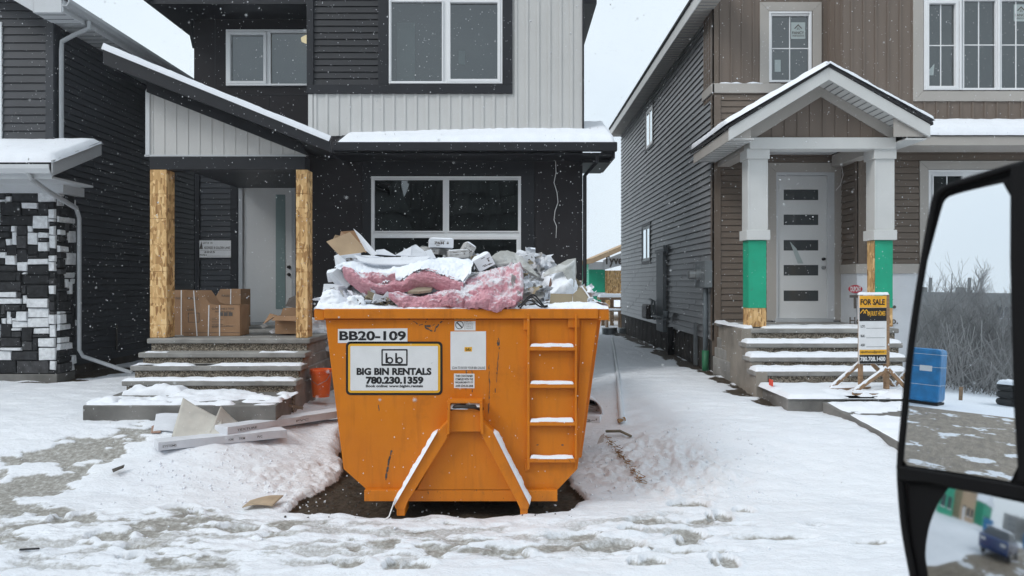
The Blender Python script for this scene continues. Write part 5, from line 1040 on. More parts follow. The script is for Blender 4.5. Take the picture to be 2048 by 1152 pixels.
m = MB(FF); m.box(X(929, YF), X(944, YF), .0031, .0038, Z(703, YF), Z(694, YF)); m.build('small_logo_ground', ink_yel, s4); T('bb', s4, 931.5, 941.5, 695.5, 701.5, d=.0044, bold=.02)
s5 = stick(908, 949, 747, 776, skew=.5, name='compliance_sticker')
for i, s_ in enumerate(('THIS CONTAINER', 'COMPLIES WITH THE', 'REQUIREMENTS OF', 'ANSI Z245.30-2008')): T(s_, s5, 911, 946, 749.5+i*6.6, 754+i*6.6, bold=.02)

# ---------------------------------------------------------------- the load
def lerp_poly(pl, x):
    if x <= pl[0][0]: return pl[0][1]
    for (a, b), (c, d) in zip(pl[:-1], pl[1:]):
        if x <= c: t = (x-a)/(c-a); t = t*t*(3-2*t)*.5+t*.5; return b+(d-b)*t
    return pl[-1][1]
def band(m, A_, YA_, B_, YB_, x0, x1, nx=110, ny=16, amp=.02, bul=.03, sc=9, rag=0, mi=0, sd=0):
    """surface from polyline A (photo px at depth YA) to polyline B at YB"""
    pts = []
    for j in range(ny+1):
        t = j/ny
        for i in range(nx+1):
            x = x0+(x1-x0)*i/nx; ya = lerp_poly(A_, x)+(1-t)**4*rag*(noise.noise(Vector((x*.12, sd, 1)))+.5*noise.noise(Vector((x*.35, sd, 1)))); yb = lerp_poly(B_, x)
            a = P(x, ya, YA_); b = P(x, yb, YB_); a.x = b.x = X(x, (YA_+YB_)/2)
            p = a.lerp(b, t)+Vector((0, -bul*math.sin(math.pi*t), bul*.35*math.sin(math.pi*t)))
            n_ = noise.noise(p*sc+Vector((sd, 0, 0)))+.5*noise.noise(p*sc*2.7)+.3*noise.noise(p*sc*6)+(.5*abs(noise.noise(p*sc*4.1+Vector((3, sd, 0))))-.1)*(amp > .012)
            p += Vector((.3*amp*noise.noise(p*sc+Vector((9, 9, sd))), -amp*n_, amp*.7*n_)); pts.append(p)
    m.add(pts, [(j*(nx+1)+i, j*(nx+1)+i+1, (j+1)*(nx+1)+i+1, (j+1)*(nx+1)+i) for j in range(ny) for i in range(nx)], mi)
# general rubble filling the bin
rub = mat('rubble', (.30, .29, .28), .85, var=.5, vs=18, bump=.8, bs=30, col2=(.80, .82, .86), thr=.50, ts=5)
m = MB(); NX, NY = 150, 60; pts = []
for j in range(NY+1):
    for i in range(NX+1):
        x = X(654, YF)+(X(1192, YF)-X(654, YF))*i/NX; y = YF+.05+4.7*j/NY; e = min(i/NX, 1-i/NX)*2
        z = 1.70+.33*sst(0, .45, e)*sst(.0, .25, j/NY)+.03*(1-abs(j/NY-.5)*2)+.10*float(fbm(x, y, .5, 3, 71)-.5)+.07*float(fbm(x, y, .12, 3, 73)-.5)
        pts.append((x, y, z))
m.add(pts, [(j*(NX+1)+i, j*(NX+1)+i+1, (j+1)*(NX+1)+i+1, (j+1)*(NX+1)+i) for j in range(NY) for i in range(NX)]); o = m.build('rubble', rub, smooth=True, recalc=False); tag(o, 'mixed broken rubble and scraps filling the orange bin', 'rubble', kind='stuff')
# snow banked along the rim
m = MB(); m.M = Matrix.Identity(4)
band(m, [(640, 618), (1214, 618)], YF-.035, [(640, 600), (665, 598), (700, 606), (780, 611), (900, 613), (1040, 612), (1100, 606), (1150, 601), (1185, 602), (1212, 612)], YF+.12, 636, 1215, 260, 14, .010, .02, 14, 0, 0, 2)
band(m, [(640, 600), (665, 598), (700, 606), (780, 611), (900, 613), (1040, 612), (1100, 606), (1150, 601), (1185, 602), (1212, 612)], YF+.12, [(640, 606), (660, 590), (700, 575), (760, 600), (900, 605), (1050, 600), (1080, 590), (1120, 590), (1160, 588), (1190, 600), (1212, 611)], YF+.5, 636, 1215, 260, 16, .03, .02, 8, 0, 0, 3)
o = m.build('snow_bank', snow, smooth=True, recalc=False); tag(o, 'lumpy snow lying along the near rim of the orange bin', 'snow', kind='stuff')
def snowlump(name, x0, x1, ytop, Yc, dy, lab, sd, amp=.25, mm=snow, ybot=None):
    m = MB(); a, b = X(x0, Yc), X(x1, Yc); c = (a+b)/2; rx_ = (b-a)/2; zb_ = 1.70 if ybot is None else Z(ybot, Yc); zt_ = Z(ytop, Yc); nu, nv = 40, 20; pts = []
    for j in range(nv+1):
        ph = math.pi/2*j/nv
        for i in range(nu):
            th_ = 2*math.pi*i/nu; d = Vector((math.cos(th_)*math.cos(ph)**.7, math.sin(th_)*math.cos(ph)**.7, math.sin(ph)**.8))
            k = 1+amp*noise.noise(d*1.7+Vector((sd, sd, 0)))+amp*.5*noise.noise(d*5+Vector((sd, 0, 0)))
            pts.append((c+rx_*d.x*k, Yc+dy*d.y*k, zb_+(zt_-zb_)*d.z*(1+amp*.4*noise.noise(d*4+Vector((sd, 1, 1))))))
    m.add(pts, [(j*nu+i, j*nu+(i+1) % nu, (j+1)*nu+(i+1) % nu, (j+1)*nu+i) for j in range(nv) for i in range(nu)]); o = m.build(name, mm, smooth=True, recalc=False)
    if lab: tag(o, lab, 'snow', kind='stuff')
    return o
snowlump('snow_heap', 1072, 1165, 545, 6.95, .35, 'deep lumpy snow over rubbish at the right end of the load', 3, .5)
snowlump('snow_heap', 638, 700, 580, 6.55, .25, 'soft snow heap at the far left end of the load', 8, .35)
snowlump('snow_heap', 690, 735, 592, 6.42, .12, 'small rounded snow lump left of the pink insulation', 13, .4)
# pink batts
bt = MB(); midA = [(688, 532), (702, 536), (725, 553), (752, 568), (775, 566), (790, 560), (802, 562), (815, 553), (832, 543), (852, 537), (872, 541), (890, 549), (910, 555), (927, 562), (946, 540)]
botA = [(688, 553), (702, 568), (722, 582), (745, 588), (775, 584), (800, 584), (830, 578), (860, 574), (890, 580), (915, 588), (927, 592)]
topA = [(686, 528), (705, 521), (735, 518), (790, 519), (850, 516), (900, 515), (930, 517), (946, 526)]
band(bt, [(x, y+3) for x, y in botA], 6.58, midA, 6.56, 688, 927, 240, 26, .017, .05, 12, 0, 0, 5)
o = thing('insulation_batt', 'long wavy pink insulation batt with deep snow on top across the left of the load', 'insulation', (X(800, 6.6), 6.6, 1.7)); 
bt.build('batt', pink, o, smooth=True, recalc=False)
midS = [(x, y+3) for x, y in midA]; m = MB(); band(m, midS, 6.545, topA, 7.25, 686, 946, 240, 40, .024, .06, 6, 6, 0, 6); band(m, midS, 6.545, [(x, y-2) for x, y in midA], 6.62, 686, 940, 200, 4, .004, .01, 7, 6, 0, 6); m.build('snow_cover', pink_s if False else snow, o, smooth=True, recalc=False)
m = MB(); band(m, [(694, 548), (720, 572), (790, 566)], 6.57, [(694, 536), (720, 545), (790, 545)], 6.60, 700, 792, 90, 14, .020, .035, 16, 1.5, 0, 16); m.build('snowy_face', pink_s, o, smooth=True, recalc=False)
def pinkchunk(lab, top, bot, YT_, YB_, amp, bul, mm, sd, sc=12, back=.4, nx=110, ny=26):
    m = MB(); x0, x1 = max(top[0][0], bot[0][0]), min(top[-1][0], bot[-1][0]); band(m, bot, YB_, top, YT_, x0, x1, nx, ny, amp, bul, sc, 0, 0, sd); band(m, top, YT_, [(x, y+6) for x, y in top], YT_+back, x0, x1, nx, 10, amp*.6, 0, sc, 0, 0, sd)
    b0 = len(m.v)
    o = m.build('insulation_batt' if bul < .08 else 'insulation_scrap', mm, smooth=True, recalc=False); s_ = o.modifiers.new('t', 'SOLIDIFY'); s_.thickness = .03; return tag(o, lab, 'insulation', group=None)
pinkchunk('thick snow dusted pink insulation slab leaning at the right of the load', [(924, 562), (945, 552), (975, 541), (1005, 533), (1030, 528), (1041, 528), (1046, 540)], [(924, 596), (960, 606), (1000, 610), (1030, 606), (1046, 601)], 6.72, 6.42, .034, .05, pink_s, 31, 9)
pinkchunk('bright pink crumpled insulation roll lying on the rim under the arch', [(782, 589), (795, 584), (815, 588), (840, 593), (858, 590), (880, 582), (900, 581), (925, 590), (942, 604)], [(782, 600), (800, 612), (830, 616), (860, 617), (900, 616), (942, 614)], 6.52, 6.30, .024, .085, pink, 37, 12)
pinkchunk('torn pink insulation scrap hanging over the bin rim', [(932, 600), (945, 592), (962, 582), (975, 580), (995, 588), (1015, 594), (1032, 606)], [(932, 614), (955, 615), (975, 618), (988, 625), (996, 624), (1010, 614), (1032, 612)], 6.46, 6.23, .024, .085, pink, 43, 13)
pinkchunk('snowy grey pink insulation tuft between the roll and the slab', [(885, 586), (905, 579), (922, 582), (945, 592), (955, 604)], [(885, 614), (920, 615), (955, 615)], 6.45, 6.285, .026, .085, pink_s, 47, 12)
# sheets, cartons, boards
def sheet(name, lab, cat, pts, mm, th=.006, group=None, parent=None, sub=None):
    p = [P(x, y, Y) for x, y, Y in pts]; n = (p[1]-p[0]).cross(p[-1]-p[0]).normalized()
    m = MB(); m.prism(p, n*th); o = m.build(name, mm, parent, bevel=0)
    return tag(o, lab, cat, group) if parent is None else o
cb = thing('cardboard_box', 'open brown cardboard box tipped up at the top left corner of the load', 'cardboard box', P(700, 512, 7.2))
sheet('box_side', 0, 0, [(653, 483, 7.0), (700, 464, 7.15), (733, 502, 7.15), (684, 516, 7.0)], cardb_l, parent=cb)
sheet('box_side', 0, 0, [(680, 474, 7.15), (682, 463, 7.4), (711, 461, 7.4), (737, 500, 7.4), (732, 505, 7.15)], cardb, parent=cb)
sheet('box_flap', 0, 0, [(667, 478, 7.1), (671, 470, 7.1), (686, 473, 7.16)], cardb_l, parent=cb)
sheet('box_flap', 0, 0, [(707, 457, 7.05), (722, 470, 7.05), (755, 508, 6.95), (745, 512, 6.95), (731, 500, 7.0)], cardb_w, parent=cb)
def carton(lab, x0, x1, y0, y1, Y, dep_, ry=0, rz=0, rx=0, mm=cardb_w, cat='carton', pr=True, name='carton', sn=0, words=None, group=None):
    w = X(x1, Y)-X(x0, Y); h = Z(y0, Y)-Z(y1, Y); c = Vector(((X(x0, Y)+X(x1, Y))/2, Y+dep_/2, (Z(y0, Y)+Z(y1, Y))/2))
    m = MB(rot(c, rx, ry, rz)); m.box(-w/2, w/2, -dep_/2, dep_/2, -h/2, h/2)
    o = m.build(name, mm, bevel=.003); tag(o, lab, cat, group)
    M2 = m.M @ frame((0, -dep_/2, 0), (1, 0, 0), (0, -1, 0))
    if pr:
        p = MB(M2); rr = random.Random(int(x0*3+y0)); 
        for k in range(rr.randint(3, 6)):
            a = rr.uniform(-w*.42, w*.2); z = rr.uniform(-h*.35, h*.35); p.box(a, a+rr.uniform(.1, .3)*w, .0, .0008, z, z+min(.006, h*.06))
        p.box(w*.22, w*.3, 0, .0009, -h*.1, h*.15); p.build('printing', ink_soft, o)
        sm = MB(M2); sm.box(-w*.5, w*.5, .0, .0012, h*.06, h*.06+.003) ; sm.build('tape', sticker, o)
    if words: text(words, o, ink_soft, M2, -w*.3, w*.1, -h*.15, h*.15, d=.002, bold=.02)
    if sn: 
        a = m.M @ Vector((-w/2, -dep_/2, h/2)); snow_pad(o, a, m.M.to_3x3() @ Vector((w, 0, 0)), m.M.to_3x3() @ Vector((0, dep_, 0)), sn, 20, 10, int(x0), .006, edge=.25)
    return o
carton('white carton perched highest on top of the load', 854, 902, 477, 495, 7.3, .35, 1, 8, sn=.012, words='Z&M')
carton('white carton standing on edge at the right end of the pile against the black wall', 1043, 1066, 508, 524, 7.2, .2, -14, 10)
carton('snowy white carton tilted up between insulation and plastic film', 948, 984, 512, 538, 6.95, .25, -28, 6, sn=.03)
carton('pale carton lying flat left of the highest white carton', 848, 886, 495, 507, 7.35, .3, 6, -15, mm=cardb_g2)
carton('damp grey carton right of the highest white carton', 892, 932, 500, 516, 7.2, .3, -4, 12, mm=cardb_g2, sn=.008)
carton('crushed carton pointing up at the right of the damp grey carton', 922, 944, 488, 510, 7.25, .2, 32, 14, mm=cardb_g2, sn=.014)
carton('white carton end sticking out under the tipped brown box', 672, 712, 508, 528, 6.95, .3, -8, 20, words='a')
carton('long white carton lying flat behind the left batt', 690, 760, 512, 524, 7.1, .3, 3, -5, sn=.01, pr=False)
carton('crumpled white carton with print hanging down the left end of the load', 658, 700, 543, 570, 6.6, .2, 48, 12, rx=-15)
carton('small white carton resting on the snow at the left end of the load', 650, 683, 570, 588, 6.5, .2, 8, -15)
carton('pale carton half buried under snow at the upper left end of the load', 650, 684, 543, 562, 6.8, .25, -10, 10, sn=.03, pr=False)
carton('broken chunk of white foam among rubble by the left rim', 742, 764, 590, 606, 6.42, .12, 15, 20, pr=False, cat='foam', name='foam_chunk')
carton('flat white foam wedge leaning next to the crumpled pink roll', 764, 788, 588, 606, 6.5, .10, 40, 10, pr=False, cat='foam', name='foam_wedge')
sheet('paper_flap', 'long white foam sheet lying across the top left of the load', 'foam sheet', [(709, 510, 6.95), (730, 515, 6.95), (800, 514, 7.0), (862, 512, 7.05), (846, 524, 6.9), (800, 529, 6.85), (745, 527, 6.85), (722, 522, 6.85)], cardb_w, .012)
sheet('carton_flap', 'white carton flap with faded lettering lying above the foam sheet', 'carton flap', [(752, 500, 7.2), (768, 498, 7.25), (792, 511, 7.2), (750, 508, 7.15)], cardb_w, .008)
sheet('carton_flap', 'left half of the peaked white flap pair near the top of the load', 'carton flap', [(790, 510, 7.2), (830, 489, 7.3), (836, 492, 7.3), (826, 512, 7.2)], cardb_w, .008)
sheet('carton_flap', 'right half of the peaked white flap pair with printed lines', 'carton flap', [(823, 492, 7.15), (832, 489, 7.2), (862, 512, 7.15), (822, 512, 7.1)], cardb_w, .008)
sheet('carton_flap', 'white triangular flap hanging from the left edge under the brown box', 'carton flap', [(668, 512, 6.9), (676, 508, 6.9), (692, 522, 6.9), (684, 532, 6.85), (672, 538, 6.9)], cardb_w, .008)
sheet('carton_flap', 'small white flap hanging right of the tipped brown box', 'carton flap', [(850, 502, 7.1), (862, 498, 7.15), (872, 516, 7.1), (858, 518, 7.05)], cardb_w, .008)
sheet('wood_board', 'short brown board end poking out under the pink arch', 'board', [(815, 583, 6.42), (840, 571, 6.62), (866, 572, 6.62), (862, 580, 6.45), (838, 583, 6.4)], grey_wood, .02)
sheet('wood_board', 'thin dark board slanting among foam by the left rim', 'board', [(762, 597, 6.4), (767, 596, 6.4), (788, 610, 6.36), (786, 613, 6.36)], steel_dark, .01)
sheet('cardboard_sheet', 'square khaki cardboard sheet standing on the snow at the right rim', 'cardboard', [(1101, 587, 6.42), (1145, 588, 6.42), (1145, 611, 6.36), (1099, 611, 6.36)], cardb_g, .01)
cc = thing('cardboard_sheet', 'folded khaki cardboard with a pointed top at the right rim beside the square sheet', 'cardboard', P(1165, 611, 6.4))
sheet('panel', 0, 0, [(1147, 588, 6.40), (1163, 573, 6.48), (1181, 598, 6.42), (1181, 609, 6.36), (1147, 611, 6.36)], cardb_g, .01, parent=cc); sheet('panel', 0, 0, [(1164, 573, 6.5), (1170, 571, 6.55), (1175, 580, 6.5), (1173, 584, 6.5)], cardb_g, .01, parent=cc); sheet('panel', 0, 0, [(1182, 590, 6.45), (1192, 609, 6.4), (1183, 609, 6.4)], cardb_g, .01, parent=cc)
m = MB(); m.tube([P(1163, 572, 6.46), P(1172, 584, 6.44), P(1181, 598, 6.4), P(1181, 608, 6.35)], .007, 6); m.build('snow_line', snow, cc)
sheet('drywall_scrap', 'reddish brown scrap of board standing in the snow at the right of the load', 'scrap', [(1094, 585, 6.6), (1100, 560, 6.62), (1101, 556, 6.62), (1104, 590, 6.58), (1098, 596, 6.55)], mat('rust_board', (.16, .09, .07), .8), .01)
def filmsheet(lab, poly, Y0_, Y1_, amp, sd, name='plastic_film', mm=film):
    m = MB(); m2 = None; n = 26; cx = sum(p[0] for p in poly)/len(poly); cy = sum(p[1] for p in poly)/len(poly); ylo = min(p[1] for p in poly); yhi = max(p[1] for p in poly)
    ring = []
    for k in range(len(poly)):
        a, b = poly[k], poly[(k+1) % len(poly)]
        for i in range(8): ring.append((a[0]+(b[0]-a[0])*i/8, a[1]+(b[1]-a[1])*i/8))
    nr = len(ring); pts = []
    for j in range(n+1):
        s = j/n
        for x, y in ring:
            xx, yy = cx+(x-cx)*s, cy+(y-cy)*s; Y = Y1_+(Y0_-Y1_)*(yy-ylo)/(yhi-ylo); p = P(xx, yy, Y); f_ = noise.noise(p*6+Vector((sd, 0, 0)))+.6*abs(noise.noise(p*14)); p.y -= amp*f_+.10*(1-s*s); p.z += amp*.4*f_; pts.append(p)
    m.add(pts, [(j*nr+i, j*nr+(i+1) % nr, (j+1)*nr+(i+1) % nr, (j+1)*nr+i) for j in range(n) for i in range(nr)]); o = m.build(name, mm, smooth=True, recalc=False); return tag(o, lab, 'plastic film')
filmsheet('crumpled translucent plastic film bulging behind the pink slab', [(982, 514), (1000, 503), (1015, 501), (1030, 506), (1050, 520), (1062, 535), (1078, 556), (1062, 552), (1045, 545), (1030, 527), (1000, 535), (985, 530)], 6.95, 7.3, .05, 3)
bag = thing('plastic_bag', 'snow filled clear plastic sheet rising to a sharp peak at the right of the load', 'plastic sheet', P(1125, 600, 6.8))
o = filmsheet(None, [(1098, 596), (1102, 565), (1112, 545), (1130, 532), (1151, 518), (1150, 545), (1146, 575), (1152, 582), (1130, 596)], 6.55, 6.8, .03, 9, mm=snow); o.parent = bag; o.location = o.location-Vector(bag.location); del o['category']; o.name = 'snow_pocket'
o = filmsheet(None, [(1086, 548), (1095, 540), (1120, 528), (1135, 519), (1152, 516), (1153, 545), (1148, 578), (1143, 577), (1146, 530), (1120, 540), (1100, 545), (1087, 554)], 6.6, 6.75, .02, 12); o.parent = bag; o.location = o.location-Vector(bag.location); del o['category']; o.name = 'film_edge'
m = MB()
for k in range(3):
    m.tube([P(1036+56*s+4*math.sin(k), 614-22*math.sin(math.pi*min(1, s*(1+.12*k)))*(1-.25*k)+3*math.sin(s*9+k), YF+.0-.02*k) for s in [i/14 for i in range(15)]], .0065, 6)
tag(m.build('black_cable', cable_m, smooth=True), 'thin black cable looped on the snow at the bin rim', 'cable')
# loose flakes of rubble near the left rim (each a scrap of foam or carton)
rr = random.Random(5); m = MB()
for k in range(150):
    x = rr.uniform(700, 790) if k < 90 else rr.uniform(640, 1200); Y = rr.uniform(6.34, 6.6); c = P(x, rr.uniform(598, 615), Y); m.M = rot(c, rr.uniform(-50, 50), rr.uniform(-50, 50), rr.uniform(0, 90)); a = rr.uniform(.008, .035); m.box(-a, a, -a*.7, a*.7, -.004, .004, rr.choice((0, 0, 1, 2, 2)))
rr = random.Random(77)
def heap_z(x, y):
    i_ = (x-X(654, YF))/(X(1192, YF)-X(654, YF)); e = min(i_, 1-i_)*2; return 1.70+.33*float(sst(0, .45, e))*float(sst(.0, .25, (y-YF-.05)/4.7))+.02
m.M = Matrix.Identity(4)
for k in range(170):
    zone = rr.random()
    if zone < .40: x, y = rr.uniform(-1.60, -1.15), rr.uniform(6.45, 7.4)
    elif zone < .75: x, y = rr.uniform(-1.4, .75), rr.uniform(7.15, 8.2)
    else: x, y = rr.uniform(.0, .78), rr.uniform(6.45, 7.6)
    z = heap_z(x, y)+rr.uniform(.0, .10)+(.10 if zone > .4 else .0); sz_ = rr.uniform(.03, .11); M5 = rot((x, y, z), rr.uniform(-70, 70), rr.uniform(-60, 60), rr.uniform(0, 180)); pts = []; sd = rr.uniform(0, 99); asp = rr.uniform(.4, 1)
    for j in range(6):
        for i in range(6):
            u_, v_ = (i/5-.5)*2*sz_, (j/5-.5)*2*sz_*asp; w_ = sz_*.9*noise.noise(Vector((u_*11+sd, v_*11, sd)))+sz_*.35*noise.noise(Vector((u_*40+sd, v_*40, 1))); pts.append(M5 @ Vector((u_*(1+.3*noise.noise(Vector((v_*20, sd, 0)))), v_, w_)))
    m.add(pts, [(j*6+i, j*6+i+1, j*6+i+7, j*6+i+6) for j in range(5) for i in range(5)], rr.choice((0, 0, 0, 1, 3, 3, 4)))
m.M = Matrix.Identity(4); o = m.build('scraps', [cardb_w, cardb_g, ink_soft, cardb_g2, snow], recalc=False); tag(o, 'small loose scraps of foam and card along the bin rim', 'scraps', kind='stuff')

# ---------------------------------------------------------------- things round the steps
def porchbox(lab, x0, x1, y0, y1, Y, dep_, rz=0, cut=None, mm=cardb, straps=(), words=()):
    w = X(x1, Y)-X(x0, Y); c = Vector(((X(x0, Y)+X(x1, Y))/2, Y+dep_/2, Z(y1, Y))); h = Z(y0, Y)-Z(y1, Y)
    t_ = thing('cardboard_box', lab, 'cardboard box', c); Mx = rot(c, 0, 0, rz); prof = [(-w/2, 0), (w/2, 0), (w/2, h), (-w/2, h)]
    if cut: prof = [(-w/2+a*w, b*h) for a, b in cut]
    m = MB(Mx); th_ = .006
    m.prism([(a, -dep_/2, b) for a, b in prof], (0, th_, 0)); m.build('front_panel', mm, t_)
    m = MB(Mx); hb = h if not cut or cut[-1][1] > .9 else h; m.prism([(a, dep_/2, b) for a, b in prof], (0, -th_, 0)); m.build('back_panel', mm, t_)
    m = MB(Mx); n = len(prof)
    for i in (n-1, 1): a, b = prof[i], prof[(i+1) % n]; m.prism([(a[0], -dep_/2+.0065, a[1]), (a[0], dep_/2-.0065, a[1]), (b[0], dep_/2-.0065, b[1]), (b[0], -dep_/2+.0065, b[1])], (th_ if a[0] < 0 else -th_, 0, 0))
    m.box(-w/2, w/2, -dep_/2, dep_/2, .0, .005)
    m.build('side_panel', mm, t_)
    FMx = Mx @ frame((0, -dep_/2, 0), (1, 0, 0), (0, -1, 0))
    for s, lean, top in straps: m = MB(FMx); m.prism([((s-.5)*w-.007, .002, .0), ((s-.5)*w+.007, .002, 0), ((s+lean-.5)*w+.007, .002, h*top), ((s+lean-.5)*w-.007, .002, h*top)], (0, .003, 0)); m.build('strap', strap, t_)
    for tx, a, b, z0_, z1_ in words: text(tx, t_, ink_soft, FMx, (a-.5)*w, (b-.5)*w, z0_*h, z1_*h, d=.002, bold=.01)
    return t_, FMx, w, h
t1, M1, w, h = porchbox('large strapped brown box with a cut away top on the middle house porch', 367, 478, 581, 672, 10.62, .42, 2, cut=[(0, 0), (1, 0), (1, .68), (.58, .68), (.46, .72), (.30, 1), (0, 1)], straps=((.24, -.06, 1.0), (.44, .01, .68), (.64, .0, .68)),
    words=(('FRAGILE', .06, .26, .80, .86), ('AZURE', .06, .18, .55, .60), ('GLASSWARE 5 TONE', .50, .90, .58, .62), ('PACKAGING TISSUE', .56, .84, .52, .55), ('MADE FOR SHIPPING', .50, .88, .20, .23)))
m = MB(M1)
for k in range(3): m.box(w*(.13+.085*k), w*(.20+.085*k), .002, .003, h*.44, h*.52)
for k in range(7): m.box(w*.0, w*(.1+.05*(k % 3)), .002, .003, h*(.18+.035*k), h*(.187+.035*k))
for a, b, c, d in ((-.42, -.22, .30, .31), (-.42, -.22, .50, .51), (-.42, -.41, .30, .5), (-.23, -.22, .30, .5), (-.5, .5, .07, .078)): m.box(w*a, w*b, .002, .003, h*c, h*d)
m.build('printing', ink_soft, t1)
porchbox('brown box behind the left strand board post half hidden by the large box', 349, 372, 580, 673, 10.9, .3, 0, straps=((.6, 0, 1),), words=(('FRAGILE', .1, .6, .8, .85),))
porchbox('tall brown box standing at the rear of the porch beside the white door', 428, 483, 578, 655, 12.2, .4, -3, cut=[(0, 0), (1, 0), (1, 1), (.25, 1), (.0, .72)], straps=((.62, .02, 1),), words=(('FRAGILE', .3, .6, .8, .85),))
t4, M4, w, h = porchbox('small open brown box with flaps out beside the right porch post', 549, 592, 632, 668, 10.75, .34, 4, mm=cardb)
m = MB(M4); m.prism([(-w/2, 0, h), (-w/2-.16, .05, h-.12), (-w/2-.10, -.1, h+.03), (-w/2, -.14, h)], (0, 0, .006)); m.build('flap', cardb, t4); m = MB(M4); m.prism([(-w/2, 0, h), (w/2, 0, h), (w/2+.02, .10, h-.07), (-w/2-.02, .12, h-.06)], (0, 0, .006)); m.build('flap', cardb, t4); m = MB(M4); m.prism([(-w/2, -.34, h), (w/2, -.34, h), (w/2-.02, -.40, h+.12), (-w/2+.02, -.40, h+.10)], (0, .006, 0)); m.build('flap', cardb, t4)
sheet('leaflet', 'dark leaflet with white print leaning inside the small open porch box', 'leaflet', [(571, 612, 10.95), (578, 596, 11.0), (593, 590, 11.0), (592, 616, 10.95)], ink_soft, .004)
for k, (x, y) in enumerate(((538, 662), (520, 651))): sheet('paper_scrap', ('white paper scrap on the porch floor left of the small open box', 'grey paper scrap on the porch floor in front of the door')[k], 'paper', [(x, y, 10.8), (x+10, y-4, 11), (x+16, y+2, 10.9), (x+6, y+5, 10.7)], cardb_w if k == 0 else cardb_g2, .003)
nt_ = thing('notice_sheet', 'white lot notice sheet fixed to the charcoal siding by the front door', 'notice', P(430, 515, 13.55))
FN = front(13.56); m = MB(FN); m.box(X(399, 13.56), X(462, 13.56), .0, .004, Z(515, 13.56), Z(481, 13.56)); m.build('sheet', sticker, nt_)
for s_, a, b, c, d in (('LOT #:  23', 406, 425, 488, 484), ('ADDRESS: B GOLDEN LANE', 408, 460, 498, 493), ('PHONE #:', 400, 414, 512, 508), ('2025', 408, 430, 506, 502)): text(s_, nt_, ink_soft, FN, X(a, 13.56), X(b, 13.56), Z(c, 13.56), Z(d, 13.56), d=.006, bold=.02)
m = MB(FN); m.box(X(400, 13.56), X(462, 13.56), .004, .005, Z(500.5, 13.56), Z(500, 13.56)); m.box(X(414, 13.56), X(462, 13.56), .004, .005, Z(512.5, 13.56), Z(512, 13.56)); m.prism([(X(399, 13.56), .005, Z(498, 13.56)), (X(406, 13.56), .005, Z(498, 13.56)), (X(403, 13.56), .005, Z(482, 13.56))], (0, .001, 0)); m.build('printed_lines', ink_soft, nt_)
# bucket
bk = thing('bucket', 'red orange plastic bucket standing in the snow between the bin and the steps', 'bucket', P(642, 792, 10.0)); c = Vector((X(642, 10.0), 10.0, .42)); r0, r1, hh = .112, .142, .37
m = MB(); m.tube([c, c+Vector((0, 0, .01)), c+Vector((0, 0, hh*.93)), c+Vector((0, 0, hh))], [r0, r0, r1, r1+.002], 32, cap=False); m.tube([c+Vector((0, 0, hh*.86)), c+Vector((0, 0, hh*.87))], [r1+.008]*2, 32); m.tube([c+Vector((0, 0, hh*.93)), c+Vector((0, 0, hh*.94))], [r1+.008]*2, 32); m.tube([c+Vector((0, 0, hh*.97)), c+Vector((0, 0, hh))], [r1+.006]*2, 32, cap=False); m.tube([c+Vector((0, 0, hh*.6)), c+Vector((0, 0, hh*.61))], [r1-.008]*2, 32)
m.build('pail', bucket_m, bk, smooth=False)
m = MB(); m.tube([c+Vector((-r1-.01, -.02, hh*.9)), c+Vector((-r1*.7, -r1*.75, hh*.62)), c+Vector((0, -r1-.03, hh*.48)), c+Vector((r1*.7, -r1*.75, hh*.62)), c+Vector((r1+.01, -.02, hh*.9))], .003, 6); m.build('wire_handle', galv, bk)
# debris beside the bin
wr = filmsheet('crumpled white house wrap piled against the black house behind the bin', [(618, 640), (632, 634), (660, 640), (690, 650), (690, 700), (655, 705), (640, 690), (625, 670)], 11.2, 11.6, .12, 21, name='crumpled_wrap', mm=wrap_m); wr['category'] = 'house wrap'
sheet('lumber_offcut', 'upright grey board under the crumpled wrap behind the bin', 'board', [(625, 700, 11.4), (660, 700, 11.4), (660, 712, 11.4), (628, 712, 11.4)], grey_wood, .04)
ob = MB(FB); ob.M = Matrix.Identity(4); ob.box(X(627, 11.3), X(650, 11.3), 11.3, 11.5, Z(636, 11.3), Z(618, 11.3)); o = ob.build('orange_crate', orange, bevel=.02); tag(o, 'small orange crate with snow on top behind the left edge of the bin', 'crate'); snow_pad(o, (X(627, 11.3), 11.3, Z(618, 11.3)), (X(650, 11.3)-X(627, 11.3), 0, 0), (0, .2, 0), .06, 16, 10, 95, edge=.3)
def G(x, y, up_=0):
    a, b = ground_px(x, y); return Vector((a, b, ground_z(a, b)+up_))
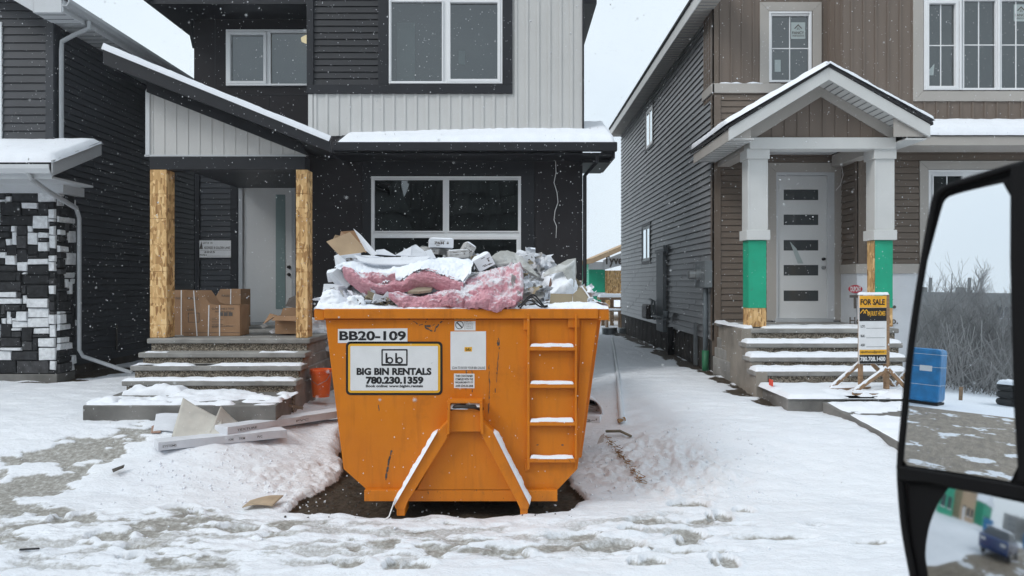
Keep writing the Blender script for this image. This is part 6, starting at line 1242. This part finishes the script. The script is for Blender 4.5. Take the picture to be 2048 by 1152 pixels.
def trimbox(lab, a, b, w, h_, words, sn=0):
    a = G(*a, .07); b = G(*b, .08+(.08 if b[0] > 650 else 0)); d = b-a; L_ = d.length; d.normalize(); M_ = Matrix.Identity(4); n = Vector((0, 0, 1)).cross(d).normalized(); up2 = d.cross(n)
    for i in range(3): M_[i][0] = d[i]; M_[i][1] = n[i]; M_[i][2] = up2[i]; M_[i][3] = a[i]
    nseg = 14; m = MB(M_); pts = []
    for i in range(nseg+1):
        s = L_*i/nseg; k = .012*noise.noise(Vector((s*3, w, h_))); k2 = .010*noise.noise(Vector((s*5, 3, h_)))
        pts += [(s, k, 0), (s, w+k, 0), (s, w+k, h_+k2), (s, k, h_-k2)]
    m.add(pts, [(0, 3, 2, 1)]+[(i*4+j, i*4+(j+1) % 4, i*4+4+(j+1) % 4, i*4+4+j) for i in range(nseg) for j in range(4)]+[(nseg*4, nseg*4+1, nseg*4+2, nseg*4+3)])
    o = m.build('long_carton', cardb_w, bevel=.004); tag(o, lab, 'carton'); F_ = M_ @ frame((0, 0, 0), (1, 0, 0), (0, -1, 0))
    for tx, u, v in words: text(tx, o, ink_soft, F_, u*L_, v*L_, h_*.35, h_*.62, d=.012, bold=.01)
    m = MB(F_); m.box(L_*.0, L_*1.0, .008, .010, h_*.985, h_*1.0); m.build('edge_fold', cardb_g2, o); return o
trimbox('long flat white trim carton lying in front on the snow left of the bin', (316, 916), (574, 890), .22, .085, (('SYSTEMS', .03, .13), ('HOME', .52, .56), ('TRIM', .60, .65), ('PVC', .75, .79)))
trimbox('long flat white trim carton lying behind the other and reaching under the bin side', (455, 884), (705, 852), .22, .085, (('TEXTURE', .06, .2), ('PVC', .5, .6)))
def curled(lab, p, mm, am, name='cardboard_sheet', seed=0, cat='cardboard'):
    a, b, c, d = [Vector(x) for x in p]; m = MB(); n = 18; pts = []
    for j in range(n+1):
        for i in range(n+1):
            s, t = i/n, j/n; v = a*(1-s)*(1-t)+b*s*(1-t)+c*s*t+d*(1-s)*t; v.z += am*math.sin(math.pi*s)*(1-.4*t)+.01*noise.noise(v*6+Vector((seed, 0, 0))); pts.append(v)
    m.add(pts, [(j*(n+1)+i, j*(n+1)+i+1, (j+1)*(n+1)+i+1, (j+1)*(n+1)+i) for j in range(n) for i in range(n)]); o = m.build(name, mm, smooth=True, recalc=False); s_ = o.modifiers.new('s', 'SOLIDIFY'); s_.thickness = .008; return tag(o, lab, cat)
tan_w = mat('pale_water_stained_card', (.55, .53, .48), .8, var=.15, vs=5, bump=.15, col2=(.30, .27, .21), thr=.62, ts=2)
curled('large pale curled sheet of card leaning in front of the left landing slab', [G(343, 876, .02), G(445, 885, .02), G(445, 858, .12), G(366, 850, .30)], tan_w, -.03, seed=1)
curled('pale curled card with a raised corner behind the trim cartons', [G(420, 870, .03), G(500, 865, .03), G(478, 850, .03), G(442, 852, .22)], tan_w, -.02, seed=4)
curled('flat white card lying at the left of the curled pale sheet', [G(306, 866, .03), G(352, 868, .03), G(358, 842, .09), G(312, 842, .08)], cardb_w, .01, seed=7)
curled('small reddish card scrap under the flat white card', [G(302, 868, .02), G(322, 868, .02), G(318, 856, .03), G(303, 857, .03)], mat('reddish_card', (.34, .22, .17), .85), .0, seed=9)
m = MB(); a = P(490, 792, 8.95); b = G(606, 836, .12); m.tube([a, b], .024, 4, flat=.35); tag(m.build('wood_stake', grey_wood), 'thin weathered board sloping from the left slab down onto the snow', 'stake')
curled('flat tan cardboard piece half buried in snow left of the bin feet', [G(484, 1022, .03), G(545, 1020, .03), G(567, 1005, .07), G(500, 1010, .04)], mat('wet_card', (.42, .33, .23), .85, var=.2, vs=8, bump=.3), .02, seed=12)
sheet('drain_hose_mark', 'dark gap at the pavement edge in the snow by the left path', 'edging', [(224, 938, 7.05), (249, 929, 7.15), (247, 934, 7.1), (226, 943, 7.0)], dark_found, .01)
m = MB(); a, b = G(40, 1102, .01), G(78, 1101, .01); m.tube([a, b], .008, 5); tag(m.build('metal_rod', ink), 'short dark rod lying on the slush at the lower left', 'rod')
# right of the bin
tb = thing('cardboard_tube', 'broad curled cardboard tube lined with black lying right of the bin', 'cardboard tube', P(1190, 842, 7.9)); m = MB(); c = P(1172, 822, 8.0); nn = 22
for r_, mi in ((.17, 0),):
    pts = []
    for i in range(nn+1):
        a = math.pi*(1.05*i/nn-.02)
        for yy, k in ((0, 1), (.5, .9)): pts.append((c.x+r_*math.cos(a)*k, 7.85+yy, c.z+r_*math.sin(a)*k*1.0))
    m.add(pts, [(i*2, i*2+1, i*2+3, i*2+2) for i in range(nn)])
o = m.build('curled_card', cardb_w, tb, smooth=True, recalc=False); s_ = o.modifiers.new('s', 'SOLIDIFY'); s_.thickness = .02
m = MB(); m.tube([(c.x, 8.3, c.z), (c.x, 8.32, c.z)], .155, 20); m.build('dark_lining', black_pl, tb)
carton('crushed pale carton in front of the curled cardboard tube', 1174, 1204, 832, 846, 7.75, .25, 0, -10, mm=cardb_w); carton('grey carton scrap inside the curled cardboard tube', 1172, 1196, 812, 826, 8.0, .2, 14, 10, mm=cardb_g2)
m = MB(); m.tube([G(1243, 848, .04), G(1236, 760, .04), G(1228, 700, .04), G(1224, 680, .04)], .035, 10); o = m.build('white_pipe', wrap_m, smooth=True); tag(o, 'long thin white pipe lying in the snow between the houses', 'pipe'); m = MB(); m.tube([G(1236, 849, .04), G(1250, 846, .045)], .025, 8); o = m.build('pipe_cap', straw); tag(o, 'short tan block at the near end of the long white pipe', 'block')
m = MB(); rr = random.Random(3)
p0, p1 = (1207, 876), (1283, 970)
for k in range(120):
    s = rr.random(); x = p0[0]+(p1[0]-p0[0])*s+rr.gauss(0, 2); y = p0[1]+(p1[1]-p0[1])*s+rr.gauss(0, 1.5); c = G(x, y, .02+rr.random()*.03); d = Vector((rr.gauss(.25, .4), rr.gauss(-.8, .3), rr.gauss(0, .3))).normalized()*rr.uniform(.03, .09); m.tube([c, c+d], .0035, 3)
o = m.build('straw', straw); tag(o, 'line of brown straw and twigs in the churned snow right of the bin', 'straw', kind='stuff')
m = MB(); m.tube([G(1212, 872, .05), G(1240, 870, .045), G(1262, 876, .02)], .016, 6); o = m.build('muddy_stick', mat('muddy_wood', (.20, .18, .13), .9, var=.4, vs=12)); tag(o, 'muddy grey stick at the top of the straw line right of the bin', 'stick')
sheet('paper_scrap', 'grey torn paper standing in snow beside the muddy stick', 'paper', [(1194, 888, 7.3), (1200, 873, 7.35), (1209, 866, 7.35), (1207, 884, 7.3)], cardb_g2, .003)
# dirt clods and debris under the bin
m = MB(); rr = random.Random(9)
for k in range(420):
    x = rr.uniform(-2.0, .62); y = rr.uniform(6.1, 7.6) if k < 300 else rr.uniform(6.1, 9)
    r0 = rr.uniform(.005, .020)*(.6+.4*rr.random()); c = Vector((x, y, ground_z(x, y)+r0*.3)); m.M = rot(c, rr.uniform(0, 180), rr.uniform(0, 180), 0)
    if not (-1.72+.25*max(0, 6.9-y)*-1 < x < .52) : continue
    v = [(r0*a*rr.uniform(.7, 1.2), r0*b*rr.uniform(.7, 1.2), r0*c_*rr.uniform(.6, 1)) for a, b, c_ in ((1, 0, 0), (-1, 0, 0), (0, 1, 0), (0, -1, 0), (0, 0, 1), (0, 0, -1))]; m.add(v, [(0, 2, 4), (2, 1, 4), (1, 3, 4), (3, 0, 4), (2, 0, 5), (1, 2, 5), (3, 1, 5), (0, 3, 5)], 0 if rr.random() < .8 else 1)
m.M = Matrix.Identity(4); o = m.build('dirt_clods', [dark_found, snow]); tag(o, 'dirt clods and gravel on the bare ground under the bin', 'gravel', kind='stuff')
carton('small dark wood block on the dirt beneath the bin', 893, 911, 1000, 1013, 6.9, .1, 10, 20, mm=grey_wood, pr=False, cat='block', name='wood_block')
m = MB(); rr = random.Random(19)              # crumbs of snow thrown up round the bin
for k in range(900):
    if k < 400: x, y = rr.uniform(-3.6, -1.75), rr.uniform(6.4, 8.0)
    elif k < 850: x, y = rr.uniform(.6, 2.6), rr.uniform(6.5, 8.3)
    else: x, y = rr.uniform(-5, 4), rr.uniform(5.0, 6.2)
    r0 = rr.uniform(.006, .020)*rr.random()**.5; z = ground_z(x, y); c = Vector((x, y, z+r0*.15)); m.M = rot(c, rr.uniform(0, 180), rr.uniform(0, 180), 0)
    v = [(r0*a*rr.uniform(.7, 1.3), r0*b*rr.uniform(.7, 1.3), r0*c_*rr.uniform(.6, 1)) for a, b, c_ in ((1, 0, 0), (-1, 0, 0), (0, 1, 0), (0, -1, 0), (0, 0, 1), (0, 0, -1))]; m.add(v, [(0, 2, 4), (2, 1, 4), (1, 3, 4), (3, 0, 4), (2, 0, 5), (1, 2, 5), (3, 1, 5), (0, 3, 5)])
m.M = Matrix.Identity(4); o = m.build('snow_crumbs', snow, smooth=True); tag(o, 'loose crumbs of snow on the trampled ground', 'snow', kind='stuff')
# for sale sign
sg = thing('for_sale_sign', 'wooden post for sale sign with orange and black header on the snowy slab', 'sign', P(1745, 785, 9.3))
Ys = 9.3; tilt = rot(P(1745, 700, Ys), 0, 0, 6); iv = Matrix.Translation(-P(1745, 700, Ys)); MS = tilt @ iv @ front(Ys)
def sx(x): return X(x, Ys)
def sz(y): return Z(y, Ys)
m = MB(MS); m.box(sx(1715), sx(1773), 0, .02, sz(727), sz(591)); sb_ = m.build('sign_board', sticker, sg, bevel=.002)
for nm, y0, y1, mm in (('orange_header', 591.5, 615, sign_or), ('black_header', 615.5, 642, ink), ('gold_strip', 699, 709, ink_yel), ('black_footer', 709.5, 726.5, ink)): m = MB(MS); m.box(sx(1715.4), sx(1772.6), .0201, .0215, sz(y1), sz(y0)); m.build(nm, mm, sb_)
TT = lambda s_, x0, x1, y0, y1, mm, b=.02: text(s_, sb_, mm, MS, sx(x0), sx(x1), sz(y1), sz(y0), d=.0225, bold=b)
TT('FOR SALE', 1717.5, 1769, 598, 610, ink, .04); TT('RAJ BUILT HOMES', 1732, 1770, 622, 634, ink_yel, .02); TT('LOT:', 1718, 1727, 650, 655, ink); TT('BLK:', 1718, 1727, 669, 674, ink); TT('ADD:', 1718, 1727, 687, 692, ink); TT('rajbuilthomes@gmail.com', 1717, 1770, 701, 706.5, ink, .02); TT('780.708.1400', 1717, 1770, 713, 722, sticker, .03)
m = MB(MS)
for y in (656, 675, 693): m.box(sx(1730), sx(1769), .0201, .0212, sz(y+.6), sz(y))
m.build('printed_lines', ink, sb_)
m = MB(MS)
for k in (0, 7): 
    for s in (-1, 1): m.prism([(sx(1723+k), .0216, sz(618)), (sx(1723+k), .0216, sz(620.5)), (sx(1723+k+s*6), .0216, sz(628)), (sx(1723+k+s*6), .0216, sz(625))], (0, .001, 0))
m.build('roof_emblem', ink_yel, sb_)
for x in (1722, 1776): m = MB(MS); m.box(sx(x)-.022, sx(x)+.022, -.05, -.002 if x < 1760 else .02, sz(786 if x > 1750 else 770), sz(588)); m.build('post', wood, sg, bevel=.003)
ztop = Z(797, 8.9)+.01
for (xa, ya, Ya), (xb, yb, Yb_) in (((1662, 776, 9.42), (1718, 728, 9.42)), ((1744, 727, 9.5), (1790, 775, 9.6)), ((1708, 784, 9.2), (1772, 738, 9.25)), ((1776, 738, 9.3), (1815, 780, 9.3)), ((1790, 770, 9.6), (1812, 745, 9.6))):
    a = P(xa, ya, Ya); b = P(xb, yb, Yb_); m = MB(); m.tube([a, b], .030, 4, flat=.9); l_ = m.build('brace', wood, sg, bevel=.003)
    m = MB(); uu = Vector((0, 0, .028)); m.tube([a.lerp(b, k/16)+uu*.8 for k in range(17)], [.020*(1+.3*noise.noise(a*5+Vector((k*.6, 0, 0)))) for k in range(17)], 8); m.build('snow_cover', snow, l_, smooth=True)
for (xa, ya, Ya), (xb, yb, Yb_) in (((1660, 779, 9.40), (1740, 775, 9.45)), ((1705, 788, 9.16), (1782, 789, 9.16)), ((1780, 789, 9.18), (1812, 776, 9.6))):
    a = P(xa, ya, Ya); b = P(xb, yb, Yb_); m = MB(); m.tube([a, b], .026, 4); l_ = m.build('base_rail', wood, sg, bevel=.003); snow_pad(sg, a+Vector((0, -.025, .018)), b-a, (0, .05, 0), .03, 30, 6, 99, edge=.4)
snow_pad(sg, tilt @ iv @ Vector((sx(1714), Ys-.025, sz(589))), tilt.to_3x3() @ Vector((sx(1779)-sx(1714), 0, 0)), (0, .06, 0), .03, 24, 8, 98, .003, edge=.4)

# ---------------------------------------------------------------- behind the camera: the mirror's view, and spruces added for the window panes
NM = Vector((-.8755, -.481, .048)).normalized(); MC = P(1925, 660, .75)
def on_plane(x, y, d=0):
    r = P(x, y, 1)-Vector((0, 0, H)); o = Vector((0, 0, H)); t = (MC-o).dot(NM)/r.dot(NM); return o+r*t+NM*d
def mir(x, y):
    o = on_plane(x, y); r = (o-Vector((0, 0, H))).normalized(); r = r-2*r.dot(NM)*NM; return o, r
def mir_at(x, y, dist): o, r = mir(x, y); h = Vector((r.x, r.y, 0)).length; return o+r*(dist/h)
def mir_ground(x, y): o, r = mir(x, y); return o+r*(-o.z/r.z)
def bare_tree(m, base, hgt, rs, depth=4, r0=None):
    rr = random.Random(rs)
    def rec(p, d, L_, r, k):
        n = 3; q_ = p
        for i in range(n):
            d = (d+Vector((rr.gauss(0, .10), rr.gauss(0, .10), rr.gauss(.04, .06)))).normalized(); q2 = q_+d*L_/n
            m.tube([q_, q2], [r*(1-.25*i/n), r*(1-.25*(i+1)/n)], 3, cap=False); q_ = q2
            if k < depth and (i > 0 or k > 0):
                for b in range(2 if k < 2 else 2):
                    a = rr.uniform(0, 2*math.pi); s = rr.uniform(.45, .95); d2 = (d+Vector((math.cos(a)*s, math.sin(a)*s, rr.uniform(.0, .35)))).normalized(); rec(q_, d2, L_*rr.uniform(.45, .65), r*.55, k+1)
    rec(Vector(base), Vector((0, 0, 1)), hgt*.75, r0 or hgt*.012, 0)
# wood behind the road end
rr = random.Random(17); m = MB()
for k in range(110):
    c = mir_at(rr.uniform(1740, 2120), 800, rr.uniform(46, 78)); bare_tree(m, (c.x, c.y, 0), rr.uniform(3.0, 5.0)*1, 100+k, 3, .05)
for k in range(2600):
    c = mir_at(rr.uniform(1740, 2120), 800, rr.uniform(42, 60)); a = Vector((c.x, c.y, rr.uniform(0, 2.4)*rr.random())); m.tube([a, a+Vector((rr.gauss(0, .5), rr.gauss(0, .7), rr.uniform(.5, 2.2)))], .022, 3, cap=False)
o = m.build('woods', brush_m, recalc=False); tag(o, 'bare frosted woods at the end of the muddy road seen in the wing mirror', 'woods', kind='stuff')
for k, (x, hgt, lab) in enumerate(((1943, 5.8, 'tallest bare tree standing before the apartment block in the mirror'), (2000, 4.6, 'bare tree right of the tallest one in the mirror'), (1890, 4.2, 'bare tree left of the tallest one in the mirror'))):
    c = mir_at(x, 800, 62); t_ = thing('bare_tree', lab, 'tree', (c.x, c.y, 0)); m = MB(); bare_tree(m, (c.x, c.y, 0), hgt, 7+k, 4, .09); m.build('branches', brush_m, t_, recalc=False)
# apartment block
c0 = mir_at(1780, 585, 112); c1 = mir_at(2070, 597, 104); u = Vector((c1.x-c0.x, c1.y-c0.y, 0)); L_ = u.length; u.normalize(); n = Vector((1, .0, 0)); n = (n-u*n.dot(u)).normalized()
ab = thing('apartment_block', 'grey five storey apartment block with rooftop vents behind the woods in the mirror', 'building', (c0.x, c0.y, 0)); AH = (c0.z+c1.z)/2; MA = frame((c0.x, c0.y, 0), u, n)
m = MB(MA); m.box(-12, L_+8, -14, 0, -1, AH); m.box(-12, L_+8, -14.1, .15, AH, AH+.35); m.build('wall', far_wall, ab)
for r in range(4):
    for k in range(-3, 8):
        m = MB(MA); a = k*3.1+1.2; z = AH-2.6-r*2.8; m.box(a, a+1.5, .0, .06, z, z+1.3); w_ = m.build('window', far_win, ab); m = MB(MA); m.box(a-.08, a+1.58, .0, .10, z-.14, z-.02); m.box(a+.7, a+.8, .061, .1, z, z+1.3); m.build('window_frame', alu, w_)
for k, a in enumerate((L_*.24, L_*.52)): m = MB(MA); m.box(a, a+.3, -2, -1.7, AH+.35, AH+2.4); m.box(a-1.6, a-.8, -3, -2, AH+.35, AH+1.2); m.build('roof_vent', far_wall, ab)
m = MB(MA); m.tube([(L_*.4, -2, AH), (L_*.4, -2, AH+3)], .06, 4); m.build('antenna', far_wall, ab)
# wrapped portable toilets
def toilet(c, lab, yaw, grp=True):
    t_ = thing('portable_toilet', lab, 'portable toilet', (c.x, c.y, 0), group='blue wrapped portable toilets'); Mt = rot((c.x, c.y, 0), 0, 0, yaw); m = MB(Mt); nx_ = 10; m.box(-.62, .62, -.6, .6, .08, 2.02); m.build('blue_cover', blue_m, t_, bevel=.12)
    m = MB(Mt)
    for z in (.7, 1.35, 1.8): m.box(-.625, .625, -.605, .605, z, z+.012)
    m.build('cord', strap, t_, bevel=0); m = MB(Mt); m.box(.621, .63, -.35, .05, 1.2, 1.4); m.build('paper_label', sticker, t_); m = MB(Mt); m.box(-.6, .6, -.58, .58, 0, .079); m.build('skid', black_pl, t_); return t_
g0 = mir_ground(1846, 806); toilet(Vector((g0.x, g0.y, 0)), 'blue wrapped portable toilet on the snow verge nearest the muddy road end', 8)
toilet(Vector((g0.x+6, g0.y+4.6, 0)), 'blue wrapped portable toilet standing nearer the houses', -6)
g1 = mir_ground(1921, 800); m = MB(); m.box(g1.x-.07, g1.x+.07, g1.y-.07, g1.y+.07, -.02, .55); tag(m.build('marker_post', wood, bevel=.01), 'short wooden marker post in the snow by the muddy road', 'post')
g2 = mir_ground(2024, 812)
ts = thing('tyre_stack', 'stack of black tyres capped with snow at the road end', 'tyre stack', (g2.x, g2.y, 0))
for k in range(3):
    m = MB(); ring = []; 
    for a in range(25): w_ = 2*math.pi*a/24; ring.append((g2.x+.42*math.cos(w_), g2.y+.42*math.sin(w_), .14+k*.29))
    m.tube(ring, .145, 10); m.build('tyre', tyre_m, ts, smooth=True)
snow_pad(ts, (g2.x-.55, g2.y-.55, .85), (1.1, 0, 0), (0, 1.1, 0), .2, 16, 16, 5, edge=.5)
# unseen spruce belt added across the street so the lower panes reflect dark
spruce = mat('added_dark_spruce', (.055, .062, .058), .9, var=.4, vs=2, bump=0); m = MB(); rr = random.Random(4)
for k in range(280):
    cx, cy, hh = -50+k*.36+rr.uniform(-.4, .4), rr.uniform(-34, -22), rr.uniform(9.5, 13); rb = hh*.2; n = 11
    for l_ in range(9):
        z0_ = hh*l_/9*.96; r_ = rb*(1-l_/9.5)*1.25; off_ = rr.random()*6
        ring = [(cx+r_*rr.uniform(.65, 1.25)*math.cos(off_+2*math.pi*i/n), cy+r_*math.sin(off_+2*math.pi*i/n), z0_-rr.uniform(0, .35)) for i in range(n)]
        m.add(ring+[(cx, cy, z0_+hh*.24)], [(i, (i+1) % n, n) for i in range(n)])
o = m.build('woods', spruce, recalc=False); tag(o, 'unseen belt of spruces added across the street to darken the big lower window', 'woods', kind='stuff')
def simple_house(x0, x1, y0, y1, hgt, wm, rm_, lab, nwin=3):
    t_ = thing('house', lab, 'house', ((x0+x1)/2, (y0+y1)/2, 0)); m = MB(); m.box(x0, x1, y0, y1, 0, hgt); m.build('wall', wm, t_)
    m = MB(); xc_ = (x0+x1)/2; m.prism([(x0-.4, y0-.4, hgt), (x1+.4, y0-.4, hgt), (xc_, y0-.4, hgt+2.2)], (0, y1-y0+.8, 0)); m.build('roof', rm_, t_)
    s_ = 1 if y0 > 0 else -1; yf = y0 if y0 > 0 else y1
    for k in range(nwin):
        for z in (1.2, 3.9):
            if z+1.4 > hgt: continue
            a = x0+.8+k*(x1-x0-1)/nwin; m = MB(); m.box(a, a+1.2, yf-s_*.03-.02, yf-s_*.03+.02, z, z+1.3); w_ = m.build('window', far_win, t_); m = MB(); m.box(a-.1, a+1.3, yf-s_*.05-.03, yf-s_*.05+.03, z-.12, z-.001); m.build('window_sill', white_frame, t_ if 0 else w_)
    m = MB(); m.box(x1-1.9, x1-1.0, yf-s_*.04-.03, yf-s_*.04+.03, .2, 2.3); m.build('door', white_frame, t_); return t_
simple_house(-24, -17, 12.5, 22, 5.6, green_sh, snow, 'unfinished green sheathed house two lots down the street')
simple_house(-34, -27, 12.5, 22, 5.2, cardb_l, snow, 'tan sided house with a snowy roof down the street')
simple_house(-45, -38, 12, 22, 4.6, green_sh, snow, 'low green sheathed house farthest down the street')
# parked car
cr = thing('parked_car', 'dark blue hatchback with snow on its roof parked along the street', 'car', (-12.6, 3.1, 0)); MCc = rot((-12.6, 3.1, 0), 0, 0, 2)
side = [(-2.1, .35), (-2.15, .8), (-1.95, 1.0), (-1.5, 1.08), (-.9, 1.5), (.9, 1.55), (1.6, 1.15), (2.1, 1.05), (2.15, .5), (2.1, .3)]
m = MB(MCc); sec = [(.9, 0), (.86, .5)]
for s in (0,): m.prism([(a, -.88, b) for a, b in side[:4]+[(1.55, 1.1)]+side[7:]], (0, 1.76, 0))
m.build('body', car_blue, cr, bevel=.08)
m = MB(MCc); v = [(-1.5, -.84, 1.07), (1.6, -.84, 1.1), (.9, -.66, 1.55), (-.9, -.66, 1.5)]; v2 = [(a, -b, c) for a, b, c in v]; m.add(v+v2, [(0, 1, 2, 3), (7, 6, 5, 4), (0, 4, 5, 1), (1, 5, 6, 2), (2, 6, 7, 3), (3, 7, 4, 0)]); m.build('cabin_glass', far_win, cr, bevel=.05)
snow_pad(cr, MCc @ Vector((-.85, -.62, 1.52)), MCc.to_3x3() @ Vector((1.7, 0, .04)), MCc.to_3x3() @ Vector((0, 1.24, 0)), .08, 20, 14, 4, edge=.2)
for a in (-1.35, 1.35):
    for b in (-.9, .72): m = MB(MCc); m.tube([(a, b, .33), (a, b+.18, .33)], .33, 20); w_ = m.build('wheel', tyre_m, cr); m = MB(MCc); m.tube([(a, b-.004, .33), (a, b+.184, .33)], .2, 12); m.build('rim', galv, w_)
for b in (-.75, .45): m = MB(MCc); m.box(2.1, 2.17, b, b+.3, .75, .9); m.build('headlight', sticker, cr, bevel=.01)
# ---------------------------------------------------------------- wing mirror of the vehicle the photo is taken from
mm_ = bpy.data.materials.new('mirror_silver'); mm_.use_nodes = True; b = mm_.node_tree.nodes['Principled BSDF']; b.inputs['Metallic'].default_value = 1; b.inputs['Roughness'].default_value = .0; b.inputs['Base Color'].default_value = (.80, .84, .88, 1)
mm2_ = mm_.copy(); mm2_.name = 'convex_mirror_silver'; mm2_.node_tree.nodes['Principled BSDF'].inputs['Roughness'].default_value = .05; mm2_.node_tree.nodes['Principled BSDF'].inputs['Base Color'].default_value = (.62, .65, .68, 1)
wm_ = thing('wing_mirror', 'black framed towing wing mirror with a flat upper glass and a convex lower glass', 'wing mirror', on_plane(1990, 1400))
outer = [(1861, 403), (1868, 386), (1880, 373), (1900, 363), (1938, 352), (2048, 318), (2300, 250), (2330, 1500), (1890, 1500), (1838, 1300), (1811, 1160), (1797, 1070), (1793, 1000), (1794, 930), (1803, 850), (1815, 700), (1838, 540)]
def smooth_poly(pl, n=3):
    for _ in range(n):
        o_ = []
        for i in range(len(pl)): a, b = pl[i], pl[(i+1) % len(pl)]; o_ += [(a[0]*.75+b[0]*.25, a[1]*.75+b[1]*.25), (a[0]*.25+b[0]*.75, a[1]*.25+b[1]*.75)]
        pl = o_
    return pl
up_g = [(1797, 928), (1803, 850), (1810, 778), (1821, 693), (1837, 610), (1851, 538), (1870, 467), (1886, 408), (1892, 398), (1903, 391), (1948, 379), (2025, 362), (2027, 520), (2031, 683), (2033, 800), (2041, 966), (1960, 952), (1870, 938)]
lo_g = [(1823, 962), (1900, 975), (2048, 1003), (2180, 1035), (2200, 1350), (1900, 1360), (1840, 1240), (1818, 1130), (1811, 1080), (1814, 1020)]
# housing: face plate with openings is made of strips between outer outline and glasses
o2 = [(a-7, b) if a < 1870 else (a, b-2) for a, b in outer]
so2 = smooth_poly(outer, 2)
m = MB(); P0 = [on_plane(x, y, -.004) for x, y in so2]; m.prism(P0, -NM*.11); m.build('housing', black_pl, wm_, bevel=.012)
m = MB(); rim = smooth_poly([(1868, 407), (1874, 390), (1888, 378), (1905, 370), (1942, 359), (2048, 327), (2300, 262), (2300, 1480), (1895, 1480), (1851, 1300), (1828, 1160), (1810, 1070), (1803, 1000), (1799, 930), (1807, 850), (1820, 700), (1844, 540)], 2)
ring = [on_plane(x, y, -.001) for x, y in rim]; ring.append(ring[0]); m.tube(ring, .0042, 8, cap=False); m.build('outer_rim', black_pl, wm_, smooth=True)
m = MB(); a = [(1796, 930), (1870, 942), (1960, 956), (2055, 972), (2160, 990)]; b_ = [(1803, 962), (1860, 966), (1900, 976), (2048, 1002), (2160, 1030)]
m.add([on_plane(x, y, .004) for x, y in a]+[on_plane(x, y, .004) for x, y in b_]+[on_plane(x, y, -.006) for x, y in a]+[on_plane(x, y, -.006) for x, y in b_], [(i, i+1, 6+i, 5+i) for i in range(4)]+[(i, i+1, 11+i, 10+i) for i in range(4)]+[(5+i, 6+i, 16+i, 15+i) for i in range(4)]); m.build('centre_bar', black_pl, wm_, bevel=.002)
m = MB(); m.prism([on_plane(x, y, -.004) for x, y in ((2027, 330), (2300, 260), (2300, 1000), (2043, 965), (2033, 800), (2030, 683), (2026, 520))], NM*.012); m.build('inner_rim', black_pl, wm_, bevel=.003)
m = MB(); m.prism([on_plane(x, y, -.003) for x, y in smooth_poly(up_g, 1)], NM*.003); m.build('flat_glass', mm_, wm_)
# convex glass: bulged grid
m = MB(); lp = lo_g; c_ = (2005, 1160); ringn = []
for k in range(len(lp)):
    a, b = lp[k], lp[(k+1) % len(lp)]
    for i in range(8): ringn.append((a[0]+(b[0]-a[0])*i/8, a[1]+(b[1]-a[1])*i/8))
C3 = on_plane(*c_); nr = len(ringn); pts = []; RC = .46
for j in range(25):
    for x, y in ringn:
        p = C3.lerp(on_plane(x, y), j/24); r2 = (p-C3).length_squared; p = p-NM*(p-C3).dot(Vector((-.48, .877, 0)))*.12; pts.append(p+NM*(.012-(RC-math.sqrt(RC*RC-r2))))
m.add(pts, [(j*nr+i, j*nr+(i+1) % nr, (j+1)*nr+(i+1) % nr, (j+1)*nr+i) for j in range(24) for i in range(nr)]); m.build('convex_glass', mm2_, wm_, smooth=True, recalc=False)
# ---------------------------------------------------------------- falling snow
m = MB(); rr = random.Random(23); octf = [(0, 2, 4), (2, 1, 4), (1, 3, 4), (3, 0, 4), (2, 0, 5), (1, 2, 5), (3, 1, 5), (0, 3, 5)]
vs = []; fs = []
for k in range(13000):
    Y = 1.6+(rr.random()**.42)*10.4; x = rr.uniform(-.80, .80)*Y; z = H+rr.uniform(-.30, .50)*Y
    if z < .5: continue
    r0 = rr.uniform(.0014, .0046)*(1 if rr.random() < .92 else 1.5)*(.65+.05*Y)
    b0 = len(vs)
    for a, b, c in ((1, 0, 0), (-1, 0, 0), (0, 1, 0), (0, -1, 0), (0, 0, 1), (0, 0, -1)): vs.append(Vector((x+a*r0*rr.uniform(.6, 1.3), Y+b*r0, z+c*r0*rr.uniform(.7, 1.5))))
    fs += [tuple(b0+i for i in f) for f in octf]
for k in range(70):
    Y = rr.uniform(.7, 1.6); x = rr.uniform(-.72, .62)*Y; z = H+rr.uniform(-.36, .38)*Y; b0 = len(vs); r0 = rr.uniform(.0010, .0019)
    for a, b, c in ((1, 0, 0), (-1, 0, 0), (0, 1, 0), (0, -1, 0), (0, 0, 1), (0, 0, -1)): vs.append(Vector((x+a*r0, Y+b*r0, z+c*r0)))
    fs += [tuple(b0+i for i in f) for f in octf]
m.v = vs; m.f = fs; m.m = [0]*len(fs); flake = mat('snowflake', (.70, .72, .75), .7, var=.01, bump=0)
o = m.build('falling_snow', flake, smooth=True, recalc=False); tag(o, 'snowflakes drifting down in front of the houses', 'snow', kind='stuff'); S['flakes'] = 1
# ---------------------------------------------------------------- snowy air
m = MB(); m.box(-135, 60, -60, 62, -2, 16.5)
hz = m.build('haze', black_pl); tag(hz, kind='stuff'); hm = bpy.data.materials.new('snowy_air'); hm.use_nodes = True; N = hm.node_tree.nodes; N.remove(N['Principled BSDF'])
v = N.new('ShaderNodeVolumePrincipled'); v.inputs['Color'].default_value = (.93, .96, 1, 1); v.inputs['Density'].default_value = .0011; hm.node_tree.links.new(v.outputs[0], N['Material Output'].inputs['Volume']); hz.data.materials.clear(); hz.data.materials.append(hm)
